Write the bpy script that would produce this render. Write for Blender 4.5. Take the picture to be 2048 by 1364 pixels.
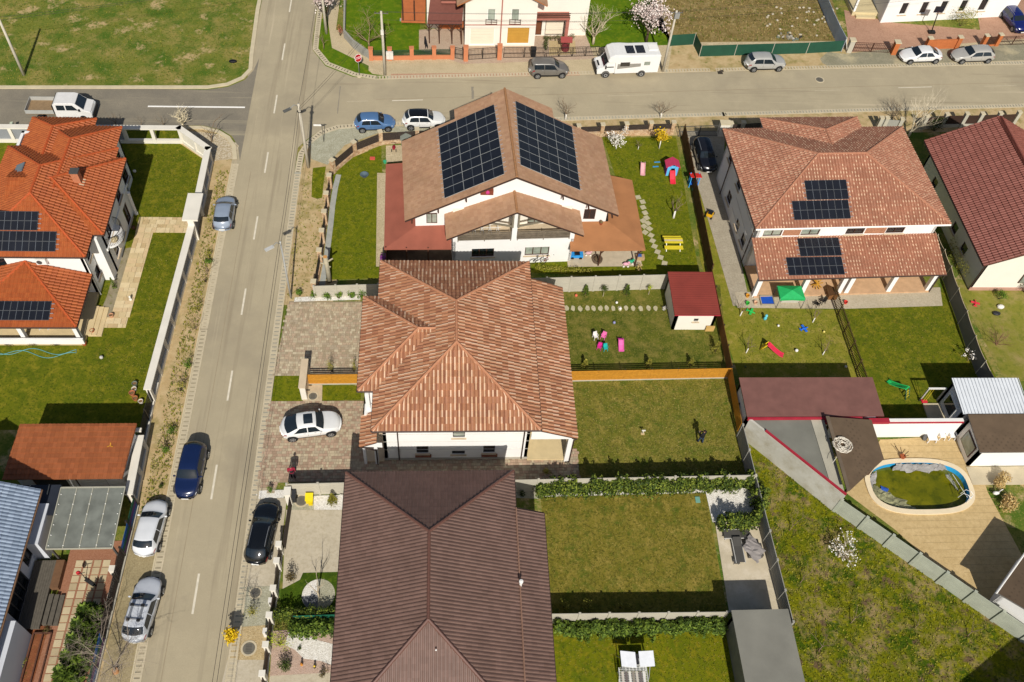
import bpy, math, random
import numpy as np
from mathutils import Vector, Matrix
for o in list(bpy.data.objects): bpy.data.objects.remove(o)
scene = bpy.context.scene
COL = scene.collection
RNG = random.Random(7)
R_ = math.radians
PI = math.pi
# - camera
CAMZ = 63.0
FPX = 1823.056
CR = np.array([[0.997134352, -0.000518665463, -0.0756492894],
      [-0.0440389479, 0.809095124, -0.5860253],
      [0.0615114222, 0.587677473, 0.8067537]])
cam = bpy.data.cameras.new('Camera')
cam.sensor_width = 36; cam.lens = 36 * FPX / 2048; cam.clip_start = 1; cam.clip_end = 2000
camo = bpy.data.objects.new('camera', cam); COL.objects.link(camo)
camo.matrix_world = Matrix.Translation((0, 0, CAMZ)) @ Matrix(CR.tolist()).to_4x4()
scene.camera = camo
scene.render.resolution_x = 1024; scene.render.resolution_y = 682
# - light
SUN_EL, SUN_AZ = 40.5, 177.5          # azimuth from +Y clockwise: sun stands behind the camera
world = bpy.data.worlds.new('World'); scene.world = world; world.use_nodes = True
nt = world.node_tree; nt.nodes.clear()
sky = nt.nodes.new('ShaderNodeTexSky'); sky.sky_type = 'NISHITA'; sky.sun_disc = False
sky.sun_elevation = R_(SUN_EL); sky.sun_rotation = R_(SUN_AZ); sky.dust_density = 2.0; sky.altitude = 80
bg = nt.nodes.new('ShaderNodeBackground'); bg.inputs[1].default_value = 0.065
wo = nt.nodes.new('ShaderNodeOutputWorld')
nt.links.new(sky.outputs[0], bg.inputs[0]); nt.links.new(bg.outputs[0], wo.inputs[0])
sl = bpy.data.lights.new('Sun', 'SUN'); sl.energy = 4.6; sl.angle = R_(0.55); sl.color = (1.0, 0.955, 0.875)
so = bpy.data.objects.new('sun', sl); COL.objects.link(so)
sd = Vector((math.sin(R_(SUN_AZ)) * math.cos(R_(SUN_EL)), math.cos(R_(SUN_AZ)) * math.cos(R_(SUN_EL)), math.sin(R_(SUN_EL))))
so.location = sd * 200
so.rotation_euler = sd.to_track_quat('Z', 'Y').to_euler()
vs = scene.view_settings
vs.view_transform = 'Standard'; vs.look = 'None'; vs.exposure = 0.0; vs.gamma = 1.0; vs.use_curve_mapping = False
def G(px, py, z=0.0):
 """survey point: where the sight line through a photo pixel meets the height z"""
 w = CR @ np.array([(px - 1024) / FPX, -(py - 682) / FPX, -1.0])
 t = (z - CAMZ) / w[2]
 return Vector((w[0] * t, w[1] * t, z))
def GG(pts, z=0.0): return [G(p[0], p[1], z) for p in pts]
# - materials
def lin(c):
 if isinstance(c, str):
  c = [int(c[i:i + 2], 16) / 255 for i in (0, 2, 4)]
  return tuple(x / 12.92 if x <= .04045 else ((x + .055) / 1.055) ** 2.4 for x in c)
 return tuple(c)
MATS = {}
def mat(name, col, rough=.8, var=.12, scale=1.5, bump=0.0, bscale=30, metal=0, spec=.35, fine=0.0, fscale=18, coat=0):
 if name in MATS: return MATS[name]
 m = bpy.data.materials.new(name); m.use_nodes = True; MATS[name] = m
 n = m.node_tree.nodes; l = m.node_tree.links; b = n['Principled BSDF']
 b.inputs['Roughness'].default_value = rough; b.inputs['Metallic'].default_value = metal
 b.inputs['Specular IOR Level'].default_value = spec
 if coat: b.inputs['Coat Weight'].default_value = coat; b.inputs['Coat Roughness'].default_value = .05
 c = lin(col)
 geo = n.new('ShaderNodeNewGeometry')
 src = None
 def noise(sc, det=4):
  t = n.new('ShaderNodeTexNoise'); t.inputs['Scale'].default_value = sc; t.inputs['Detail'].default_value = det
  l.new(geo.outputs['Position'], t.inputs['Vector']); return t
 if var:
  t = noise(scale)
  r = n.new('ShaderNodeMapRange'); r.inputs['From Min'].default_value = .3; r.inputs['From Max'].default_value = .7
  r.inputs['To Min'].default_value = 1 - var; r.inputs['To Max'].default_value = 1 + var
  l.new(t.outputs['Fac'], r.inputs['Value'])
  val = r.outputs['Result']
  if fine:
   t2 = noise(fscale, 3)
   r2 = n.new('ShaderNodeMapRange'); r2.inputs['From Min'].default_value = .3; r2.inputs['From Max'].default_value = .7
   r2.inputs['To Min'].default_value = 1 - fine; r2.inputs['To Max'].default_value = 1 + fine
   l.new(t2.outputs['Fac'], r2.inputs['Value'])
   mm = n.new('ShaderNodeMath'); mm.operation = 'MULTIPLY'; l.new(val, mm.inputs[0]); l.new(r2.outputs['Result'], mm.inputs[1]); val = mm.outputs[0]
  vm = n.new('ShaderNodeVectorMath'); vm.operation = 'SCALE'; vm.inputs[0].default_value = c
  l.new(val, vm.inputs['Scale']); l.new(vm.outputs[0], b.inputs['Base Color'])
 else:
  b.inputs['Base Color'].default_value = (*c, 1)
 if bump:
  t = noise(bscale, 3); bp = n.new('ShaderNodeBump'); bp.inputs['Strength'].default_value = bump; bp.inputs['Distance'].default_value = .03
  l.new(t.outputs['Fac'], bp.inputs['Height']); l.new(bp.outputs[0], b.inputs['Normal'])
 return m
def mixmat(name, cols, scales, rough=.95, bump=.5, bscale=14, stretch=None):
 """layered natural ground: cols[0] base, then each further colour mixed in by its own noise (scale, lo, hi)"""
 if name in MATS: return MATS[name]
 m = bpy.data.materials.new(name); m.use_nodes = True; MATS[name] = m
 n = m.node_tree.nodes; l = m.node_tree.links; b = n['Principled BSDF']
 b.inputs['Roughness'].default_value = rough; b.inputs['Specular IOR Level'].default_value = .15
 geo = n.new('ShaderNodeNewGeometry'); cur = None
 for i, c in enumerate(cols[1:]):
  sc, lo, hi = scales[i]
  t = n.new('ShaderNodeTexNoise'); t.inputs['Scale'].default_value = sc; t.inputs['Detail'].default_value = 6; t.inputs['Roughness'].default_value = .65
  off = n.new('ShaderNodeVectorMath'); off.operation = 'ADD'; off.inputs[1].default_value = (i * 13.7, i * 7.1, i * 3.3)
  l.new(geo.outputs['Position'], off.inputs[0]); l.new(off.outputs[0], t.inputs['Vector'])
  if stretch and i in stretch:
   st = n.new('ShaderNodeVectorMath'); st.operation = 'MULTIPLY'; st.inputs[1].default_value = stretch[i]; l.new(off.outputs[0], st.inputs[0]); l.new(st.outputs[0], t.inputs['Vector'])
  r = n.new('ShaderNodeMapRange'); r.inputs['From Min'].default_value = lo; r.inputs['From Max'].default_value = hi
  l.new(t.outputs['Fac'], r.inputs['Value'])
  mx = n.new('ShaderNodeMix'); mx.data_type = 'RGBA'
  l.new(r.outputs['Result'], mx.inputs[0])
  if cur is None: mx.inputs[6].default_value = (*lin(cols[0]), 1)
  else: l.new(cur, mx.inputs[6])
  mx.inputs[7].default_value = (*lin(c), 1); cur = mx.outputs[2]
 l.new(cur, b.inputs['Base Color'])
 if bump:
  t = n.new('ShaderNodeTexNoise'); t.inputs['Scale'].default_value = bscale; t.inputs['Detail'].default_value = 4
  l.new(geo.outputs['Position'], t.inputs['Vector'])
  bp = n.new('ShaderNodeBump'); bp.inputs['Strength'].default_value = bump; bp.inputs['Distance'].default_value = .06
  l.new(t.outputs['Fac'], bp.inputs['Height']); l.new(bp.outputs[0], b.inputs['Normal'])
 return m
# - meshes
ORG = {}
class MB:
 def __init__(s): s.v = []; s.f = []; s.m = []; s.ch = []
 def face(s, pts, m=0):
  i = len(s.v); s.v += [tuple(p) for p in pts]; s.f.append(tuple(range(i, i + len(pts)))); s.m.append(m); return s
 def add(s, vs, fs, m=0):
  i = len(s.v); s.ch.append((i, len(s.f))); s.v += [tuple(p) for p in vs]; s.f += [tuple(k + i for k in f) for f in fs]; s.m += [m] * len(fs); return s
 def box(s, x0, x1, y0, y1, z0, z1, m=0):
  return s.add([(x0,y0,z0),(x1,y0,z0),(x1,y1,z0),(x0,y1,z0),(x0,y0,z1),(x1,y0,z1),(x1,y1,z1),(x0,y1,z1)],
      [(3,2,1,0),(4,5,6,7),(0,1,5,4),(1,2,6,5),(2,3,7,6),(3,0,4,7)], m)
 def obox(s, c, a, b, d, m=0):
  """oriented box, centre c, half axis vectors a b d"""
  c, a, b, d = Vector(c), Vector(a), Vector(b), Vector(d)
  vs = [c + i * a + j * b + k * d for k in (-1, 1) for i, j in ((-1,-1),(1,-1),(1,1),(-1,1))]
  return s.add(vs, [(3,2,1,0),(4,5,6,7),(0,1,5,4),(1,2,6,5),(2,3,7,6),(3,0,4,7)], m)
 def beam(s, p, q, w, h, m=0):
  p, q = Vector(p), Vector(q); d = q - p
  up = Vector((0, 0, 1)) if abs(d.normalized().z) < .95 else Vector((0, 1, 0))
  a = d.cross(up).normalized(); b = a.cross(d).normalized()
  return s.obox((p + q) / 2, d / 2, a * w / 2, b * h / 2, m)
 def prism(s, pts, z0, z1, m=0, bottom=False):
  pts = [Vector((p[0], p[1])) for p in pts]
  ar = sum(pts[i].x * pts[(i + 1) % len(pts)].y - pts[(i + 1) % len(pts)].x * pts[i].y for i in range(len(pts)))
  if ar < 0: pts = pts[::-1]
  n = len(pts); vs = [(p.x, p.y, z0) for p in pts] + [(p.x, p.y, z1) for p in pts]
  fs = [tuple(range(n, 2 * n))] + [(i, (i + 1) % n, n + (i + 1) % n, n + i) for i in range(n)]
  if bottom: fs.append(tuple(range(n - 1, -1, -1)))
  return s.add(vs, fs, m)
 def slab(s, pts, t, m=0, m2=None):
  """planar 3D polygon thickened downwards by t"""
  pts = [Vector(p) for p in pts]
  nn = (pts[1] - pts[0]).cross(pts[2] - pts[0])
  if nn.z < 0: pts = pts[::-1]
  n = len(pts); lo = [p - Vector((0, 0, t)) for p in pts]
  s.add(pts + lo, [tuple(range(n))], m)
  s.add(pts + lo, [tuple(range(2 * n - 1, n - 1, -1))] + [(i, n + i, n + (i + 1) % n, (i + 1) % n) for i in range(n)], m if m2 is None else m2)
  return s
 def tube(s, pts, rad, n=6, m=0, cap=True):
  pts = [Vector(p) for p in pts]
  if not isinstance(rad, (list, tuple)): rad = [rad] * len(pts)
  base = len(s.v); ref = Vector((0, 0, 1)); prev = None
  for i, p in enumerate(pts):
   d = (pts[min(i + 1, len(pts) - 1)] - pts[max(i - 1, 0)])
   d = d.normalized() if d.length > 1e-9 else Vector((0, 0, 1))
   if prev is None:
    r = Vector((1, 0, 0)) if abs(d.x) < .9 else Vector((0, 1, 0)); a = d.cross(r).normalized()
   else:
    a = (prev - d * prev.dot(d)); a = a.normalized() if a.length > 1e-6 else d.orthogonal().normalized()
   prev = a; b = d.cross(a)
   for k in range(n):
    t = 2 * PI * k / n; s.v.append(tuple(p + (a * math.cos(t) + b * math.sin(t)) * rad[i]))
  for i in range(len(pts) - 1):
   for k in range(n):
    k2 = (k + 1) % n; q = base + i * n
    s.f.append((q + k, q + k2, q + n + k2, q + n + k)); s.m.append(m)
  if cap:
   s.f.append(tuple(base + k for k in range(n - 1, -1, -1))); s.m.append(m)
   e = base + (len(pts) - 1) * n; s.f.append(tuple(e + k for k in range(n))); s.m.append(m)
  return s
 def lathe(s, c, prof, n=12, m=0, axis=None, sx=1, sy=1):
  c = Vector(c); base = len(s.v)
  ax = Vector(axis).normalized() if axis is not None else Vector((0, 0, 1))
  a = ax.orthogonal().normalized() if axis is not None else Vector((1, 0, 0)); b = ax.cross(a)
  for r, z in prof:
   for k in range(n):
    t = 2 * PI * k / n; s.v.append(tuple(c + a * (r * sx * math.cos(t)) + b * (r * sy * math.sin(t)) + ax * z))
  for i in range(len(prof) - 1):
   for k in range(n):
    k2 = (k + 1) % n; q = base + i * n
    s.f.append((q + k, q + k2, q + n + k2, q + n + k)); s.m.append(m)
  s.f.append(tuple(base + k for k in range(n - 1, -1, -1))); s.m.append(m)
  e = base + (len(prof) - 1) * n; s.f.append(tuple(e + k for k in range(n))); s.m.append(m)
  return s
 def ball(s, c, r, n=8, rings=5, m=0):
  if not isinstance(r, (list, tuple)): r = (r, r, r)
  c = Vector(c); prof = []
  base = len(s.v)
  for i in range(rings + 1):
   t = -PI / 2 + PI * i / rings
   for k in range(n):
    p = 2 * PI * k / n
    s.v.append((c.x + r[0] * math.cos(t) * math.cos(p), c.y + r[1] * math.cos(t) * math.sin(p), c.z + r[2] * math.sin(t)))
  for i in range(rings):
   for k in range(n):
    k2 = (k + 1) % n; q = base + i * n
    s.f.append((q + k, q + k2, q + n + k2, q + n + k)); s.m.append(m)
  return s
 def data(s, name, mats, smooth=False, org=Vector((0, 0, 0))):
  me = bpy.data.meshes.new(name)
  me.from_pydata([(a[0] - org.x, a[1] - org.y, a[2] - org.z) for a in s.v], [], s.f)
  for mm in (mats if isinstance(mats, (list, tuple)) else [mats]): me.materials.append(mm)
  if any(s.m): me.polygons.foreach_set('material_index', s.m)
  if smooth: me.polygons.foreach_set('use_smooth', [True] * len(s.f))
  me.update(); return me
 def each(s, name, mats, parent):
  """one object for every piece added"""
  out = []
  for k, (vi, fi) in enumerate(s.ch):
   vj, fj = s.ch[k + 1] if k + 1 < len(s.ch) else (len(s.v), len(s.f)); b = MB()
   b.v = s.v[vi:vj]; b.f = [tuple(q - vi for q in f) for f in s.f[fi:fj]]; b.m = s.m[fi:fj]; out.append(b.build(name, mats, parent))
  return out
 def build(s, name, mats, parent=None, smooth=False, kind=None, org=None):
  if parent is not None: o_ = ORG.get(parent.name, Vector((0, 0, 0)))
  elif org is not None: o_ = Vector(org)
  else:
   a = np.array(s.v); o_ = Vector((a[:, 0].mean(), a[:, 1].mean(), a[:, 2].min()))
  me = s.data(name, mats, smooth, o_)
  o = bpy.data.objects.new(name, me); COL.objects.link(o)
  if parent is not None: o.parent = parent
  else: o.location = o_
  ORG[o.name] = o_
  if kind: o['kind'] = kind
  return o
def link(name, me, parent, loc, rz=0.0, rot=None):
 """another object on shared mesh data, world loc"""
 o = bpy.data.objects.new(name, me); COL.objects.link(o); o.parent = parent
 o.location = Vector(loc) - ORG.get(parent.name, Vector((0, 0, 0)))
 if rot is not None: o.rotation_euler = rot
 else: o.rotation_euler = (0, 0, rz)
 ORG[o.name] = Vector(loc)
 return o
def tag(o, label, cat, group=None):
 o['label'] = label; o['category'] = cat
 if group: o['group'] = group
 return o
def thing(name, label, cat, loc, group=None, rz=None):
 o = bpy.data.objects.new(name, None); COL.objects.link(o); o.empty_display_size = .3
 o.location = loc
 if rz is None: ORG[o.name] = Vector(loc)
 else: o.rotation_euler = (0, 0, rz); ORG[o.name] = Vector((0, 0, 0))
 return tag(o, label, cat, group)
def group_empty(name, loc):
 o = bpy.data.objects.new(name, None); COL.objects.link(o); o.location = loc; ORG[o.name] = Vector(loc); o['kind'] = 'structure'; return o
def copy_thing(src, loc, rz, label, group=None, sc=1.0):
 def cp(o, par):
  c = o.copy(); COL.objects.link(c); c.parent = par
  for ch in list(o.children): cp(ch, c)
  return c
 r = cp(src, None); r.location = loc; r.rotation_euler = (0, 0, rz); r.scale = (sc, sc, sc)
 r['label'] = label
 if group: r['group'] = group
 return r
def sheet(name, pts, z, m, kind='structure', parent=None):
 b = MB(); pts = [Vector((p[0], p[1], z)) for p in pts]
 ar = sum(pts[i].x * pts[(i + 1) % len(pts)].y - pts[(i + 1) % len(pts)].x * pts[i].y for i in range(len(pts)))
 b.face(pts if ar > 0 else pts[::-1]); return b.build(name, m, parent, kind=kind)
def sheet_hole(name, pts, hole, z, m):
 """flat sheet with a real opening (keyhole polygon)"""
 area = lambda q: sum(q[i][0] * q[(i + 1) % len(q)][1] - q[(i + 1) % len(q)][0] * q[i][1] for i in range(len(q)))
 P = [(p[0], p[1]) for p in pts]; Hh = [(p[0], p[1]) for p in hole]
 if area(P) < 0: P = P[::-1]
 if area(Hh) > 0: Hh = Hh[::-1]
 i, j = min(((i, j) for i in range(len(P)) for j in range(len(Hh))), key=lambda k: (P[k[0]][0] - Hh[k[1]][0]) ** 2 + (P[k[0]][1] - Hh[k[1]][1]) ** 2)
 ring = P[:i + 1] + Hh[j:] + Hh[:j + 1] + P[i:]
 return MB().face([(x, y, z) for x, y in ring]).build(name, m, None, kind='structure')
def pool_oval(rx, ry, n=48):
 c0 = G(1838, 973); out = []
 for i in range(n):
  t = 2 * PI * i / n; c, s = math.cos(t), math.sin(t); out.append((c0.x + rx * math.copysign(abs(c) ** .72, c), c0.y + ry * math.copysign(abs(s) ** .72, s)))
 return out
def psheet(name, pix, z, m, kind='structure'): return sheet(name, GG(pix), z, m, kind)
def lerp(a, b, t): return a + (b - a) * t
# - ground and roads
M_meadow = mixmat('meadow', ['6c722c', '908248', '46621a', 'b49c70', '4e641e', '8a8440'], [(.3, .44, .62), (.28, .47, .6), (.5, .57, .66), (4, .5, .66), (9, .54, .68)])
M_lawnA = mixmat('lawn_moss', ['666a10', '505c0c', '827a20', '3f4c0a', '989032'], [(.6, .4, .65), (1.7, .48, .7), (6, .5, .66), (11, .6, .72)], bscale=20)
M_lawnB = mixmat('lawn_dry', ['6c6a24', '8a7c3a', '505e18', '565420', 'a8985a'], [(.8, .45, .68), (1.2, .48, .66), (6, .5, .62), (9, .56, .68)], bscale=20)
M_lawnC = mixmat('lawn_fresh', ['626a0a', '7a7814', '48560c', '8c8430', '465006'], [(1.0, .45, .7), (2.5, .48, .7), (8, .56, .7), (5, .54, .66)], bscale=20)
M_wild = mixmat('wild_grass', ['66680a', '8c7a50', '3c5004', '86820e', '64523a'], [(.5, .47, .60), (.7, .49, .60), (3.0, .52, .66), (.9, .56, .65)], bump=.9, bscale=8)
M_dirt = mixmat('dirt', ['b39a70', 'c4ae86', '8f8350', '6b7030'], [(1.2, .4, .7), (.8, .5, .7), (1.3, .62, .72)], bump=.5)
M_scrub = mixmat('scrub_lot', ['857246', '6e6034', '9a885c', '62622a', 'b0a27c'], [(.5, .4, .65), (1.4, .5, .7), (.8, .58, .7), (5, .62, .75)], bump=.9, bscale=6)
M_gravelpav = mixmat('pale_paving', ['b9a888', 'c9b998', 'a29272'], [(.8, .4, .7), (6, .45, .7)], bump=.2)
M_road = mixmat('asphalt_dusty', ['a99d83', 'b5a88c', '9a8f79', '8e826c', 'a1957b', 'bcae92'], [(.25, .4, .7), (.12, .5, .7), (1.2, .52, .68), (22, .45, .7), (1.1, .58, .70)], rough=.9, bump=.15, bscale=60, stretch={2: (1, .03, 1), 4: (1, .03, 1)})
M_roadx = mixmat('asphalt_cross', ['a99d83', 'b5a88c', '9a8f79', '92866f', 'a1957b', 'bcae92'], [(.25, .4, .7), (.12, .5, .7), (1.6, .58, .72), (22, .45, .7), (1.1, .62, .72)], rough=.9, bump=.15, bscale=60, stretch={2: (.045, 1, 1), 4: (.03, 1, 1)})
M_asph = mixmat('asphalt_dark', ['7f786a', '918876', '6c665b', 'a0967e'], [(.3, .4, .7), (20, .45, .75), (.8, .56, .72)], rough=.9, bump=.15, bscale=60, stretch={2: (.04, 1, 1)})
M_conc = mat('concrete', 'bfb296', .9, .08, 1.2, .15, fine=.06)
M_conc2 = mat('concrete_grey', 'aaa594', .9, .10, .8, .15, fine=.06)
M_kerb = mat('kerb_concrete', 'c4b799', .9, .08, 1.5)
M_mark = mat('road_paint', 'd6cdb8', .8, .10, 3)
M_markw = mat('road_paint_fresh', 'f2efe8', .7, .04, 3)
M_slot = mat('drain_dark', '4a4438', .9, .1)
M_soil = mat('soil', '7a5f40', .95, .2, 3, .3)
ground = sheet_hole('ground', [(-400, -250), (450, -250), (450, 520), (-400, 520)], pool_oval(4.1, 2.2), 0, M_meadow)
XL, XR = -19.75, -14.35                      # asphalt edges of the main road
def cy0(x): return 73.9 + .0716 * x          # south asphalt edge of the cross road
def cy1(x): return 80.75 + .0716 * x         # north edge
def arc(c, r, a0, a1, n=8): return [Vector((c[0] + r * math.cos(R_(a0 + (a1 - a0) * i / n)), c[1] + r * math.sin(R_(a0 + (a1 - a0) * i / n)), 0)) for i in range(n + 1)]
main_road = sheet('main_road', [(XL, -60), (XR, -60), (XR, 260), (XL - .9, 260), (XL - .9, 92)], .02, M_road)
cr = [Vector((XR - .02, 69.4)), Vector((-13.6, 70.6)), Vector((-12.4, 72.0)), Vector((-10.6, 72.9))] + [Vector((x, cy0(x))) for x in (-8, 200)] + [Vector((x, cy1(x))) for x in (200, -7)] + [Vector((-9.6, 80.6)), Vector((-12.6, 82.3)), Vector((-14.2, 85)), Vector((XR - .02, 87.0))]
sheet('cross_road', cr, .024, M_roadx)
lb = [Vector((-200, 71.2))] + [Vector((-44, 72.0)), Vector((-24, 72.45)), Vector((-22.2, 71.9)), Vector((-21.0, 71.0)), Vector((-20.2, 69.6)), Vector((XL + .02, 67.4)), Vector((XL + .02, 83.5)), Vector((-20.1, 81.3)), Vector((-20.8, 79.7)), Vector((-22.4, 78.5)), Vector((-24.4, 78.0)), Vector((-200, 76.2))]
sheet('side_road', lb, .022, M_asph)
# verges
sheet('verge_west', [(-22.6, 14), (XL - .6, 14), (XL - .6, 66), (-20.4, 69.5), (-21.3, 71), (-22.6, 71.9), (-26, 72.2), (-26, 69.9), (-22.4, 66.9), (-22.3, 60), (-22.9, 40), (-22.5, 31)], .010, M_dirt)
sheet('pavement_west', [(-22.45, 14), (XL - .62, 14), (XL - .62, 30.3), (-22.3, 30.3)], .016, mixmat('pavement_tan', ['9c8e6c', 'a89a78', '8a7c5c'], [(.8, .4, .7), (9, .42, .66)], bump=.3))
sheet('verge_east', [(XR + .6, 49.6), (-9.6, 49.6), (-7, 73), (-10.4, 72.6), (-12.2, 71.7), (-13.3, 70.3), (XR + .6, 66)], .012, M_dirt)
psheet('verge_gravel', [(622, 285), (650, 262), (700, 255), (900, 250), (900, 262), (760, 265), (690, 290), (655, 330), (622, 318)], .018, mixmat('grey_gravel', ['a9a58e', 'c0bda8', '8d8a72'], [(1.5, .4, .7), (9, .4, .7)], bump=.7))
psheet('verge_grass', [(626, 336), (652, 333), (648, 362), (644, 396), (634, 398), (623, 394), (624, 360)], .016, M_lawnC)
sheet('verge_north', [(x, cy1(x) + .6) for x in (-8, 130)] + [(130, 95), (24, 88.5), (-8, 84)], .010, M_gravelpav)
psheet('verge_scrub', [(1335, 148), (1800, 137), (1800, 80), (1390, 92), (1345, 85)], .018, M_dirt)
sheet('verge_south', [(x, cy0(x) - .6) for x in (-9, 130)] + [(130, 77), (8, 71.5), (-9, 70.5)], .011, M_dirt)
def ribbon(name, pts, w, z0, z1, m, side=0, kind='structure', parent=None):
 """strip along a polyline; side -1/0/1 keeps it right/centred/left of the line"""
 pts = [Vector((p[0], p[1])) for p in pts]; L = []; Rr = []
 for i, p in enumerate(pts):
  d = (pts[min(i + 1, len(pts) - 1)] - pts[max(i - 1, 0)]).normalized(); n = Vector((-d.y, d.x))
  a, b = {0: (w / 2, -w / 2), 1: (w, 0), -1: (0, -w)}[side]
  L.append(p + n * a); Rr.append(p + n * b)
 mb = MB()
 for i in range(len(pts) - 1):
  q = [L[i], Rr[i], Rr[i + 1], L[i + 1]]
  mb.face([(a.x, a.y, z1) for a in q])
  mb.face([(L[i + 1].x, L[i + 1].y, z0), (L[i].x, L[i].y, z0), (L[i].x, L[i].y, z1), (L[i + 1].x, L[i + 1].y, z1)])
  mb.face([(Rr[i].x, Rr[i].y, z0), (Rr[i + 1].x, Rr[i + 1].y, z0), (Rr[i + 1].x, Rr[i + 1].y, z1), (Rr[i].x, Rr[i].y, z1)])
 return mb.build(name, m, parent, kind=kind)
# gutters: slabs with a slot, laid end to end beside the asphalt
def slab_mesh(nm, step, w, m1, m2, sl=.3, sw=.055):
 b = MB(); h = step / 2 - .004; a = w / 2; z = .05
 b.face([(-a, -h, z), (a, -h, z), (a, -sw, z), (-a, -sw, z)]); b.face([(-a, sw, z), (a, sw, z), (a, h, z), (-a, h, z)])
 b.face([(-a, -sw, z), (-sl, -sw, z), (-sl, sw, z), (-a, sw, z)]); b.face([(sl, -sw, z), (a, -sw, z), (a, sw, z), (sl, sw, z)])
 b.face([(-sl, -sw, .012), (sl, -sw, .012), (sl, sw, .012), (-sl, sw, .012)], 1)
 b.face([(-sl, sw, .012), (sl, sw, .012), (sl, sw, z), (-sl, sw, z)], 1); b.face([(sl, -sw, .012), (-sl, -sw, .012), (-sl, -sw, z), (sl, -sw, z)], 1)
 b.face([(-a, -h, 0), (-a, h, 0), (-a, h, z), (-a, -h, z)][::-1]); b.face([(a, -h, 0), (a, h, 0), (a, h, z), (a, -h, z)])
 return b.data(nm, [m1, m2])
GS = slab_mesh('gutter_slab', .345, .56, M_conc, M_slot, sl=.19, sw=.065)
GSW = slab_mesh('gutter_slab_wide', .40, .62, M_conc, M_slot, sl=.19, sw=.06)
GSF = slab_mesh('gutter_slab_faint', .40, .62, M_conc, mat('drain_silted', '8d816a', .9, .1), sl=.12, sw=.03)
def gutter(name, p, q, me, step):
 p, q = Vector(p).to_3d(), Vector(q).to_3d(); d = q - p; n = int(d.length / step); d.normalize()
 g = group_empty(name, p); rz = math.atan2(d.y, d.x) - PI / 2
 b = MB(); nn = Vector((-d.y, d.x, 0)) * .31; pp, qq = p - d * .2, q + d * .2
 b.face([pp + nn + Vector((0, 0, .014)), pp - nn + Vector((0, 0, .014)), qq - nn + Vector((0, 0, .014)), qq + nn + Vector((0, 0, .014))][::-1]); b.build('gutter_bed', M_conc2, g)
 for i in range(n): link('gutter_slab', me, g, p + d * (step * (i + .5)), rz)
gutter('gutter_east_a', (XR + .32, 16.5), (XR + .32, 66), GSW, .40)
gutter('gutter_west_a', (XL - .32, 16.5), (XL - .32, 47), GSW, .40)
gutter('gutter_west_b', (XL - .32, 47), (XL - .32, 67), GSF, .40)
for i, (x0, x1) in enumerate([(-7.5, 30), (30, 76)]):
 gutter('gutter_south_' + 'ab'[i], (x0, cy0(x0) - .3), (x1, cy0(x1) - .3), GS, .345)
 gutter('gutter_north_' + 'ab'[i], (x0 + .4, cy1(x0) + .32), (x1, cy1(x1) + .32), GS, .345)
def curve_gutter(name, pts):
 ribbon(name, pts, .6, 0, .05, M_conc)
 g = group_empty(name + '_slots', Vector(pts[0]).to_3d()); 
 b = MB(); acc = 0
 P2 = [Vector(p).to_2d() for p in pts]
 for a, c in zip(P2[:-1], P2[1:]):
  L = (c - a).length; d = (c - a) / L; n = Vector((-d.y, d.x)); t = acc
  while t < L:
   q = a + d * t; b.obox((q.x, q.y, .051), (n * .15).to_3d(), (d * .04).to_3d(), (0, 0, .004)); t += .36
  acc = t - L
 o = b.build('drain_slot', M_slot, g); o['kind'] = 'stuff'
curve_gutter('gutter_corner_south', [(XR + .32, 66), (-13.95, 68.6), (-13.3, 70.3), (-12.2, 71.75), (-10.6, 72.6), (-7.6, cy0(-7.6) - .3)])
curve_gutter('gutter_corner_north', [(XR + .36, 92), (XR + .4, 87.2), (-13.9, 85.2), (-12.4, 82.7), (-9.4, 81.0), (-7.1, cy1(-7.1) + .3)])
ribbon('gutter_north_road', [(XR + .36, 92), (XR + .36, 130)], .6, 0, .05, M_conc)
# kerbs
ribbon('kerb_meadow', [(-120, 77.35), (-44.9, 77.45), (-24.4, 78.15), (-22.4, 78.7), (-20.9, 79.9), (-20.2, 81.4), (-20.4, 84), (XL - .95, 92), (XL - .95, 130)], .42, 0, .11, M_kerb, side=1)
ribbon('kerb_corner', [(-120, 71.5), (-44, 71.85), (-24, 72.3), (-22.3, 71.75), (-21.15, 70.85), (-20.35, 69.5), (-20.0, 67.6)], .42, 0, .11, M_kerb, side=-1)
ribbon('kerb_west', [(-20.4, 67), (-20.4, 16)], .10, 0, .10, M_kerb)
# markings
dash = [92.7, 199.3, 315.6, 445.9, 591.4, 756.2, 947.4, 1170.3]
g = group_empty('centre_line', (-17.2, 17, .027))
dm = MB().face([(-.075, -1.45, .027), (.075, -1.45, .027), (.075, 1.45, .027), (-.075, 1.45, .027)]).data('dash', M_mark)
for k in range(-6, 12):
 y = 49.95 + 8.66 * k
 if 10 < y < 130: link('dash', dm, g, (-17.17 - max(0, (y - 70)) * .008, y, 0), max(0, y - 70) * .0)
g = group_empty('cross_line', (0, 77, .03))
fm = mat('road_paint_worn', 'b9ad93', .8, .1, 3)
for i, (px, py, L, w) in enumerate([(815, 201, 3.2, .12), (715, 203, 2.2, .08), (1260, 191, 5, .06), (1655, 181, 3, .07), (1830, 175, 4, .1), (2000, 172, 4, .09)]):
 p = G(px, py); m = MB().face([(-L / 2, -w / 2, .032), (L / 2, -w / 2, .032), (L / 2, w / 2, .032), (-L / 2, w / 2, .032)]).data('dash', M_mark if i in (0, 4) else fm)
 link('dash', m, g, (p.x, p.y, 0), .0716)
ribbon('road_seam', [(-18.5, 14), (-18.45, 46), (-18.5, 66)], .05, .02, .0245, mat('seam_tan', '988a70', .9, .1))
ribbon('road_seam', [(-7, 77.0), (30, 79.7), (68, 82.4)], .06, .02, .0285, mat('seam_tan', '988a70', .9, .1))
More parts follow.
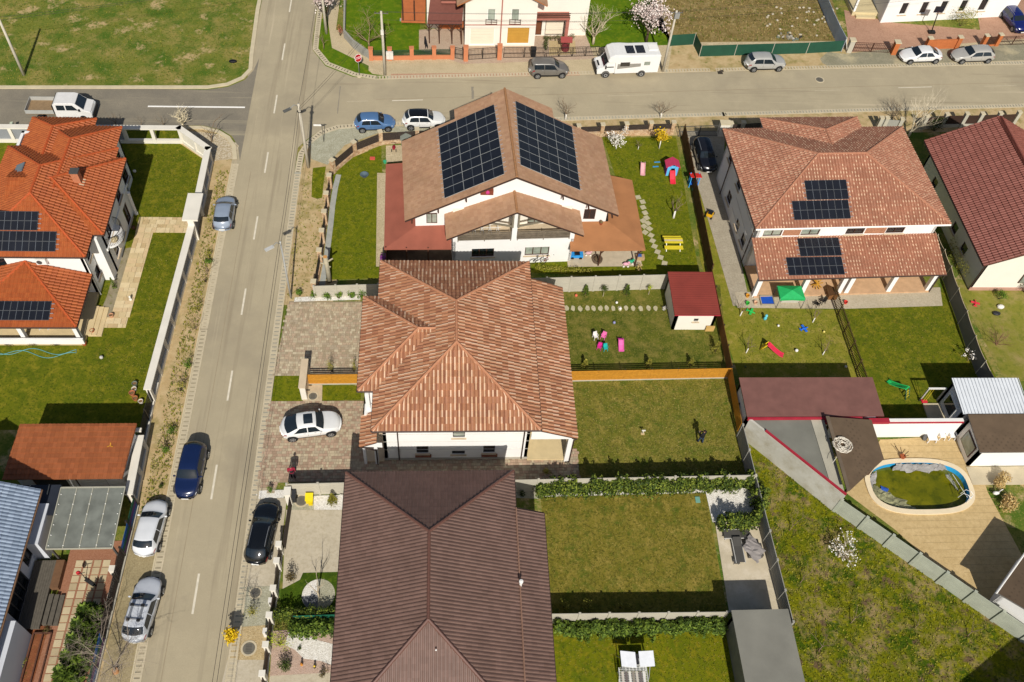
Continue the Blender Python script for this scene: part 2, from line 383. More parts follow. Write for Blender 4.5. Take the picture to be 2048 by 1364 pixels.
a, b_ = G(296, 213), G(490, 215)
ribbon('stop_line_marking', [a, b_], .2, .02, .030, M_markw)
# tar patches and covers on the road
tar = mat('tar', '8a8272', .85, .1)
for nm, pts in [('tar_patch', [(1757, 170), (1767, 170), (1768, 190), (1760, 192)])]: pass
for (px, py, w, h) in [(945, 186, .35, 2.0), (678, 200, .15, 4.4)]:
 p = G(px, py); b = MB(); r = random.Random(int(px))
 pts = [(p.x + w * (.4 + r.random() * .6) * (1 if i < 6 else -1) * .5, p.y + h * ((i if i < 6 else 11 - i) / 5 - .5)) for i in range(12)]
 sheet('tar_patch', pts, .034, tar)
def manhole(px, py, r, label, ring=True, parentless=True):
 p = G(px, py); t = thing('manhole_cover', label, 'manhole cover', (p.x, p.y, 0))
 MB().lathe((p.x, p.y, .03), [(r * 1.28, -.03), (r * 1.28, .03), (r * 1.0, .03), (r * .98, .015)], 20).build('ring', M_conc, t)
 MB().lathe((p.x, p.y, .03), [(r * .97, -.02), (r * .97, .032), (r * .9, .036), (.01, .036)], 20).build('lid', mat('cast_iron', '6b675c', .7, .15), t)
 b = MB()
 for k in range(-2, 3): b.box(p.x - r * .5, p.x + r * .5, p.y + k * r * .25 - .02, p.y + k * r * .25 + .02, .064, .074)
 b.build('rib', mat('cast_iron_dark', '55514a', .7, .1), t)
# - plot surfaces
psheet('lawn_house_west', [(-260, 256), (368, 256), (425, 312), (395, 460), (310, 800), (285, 860), (-400, 860)], .008, M_lawnA)
psheet('lawn_corner_house', [(668, 330), (762, 292), (772, 500), (765, 556), (662, 560), (642, 558)], .022, M_lawnC)
psheet('lawn_play_garden', [(1205, 275), (1352, 275), (1400, 560), (1060, 545), (1065, 520), (1290, 520), (1230, 350)], .014, M_lawnC)
psheet('lawn_drive_strip', [(1385, 380), (1400, 380), (1470, 615), (1690, 620), (1735, 755), (1480, 760), (1400, 520)], .013, mixmat('lawn_thin', ['86802c', '6f7420', '9c8c46', '5f6618'], [(.7, .4, .65), (1.6, .5, .7), (9, .5, .7)]))
psheet('lawn_back_east', [(1675, 600), (1880, 600), (1885, 560), (1935, 640), (2000, 770), (1960, 835), (1750, 835)], .015, M_lawnA)
psheet('lawn_toy_garden', [(1110, 575), (1440, 570), (1458, 735), (1130, 760)], .016, mixmat('lawn_shade', ['5c601e', '7a7036', '434f14', '8c7e44'], [(.7, .45, .65), (1.4, .46, .66), (8, .54, .68)]))  # olive lawn with tan and dark green patches
psheet('lawn_long', [(1130, 765), (1462, 740), (1500, 948), (1020, 960), (1110, 900)], .015, M_lawnB)
psheet('lawn_neighbour', [(1080, 985), (1410, 980), (1455, 1225), (1105, 1230)], .015, mixmat('lawn_dry_b', ['726a24', '8c7c38', '525e1a', 'a08c4c', '58541c'], [(.8, .45, .66), (1.4, .5, .68), (9, .56, .68), (6, .5, .62)], bscale=20))
psheet('lawn_south', [(1105, 1240), (1455, 1235), (1500, 1420), (1105, 1420)], .015, mixmat('lawn_mossy', ['686c0a', '525f0a', '867a18'], [(.7, .45, .7), (2, .5, .7)]))
psheet('lawn_far_right', [(1905, 560), (2100, 560), (2160, 770), (2010, 760)], .013, mixmat('lawn_far', ['7c7a30', '938450', '5f6a20'], [(.6, .45, .68), (2, .5, .72)]))
psheet('wild_plot', [(1495, 890), (1560, 920), (2090, 1275), (2100, 1500), (1610, 1500), (1560, 1200)], .012, M_wild)
psheet('building_lot', [(1300, -60), (1645, -60), (1690, 82), (1345, 85), (1300, 40)], .012, M_scrub)
psheet('front_lawn_north', [(700, -80), (840, -80), (840, 85), (1000, 100), (745, 106), (690, 60)], .012, mixmat('lawn_rich', ['56700a', '42600c', '727c18'], [(.7, .45, .7), (2.2, .5, .72)]))
psheet('side_lawn_north', [(1168, -60), (1290, -60), (1345, 90), (1180, 95)], .012, MATS['lawn_rich'])
psheet('corner_grass', [(634, 105), (640, 40), (660, 30), (668, 80), (745, 148), (775, 152), (775, 158), (695, 158), (632, 122)], .016, MATS['lawn_rich'])
psheet('pavement_north', [(672, 60), (690, 60), (728, 106), (760, 128), (1330, 118), (1330, 148), (1060, 152), (775, 150), (664, 96), (654, 30), (668, -60), (688, -60)], .020, mixmat('pavement_blocks', ['b8a888', 'a69676', 'c4b494'], [(.7, .4, .7), (9, .42, .68)], bump=.2))
psheet('red_paving', [(782, 148), (1160, 144), (1160, 151), (782, 157)], .025, mixmat('red_blocks', ['b08a70', '9c7860', 'c09a80'], [(.9, .4, .7), (10, .4, .7)], bump=.2))
psheet('gravel_drive', [(1640, 118), (1655, 104), (1690, 108), (1760, 100), (2100, 84), (2100, 118), (1800, 131), (1700, 133), (1660, 134), (1645, 127)], .022, mixmat('dark_gravel', ['8f8a72', 'a8a088', '767260', 'b4a888'], [(.8, .4, .7), (9, .4, .7), (.4, .55, .7)], bump=.6))
# - building kit
M_white = mat('white_render', 'e6e4e0', .9, .035, .5, .05, 40)
M_cream = mat('cream_render', 'e2dccf', .9, .03, .6, .05, 40)
M_gwall = mat('pale_grey_render', 'c9ccd2', .9, .04, .6)
M_glass = mat('window_glass', '1c2226', .06, .1, .5, spec=.9)
M_curt = mat('curtained_glass', '8c9488', .15, .35, 1.4, spec=.8)
M_fbrown = mat('frame_brown', '4a2f22', .6, .1)
M_fgrey = mat('frame_grey', '4b4a48', .6, .1)
M_fwhite = mat('frame_white', 'e8e6e0', .6, .03)
M_sill = mat('sill_stone', 'cbb79a', .8, .08)
M_gut = mat('roof_gutter_brown', '40302a', .5, .1)
M_gutr = mat('roof_gutter_red', '7a3a28', .5, .1)
M_gutg = mat('roof_gutter_grey', '6a6c6e', .5, .1)
def xf(org, ang):
 """local metres -> world for a building turned by ang round org"""
 c, s = math.cos(ang), math.sin(ang); o = Vector(org)
 return lambda x, y, z: Vector((o.x + c * x - s * y, o.y + s * x + c * y, z))
ID = lambda x, y, z: Vector((x, y, z))
def wall(house, p, q, z0, z1, ops=(), m=None, th=.25, name='wall', fm=None, gm=None, sill=True, split=1):
 """wall face from p to q (outside on the right hand), real openings cut; ops: (s0,s1,z0,z1[,kind])"""
 p, q = Vector((p[0], p[1], 0)), Vector((q[0], q[1], 0)); L = (q - p).length; d = (q - p) / L; n = Vector((d.y, -d.x, 0))
 m = m or M_white; b = MB(); fm = fm or M_fbrown; gm = gm or M_glass
 ss = sorted({0, L, *[o[0] for o in ops], *[o[1] for o in ops]}); zz = sorted({z0, z1, *[o[2] for o in ops], *[o[3] for o in ops]})
 P = lambda s, z, k=0: p + d * s + n * k + Vector((0, 0, z))
 for i in range(len(ss) - 1):
  for j in range(len(zz) - 1):
   sc, zc = (ss[i] + ss[i + 1]) / 2, (zz[j] + zz[j + 1]) / 2
   if any(o[0] < sc < o[1] and o[2] < zc < o[3] for o in ops): continue
   b.face([P(ss[i], zz[j]), P(ss[i + 1], zz[j]), P(ss[i + 1], zz[j + 1]), P(ss[i], zz[j + 1])])
 for o in ops:
  a, c, e, f = o[:4]
  for A, B in (((a, e), (c, e)), ((c, e), (c, f)), ((c, f), (a, f)), ((a, f), (a, e))):
   b.face([P(*A), P(*A, -.18), P(*B, -.18), P(*B)])
 b.face([P(0, z1), P(L, z1), P(L, z1, -th), P(0, z1, -th)])
 b.face([P(0, z0, -th), P(L, z0, -th), P(L, z1, -th), P(0, z1, -th)][::-1])
 b.face([P(0, z0), P(0, z1), P(0, z1, -th), P(0, z0, -th)]); b.face([P(L, z0), P(L, z0, -th), P(L, z1, -th), P(L, z1)])
 w = b.build(name, m, house)
 for o in ops:
  a, c, e, f = o[:4]; kind = o[4] if len(o) > 4 else 'window'
  fr = MB(); t = .07; dpt = -.10
  def bar(s0, s1, za, zb): fr.obox(P((s0 + s1) / 2, (za + zb) / 2, dpt), d * (s1 - s0) / 2, Vector((0, 0, (zb - za) / 2)), n * .035)
  bar(a, a + t, e, f); bar(c - t, c, e, f); bar(a + t, c - t, e, e + t); bar(a + t, c - t, f - t, f)
  k = max(1, int(round((c - a) / .75))) if kind == 'window' else 1
  for i in range(1, k): x = a + (c - a) * i / k; bar(x - .035, x + .035, e + t, f - t)
  if kind == 'garage':
   wn = fr.build('garage_door', fm, house); pb = MB(); hh = (f - e - 2 * t) / 5
   for i in range(5): pb.obox(P((a + c) / 2, e + t + hh * (i + .5), -.115), d * ((c - a) / 2 - t), Vector((0, 0, hh / 2 - .012)), n * .02)
   pb.build('door_panel', o[5] if len(o) > 5 else M_cream, wn); continue
  wn = fr.build('door' if kind == 'door' else 'window', fm, house)
  g = o[5] if len(o) > 5 else gm
  for i in range(k):
   x0, x1 = a + (c - a) * i / k + t * .6, a + (c - a) * (i + 1) / k - t * .6
   MB().face([P(x0, e + t * .6, -.12), P(x1, e + t * .6, -.12), P(x1, f - t * .6, -.12), P(x0, f - t * .6, -.12)]).build('pane', g, wn)
  if sill and kind == 'window':
   MB().obox(P((a + c) / 2, e - .05, .03), d * ((c - a) / 2 + .12), Vector((0, 0, .04)), n * .10).build('sill', M_sill, wn)
 return w
def tile_slope(parent, poly, w, l, mats, bh=.035, lip=.04, seed=1, single=None, barrel=True, tone=None):
 """real roof tiles over a convex slope; poly[0]->poly[1] is the eave"""
 poly = [Vector(p) for p in poly]; o = poly[0]; S = (poly[1] - o).normalized()
 n = S.cross(poly[2] - o).normalized()
 if n.z < 0: n = -n
 T = n.cross(S).normalized()
 if T.z < 0: T = -T
 pl = [((p - o).dot(S), (p - o).dot(T)) for p in poly]; tmax = max(p[1] for p in pl)
 def rng(t):
  xs = []
  t = min(max(t, 1e-4), tmax - 1e-4)
  for (a, b), (c, e) in zip(pl, pl[1:] + pl[:1]):
   if (b - t) * (e - t) <= 0 and abs(b - e) > 1e-9: xs.append(a + (c - a) * (t - b) / (e - b))
  return (min(xs), max(xs)) if xs else (0, 0)
 rr = random.Random(seed); b = MB(); full = []
 fr = [(0, 0), (.16, 1), (.48, 1), (.8, .1), (1, 0)] if barrel else [(0, .6), (.96, .6), (1, 0)]
 tn = (lambda nb: tone(rr, nb)) if tone else None; q_ = len(fr) - 1
 nr = int(math.ceil(tmax / l))
 for k in range(nr):
  t0 = k * l - .04; t1 = min((k + 1) * l, tmax)
  a0, c0 = rng(max(t0, 0)); a1, c1 = rng(t1)
  lo, hi = min(a0, a1), max(c0, c1)
  off = (k % 2) * w * .0 + lo // w * w
  i = 0; x = off
  while x < hi:
   x2 = x + w; mi = rr.randrange(len(mats))
   cl0 = lambda v: min(max(v, a0), c0)
   cl1 = lambda v: min(max(v, a1), c1)
   isfull = x >= max(a0, a1) and x2 <= min(c0, c1) and t1 - t0 > l * .9
   if single and isfull: full.append((x, t0, mi)); x = x2; continue
   if cl0(x2) - cl0(x) < .01 and cl1(x2) - cl1(x) < .01: x = x2; continue
   jz = rr.random() * .008
   low = [o + S * cl0(x + w * f) + T * t0 + n * (lip + bh * h + jz) for f, h in fr]
   up = [o + S * cl1(x + w * f) + T * t1 + n * (.006 + bh * h + jz) for f, h in fr]
   bt = [o + S * cl0(x + w * f) + T * t0 + n * .0 for f, h in fr]
   q = len(fr); vs = low + up + bt
   if tone:
    mid = [lw.lerp(u_, .5) for lw, u_ in zip(low, up)]; vs = low + mid + up + bt; i0 = len(b.v); b.ch.append((i0, len(b.f))); b.v += [tuple(p) for p in vs]
    for j in range(q - 1):
     m1, m2 = tone(rr, j)
     if j == 0 or j == 3 or True: pass
     ml, mu = tile_m[j] if False else (m1, m2)
     b.f += [(i0 + j, i0 + j + 1, i0 + q + j + 1, i0 + q + j), (i0 + q + j, i0 + q + j + 1, i0 + 2 * q + j + 1, i0 + 2 * q + j), (i0 + 3 * q + j, i0 + 3 * q + j + 1, i0 + j + 1, i0 + j)]; b.m += [ml, mu, mu]
   else: b.add(vs, [(j, j + 1, q + j + 1, q + j) for j in range(q - 1)] + [(2 * q + j, 2 * q + j + 1, j + 1, j) for j in range(q - 1)], mi)
   x = x2
 if b.f: b.build('roof_tiling', mats, parent, kind='stuff')
 if single:
  q = len(fr)
  low = [(w * f, 0, lip + bh * h) for f, h in fr]; up = [(w * f, l + .04, .006 + bh * h) for f, h in fr]; bt = [(w * f, 0, 0) for f, h in fr]
  ms = []
  for k_ in range(14):
   tb_ = MB(); i0 = 0; tb_.v = low + up + bt
   for j in range(q - 1):
    m1, m2 = tone(rr, j) if tone else (k_ % len(mats),) * 2
    tb_.f += [(j, j + 1, q + j + 1, q + j), (2 * q + j, 2 * q + j + 1, j + 1, j)]; tb_.m += [m1, m2]
   ms.append(tb_.data('roof_tile', mats))
  rot = Matrix((S, T, n)).transposed().to_euler()
  for x, t, mi in full: link('roof_tile', ms[rr.randrange(14)], parent, o + S * x + T * t, rot=rot)
def ridge_cap(parent, p, q, m, r=.11, name='ridge_cap'):
 p, q = Vector(p), Vector(q); L = (q - p).length; n = max(1, int(L / .42)); b = MB()
 for i in range(n):
  a, c = p + (q - p) * (i / n), p + (q - p) * ((i + 1.06) / n if i < n - 1 else 1)
  b.tube([a, c], [r * 1.08, r * .92], 7)
 return b.build(name, m, parent, smooth=False)
def roof_planes(house, planes, deck, tiles, caps=(), capm=None, t=.12, name='roof', fascia=None, single=()):
 """planes: polygons whose first edge is the eave; tiles: dict for tile_slope or None"""
 b = MB()
 for p in planes: b.slab([Vector(v) - Vector((0, 0, .01)) for v in p], t, 0, 1)
 rf = b.build(name, [deck, fascia or M_gut], house)
 for i, p in enumerate(planes):
  if tiles: tile_slope(rf, p, seed=i * 7 + len(house.name), single=(i in single), **tiles)
 for a, c in caps: ridge_cap(rf, Vector(a) + Vector((0, 0, .03)), Vector(c) + Vector((0, 0, .03)), capm or deck)
 return rf
def hip_y(T, x0, x1, y0, y1, ze, zr, r0=None, r1=None):
 """hipped roof, ridge along y"""
 h = (x1 - x0) / 2; xm = (x0 + x1) / 2; r0 = y0 + h if r0 is None else r0; r1 = y1 - h if r1 is None else r1
 A, B, C, D = T(x0, y0, ze), T(x1, y0, ze), T(x1, y1, ze), T(x0, y1, ze); P, Q = T(xm, r0, zr), T(xm, r1, zr)
 return [[A, B, P], [B, C, Q, P], [C, D, Q], [D, A, P, Q]], [(P, Q), (A, P), (B, P), (C, Q), (D, Q)]
def hip_x(T, x0, x1, y0, y1, ze, zr, r0, r1):
 ym = (y0 + y1) / 2
 A, B, C, D = T(x0, y0, ze), T(x1, y0, ze), T(x1, y1, ze), T(x0, y1, ze); P, Q = T(r0, ym, zr), T(r1, ym, zr)
 return [[A, B, Q, P], [B, C, Q], [C, D, P, Q], [D, A, P]], [(P, Q), (A, P), (B, Q), (C, Q), (D, P)]
def eave_gutters(house, pts, m, r=.07, name='gutter', close=True):
 b = MB(); n = len(pts)
 for i in range(n if close else n - 1): b.tube([Vector(pts[i]) - Vector((0, 0, .08)), Vector(pts[(i + 1) % n]) - Vector((0, 0, .08))], r, 6)
 b.build(name, m, house)
def downpipe(house, top, bx, by, m, z0=0.0):
 top = Vector(top); MB().tube([top, (bx, by, top.z - .55), (bx, by, z0 + .1)], .055, 6).build('downpipe', m, house)
def block(house, T, x0, x1, y0, y1, z0, z1, m=None, S=(), E=(), N=(), W=(), **k):
 c = [T(x0, y0, 0), T(x1, y0, 0), T(x1, y1, 0), T(x0, y1, 0)]
 for i, o in enumerate((S, E, N, W)): wall(house, c[i], c[(i + 1) % 4], z0, z1, o, m, **k)
def panel_array(name, label, T3_, cols, rows, pw, ph, frame=None, gap=.014, skip=(), cells=2, lift=0.0):
 """solar panels: T3(u,v,h) -> world; each panel its own part"""
 T3 = lambda a, b, h_: T3_(a, b, h_ + lift)
 o = T3(0, 0, 0); t = thing(name, label, 'solar panels', o)
 fm = frame or mat('panel_frame', '8f9294', .4, .05, metal=.6)
 pm = mat('panel_cell', '1b1d24', .32, .2, .8, spec=.45); ln = mat('panel_line', '6f747a', .4, .1)
 for r in range(rows):
  for c in range(cols):
   if (c, r) in skip: continue
   u0, v0 = c * (pw + gap), r * (ph + gap); u1, v1 = u0 + pw, v0 + ph
   b = MB(); q = [T3(u0, v0, .10), T3(u1, v0, .10), T3(u1, v1, .10), T3(u0, v1, .10)]; lo = [T3(u0, v0, .06), T3(u1, v0, .06), T3(u1, v1, .06), T3(u0, v1, .06)]
   b.add(q + lo, [(0, 1, 2, 3), (4, 5, 1, 0), (5, 6, 2, 1), (6, 7, 3, 2), (7, 4, 0, 3)])
   p = b.build('solar_panel', fm, t); e = .018
   cb = MB().face([T3(u0 + e, v0 + e, .104), T3(u1 - e, v0 + e, .104), T3(u1 - e, v1 - e, .104), T3(u0 + e, v1 - e, .104)])
   cb.build('cell_sheet', pm, p)
   lb_ = MB()
   if cells:
    um = (u0 + u1) / 2
    if pw > ph: lb_.face([T3(um - .012, v0 + e, .108), T3(um + .012, v0 + e, .108), T3(um + .012, v1 - e, .108), T3(um - .012, v1 - e, .108)])
    else:
     for k in range(1, 5):
      x = u0 + (u1 - u0) * k / 5; lb_.face([T3(x - .008, v0 + e, .108), T3(x + .008, v0 + e, .108), T3(x + .008, v1 - e, .108), T3(x - .008, v1 - e, .108)])
    lb_.build('busbar', ln, p)
 b = MB()
 for r in range(rows):
  for v in (.25, .75):
   v0 = r * (ph + gap) + ph * v; cs = [c for c in range(cols) if (c, r) not in skip]
   b.beam(T3(cs[0] * (pw + gap) - .25, v0, .04), T3((cs[-1] + 1) * (pw + gap) + .25, v0, .04), .05, .04)
 b.build('mounting_rail', mat('alu_rail', 'b8bcc0', .4, .05, metal=.5), t)
 return t
def plane_T3(o, u, v):
 o, u, v = Vector(o), Vector(u).normalized(), Vector(v)
 n = u.cross(v).normalized()
 if n.z < 0: n = -n
 v = n.cross(u).normalized()
 if v.z < 0: v = -v
 return lambda a, b, h: o + u * a + v * b + n * h
def on_slope(poly, px, py):
 """point of a roof plane under a photo pixel"""
 p0, p1, p2 = [Vector(p) for p in poly[:3]]; n = (p1 - p0).cross(p2 - p0)
 c = Vector((0, 0, CAMZ)); d = G(px, py, 0) - c
 t = n.dot(p0 - c) / n.dot(d); return c + d * t
# tile palettes
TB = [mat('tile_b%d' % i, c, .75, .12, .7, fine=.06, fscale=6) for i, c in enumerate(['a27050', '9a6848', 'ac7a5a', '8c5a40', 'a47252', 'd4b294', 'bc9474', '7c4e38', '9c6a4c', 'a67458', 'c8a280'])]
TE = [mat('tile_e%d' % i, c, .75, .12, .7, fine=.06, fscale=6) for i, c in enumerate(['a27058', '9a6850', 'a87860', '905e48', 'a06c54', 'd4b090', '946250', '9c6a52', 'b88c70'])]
TA = [mat('tile_orange%d' % i, c, .6, .06, 3) for i, c in enumerate(['a0542a', 'a4582c', '9a5028'])]
TD = [mat('tile_brown%d' % i, c, .45, .10, .6, fine=.04, fscale=5) for i, c in enumerate(['6e564c', '6b5349', '72594f'])]
TF = [mat('tile_maroon%d' % i, c, .5, .06, 3) for i, c in enumerate(['804a3e', '7a463a', '865044'])]
TJ = [mat('tile_rust%d' % i, c, .6, .06, 3) for i, c in enumerate(['945632', '8e5230', '9a5a36'])]
TC = [mat('tile_tan%d' % i, c, .85, .10, .7, fine=.05, fscale=6) for i, c in enumerate(['ac8668', 'a98364', 'b08a6c', 'a67f62'])]
TI = [mat('tile_blue%d' % i, c, .5, .06, 3) for i, c in enumerate(['8492a4', '7c8a9c', '8e9cae'])]
# - centre house, mottled brown tiles
h = thing('house', 'white house with mottled brown tile hip roof in the middle, beside the paved drive', 'house', (1, 34.3, 0))
pav = [(1.6, 2.0, .9, 2.2)]
wall(h, (-4.45, 34.4), (6.55, 34.4), 0, 5.4, [(2.45, 3.35, .95, 2.05), (5.15, 6.15, .75, 1.3), (7.55, 8.45, .95, 2.05), (2.4, 3.4, 4.45, 5.3), (5.2, 6.1, 3.3, 4.8, 'window', M_curt)], fm=M_fgrey)
wall(h, (6.55, 34.4), (6.55, 49.3), 0, 5.4, [(2, 4.5, .3, 2.3), (8, 10, .9, 2.2)], fm=M_fgrey)
wall(h, (6.55, 49.3), (-4.45, 49.3), 0, 5.4, [(3, 4.5, 3.6, 4.8)], fm=M_fgrey)
wall(h, (-4.45, 49.3), (-4.45, 34.4), 0, 5.4, [(5, 6.5, 3.6, 4.8)], fm=M_fgrey)
b = MB()
for z in (1.55, 2.75, 3.85): b.box(-4.46, 6.56, 34.375, 34.4, z, z + .025)
b.each('wall_groove', mat('groove_grey', 'c4bfb5', .9), h)
MB().box(-4.5, 6.6, 34.33, 34.42, 0, .25).build('plinth', mat('plinth_grey', 'a8a294', .9, .08), h)
b = MB()
for z in (.62,):
 for x in (-1.5, 3.6): b.box(x - .62, x + .62, 34.2, 34.38, z, z + .2)
b.each('planter_sill', mat('brick_brown', '7a4c3a', .9, .15, 6), h)
pl, cp = hip_y(ID, -5.1, 7.15, 33.75, 49.9, 5.5, 8.0)
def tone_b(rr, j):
 """tile tone by strip: pale left roll, plain body, dark channel"""
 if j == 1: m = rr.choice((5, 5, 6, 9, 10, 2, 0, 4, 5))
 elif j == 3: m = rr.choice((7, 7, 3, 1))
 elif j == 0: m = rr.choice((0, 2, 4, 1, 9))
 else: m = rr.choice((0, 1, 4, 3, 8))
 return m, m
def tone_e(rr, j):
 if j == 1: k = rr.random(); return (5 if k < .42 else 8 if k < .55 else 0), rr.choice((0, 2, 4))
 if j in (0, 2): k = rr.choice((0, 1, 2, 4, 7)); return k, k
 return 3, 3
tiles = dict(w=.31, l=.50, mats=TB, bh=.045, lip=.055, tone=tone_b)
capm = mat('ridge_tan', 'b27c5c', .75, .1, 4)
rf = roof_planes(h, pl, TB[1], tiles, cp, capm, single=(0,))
ext = [[Vector((10.0, 33.75, 4.18)), Vector((9.95, 48.3, 4.18)), Vector((7.15, 48.3, 5.34)), Vector((7.15, 33.75, 5.34))]]
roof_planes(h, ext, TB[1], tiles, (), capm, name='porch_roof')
wp, wc = hip_x(ID, -6.3, 1.2, 37.2, 46.1, 5.5, 7.32, -1.85, 1.2)
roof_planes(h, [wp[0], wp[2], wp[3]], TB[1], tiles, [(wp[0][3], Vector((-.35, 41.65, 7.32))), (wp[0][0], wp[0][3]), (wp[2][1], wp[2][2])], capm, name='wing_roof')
eave_gutters(h, [(-5.15, 33.7, 5.5), (7.2, 33.7, 5.5), (7.2, 49.95, 5.5), (-5.15, 49.95, 5.5)], M_gut)
eave_gutters(h, [(-5.1, 37.15, 5.5), (-6.35, 37.15, 5.5), (-6.35, 46.15, 5.5), (-5.1, 46.15, 5.5)], M_gut, close=False)
block(h, ID, -5.9, -4.46, 37.6, 45.7, 3.0, 5.4, M_white)
MB().box(-5.9, -4.5, 37.6, 45.7, 2.7, 3.0).build('balcony_slab', M_white, h)
b = MB(); b.box(-5.8, -5.5, 37.0, 37.3, 0, 5.3); b.box(-5.0, -4.5, 36.9, 37.5, 0, 5.4); b.each('column', M_white, h)
b = MB(); b.box(-5.95, -5.0, 36.5, 37.5, 3.0, 3.2); b.build('balcony_floor', M_white, h)
pr = [[Vector((-6.15, 36.6, 2.95)), Vector((-6.15, 33.85, 2.95)), Vector((-4.9, 33.95, 3.45)), Vector((-4.9, 36.7, 3.45))]]
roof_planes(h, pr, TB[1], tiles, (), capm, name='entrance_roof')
MB().face([(-6.1, 33.95, 2.85), (-4.5, 33.95, 2.7), (-4.5, 33.95, 3.4), (-4.9, 33.95, 3.4)]).build('entrance_gable', M_white, h)
b = MB(); b.box(-5.15, -4.9, 34.0, 34.25, 0, 2.95); b.box(-6.0, -5.8, 34.0, 34.2, 0, 2.85); b.each('entrance_post', M_white, h)
MB().box(-5.9, -4.5, 34.2, 36.8, 0, .18).build('entrance_step', M_sill, h)
b = MB(); b.box(6.56, 9.9, 33.95, 34.15, 3.75, 4.15); b.box(9.65, 9.9, 33.95, 47.9, 3.75, 4.05); b.build('porch_beam', M_white, h)
b = MB(); b.face([(6.56, 33.9, 4.15), (9.95, 33.9, 4.05), (9.95, 33.9, 4.15), (7.15, 33.9, 5.3), (6.56, 33.9, 5.3)]); b.build('porch_gable', M_white, h)
for y in (34.05, 39.5, 47.6): MB().box(9.45, 9.8, y, y + .35, 0, 3.75).build('porch_post', M_white, h)
MB().box(6.56, 9.9, 34.2, 47.9, 0, .16).build('porch_floor', mat('porch_tile', 'cdb88c', .8, .06, 2), h)
for x in (-3.35, 6.1): downpipe(h, (x, 33.7, 5.4), x, 34.33, M_gut)
downpipe(h, (10.0, 33.8, 4.0), 9.85, 34.0, M_gut); downpipe(h, (-6.1, 33.9, 2.85), -4.98, 33.93, M_gut)
downpipe(h, (7.2, 49.6, 5.4), 7.0, 49.35, M_fwhite)
# - near house, dark brown metal tiles
h = thing('house', 'house with dark chocolate brown metal tile hip roof at the bottom centre', 'house', (-.9, 22, 0))
block(h, ID, -6.1, 4.4, 13.8, 29.9, 0, 5.2, M_white)
pl, cp = hip_y(ID, -6.75, 5.0, 13.1, 30.5, 5.3, 8.05, 19.0, 24.75)
td = dict(w=.245, l=.40, mats=TD, bh=.036, lip=.022)
roof_planes(h, pl, TD[0], td, cp, mat('ridge_brown', '6a4a40', .45, .06), fascia=TD[0])
ext = [[Vector((7.05, 13.1, 4.34)), Vector((7.05, 27.6, 4.34)), Vector((5.0, 27.6, 5.24)), Vector((5.0, 13.1, 5.24))]]
roof_planes(h, ext, TD[0], td, (), name='porch_roof')
block(h, ID, 4.6, 6.8, 13.6, 27.2, 0, 4.3, M_white)
b = MB()
b.tube([(5.06, 27.6, 5.4), (5.06, 13.1, 5.4)], .05, 6); b.build('roof_gutter_line', mat('gutter_tan', '8c6c5a', .5), h)
eave_gutters(h, [(-6.8, 13.05, 5.3), (-6.8, 30.55, 5.3), (5.05, 30.55, 5.3), (5.05, 27.7, 5.2), (7.1, 27.7, 4.3), (7.1, 13.1, 4.3)], M_gut, close=False)
MB().lathe((5.1, 22.1, 5.05), [(.09, 0), (.09, .75), (.14, .76), (.14, .92), (.02, .95)], 10).build('vent_pipe', M_fwhite, h)
MB().ball((-.4, 17.3, 7.55), .06).build('roof_bolt', M_fwhite, h)
# - gabled house with big solar arrays
TC_ = xf((6.2, 55.9, 0), .05)
h = thing('house', 'white two family house with tan gable roof carrying two large solar arrays', 'house', (6.2, 56, 0))
ze, zr = 4.4, 9.35
W = 9.5
L1 = [TC_(-W, 10.3, ze), TC_(-W, .12, ze), TC_(0, .12, zr), TC_(0, 10.3, zr)]
R1 = [TC_(W, .12, ze), TC_(W, 10.3, ze), TC_(0, 10.3, zr), TC_(0, .12, zr)]
tcd = dict(w=.33, l=.34, mats=TC, bh=.012, lip=.03, barrel=False)
capt = mat('ridge_brick', 'a0744e', .85, .1, 4)
roof_planes(h, [L1, R1], TC[1], tcd, [(L1[2], L1[3])], capt, t=.22)
zw = zr - .02; ws = 4.55
Ln = [TC_(-ws, 11.6, zr - ws * .521), TC_(-ws, 10.25, zr - ws * .521), TC_(0, 10.25, zr), TC_(0, 11.6, zr)]
Rn = [TC_(ws, 10.25, zr - ws * .521), TC_(ws, 11.6, zr - ws * .521), TC_(0, 11.6, zr), TC_(0, 10.25, zr)]
roof_planes(h, [Ln, Rn], TC[1], tcd, [(Ln[2], Ln[3])], capt, t=.22, name='rear_roof')
zs, zc = 4.45, 7.05
Ls = [TC_(-6.0, 1.3, zs), TC_(-6.0, -2.25, zs), TC_(0, -1.75, zc), TC_(0, 1.3, zc)]
Rs = [TC_(6.0, -2.25, zs), TC_(6.0, 1.3, zs), TC_(0, 1.3, zc), TC_(0, -1.75, zc)]
roof_planes(h, [Ls, Rs], TC[1], tcd, [(Ls[2], Ls[3])], capt, t=.2, name='front_roof')
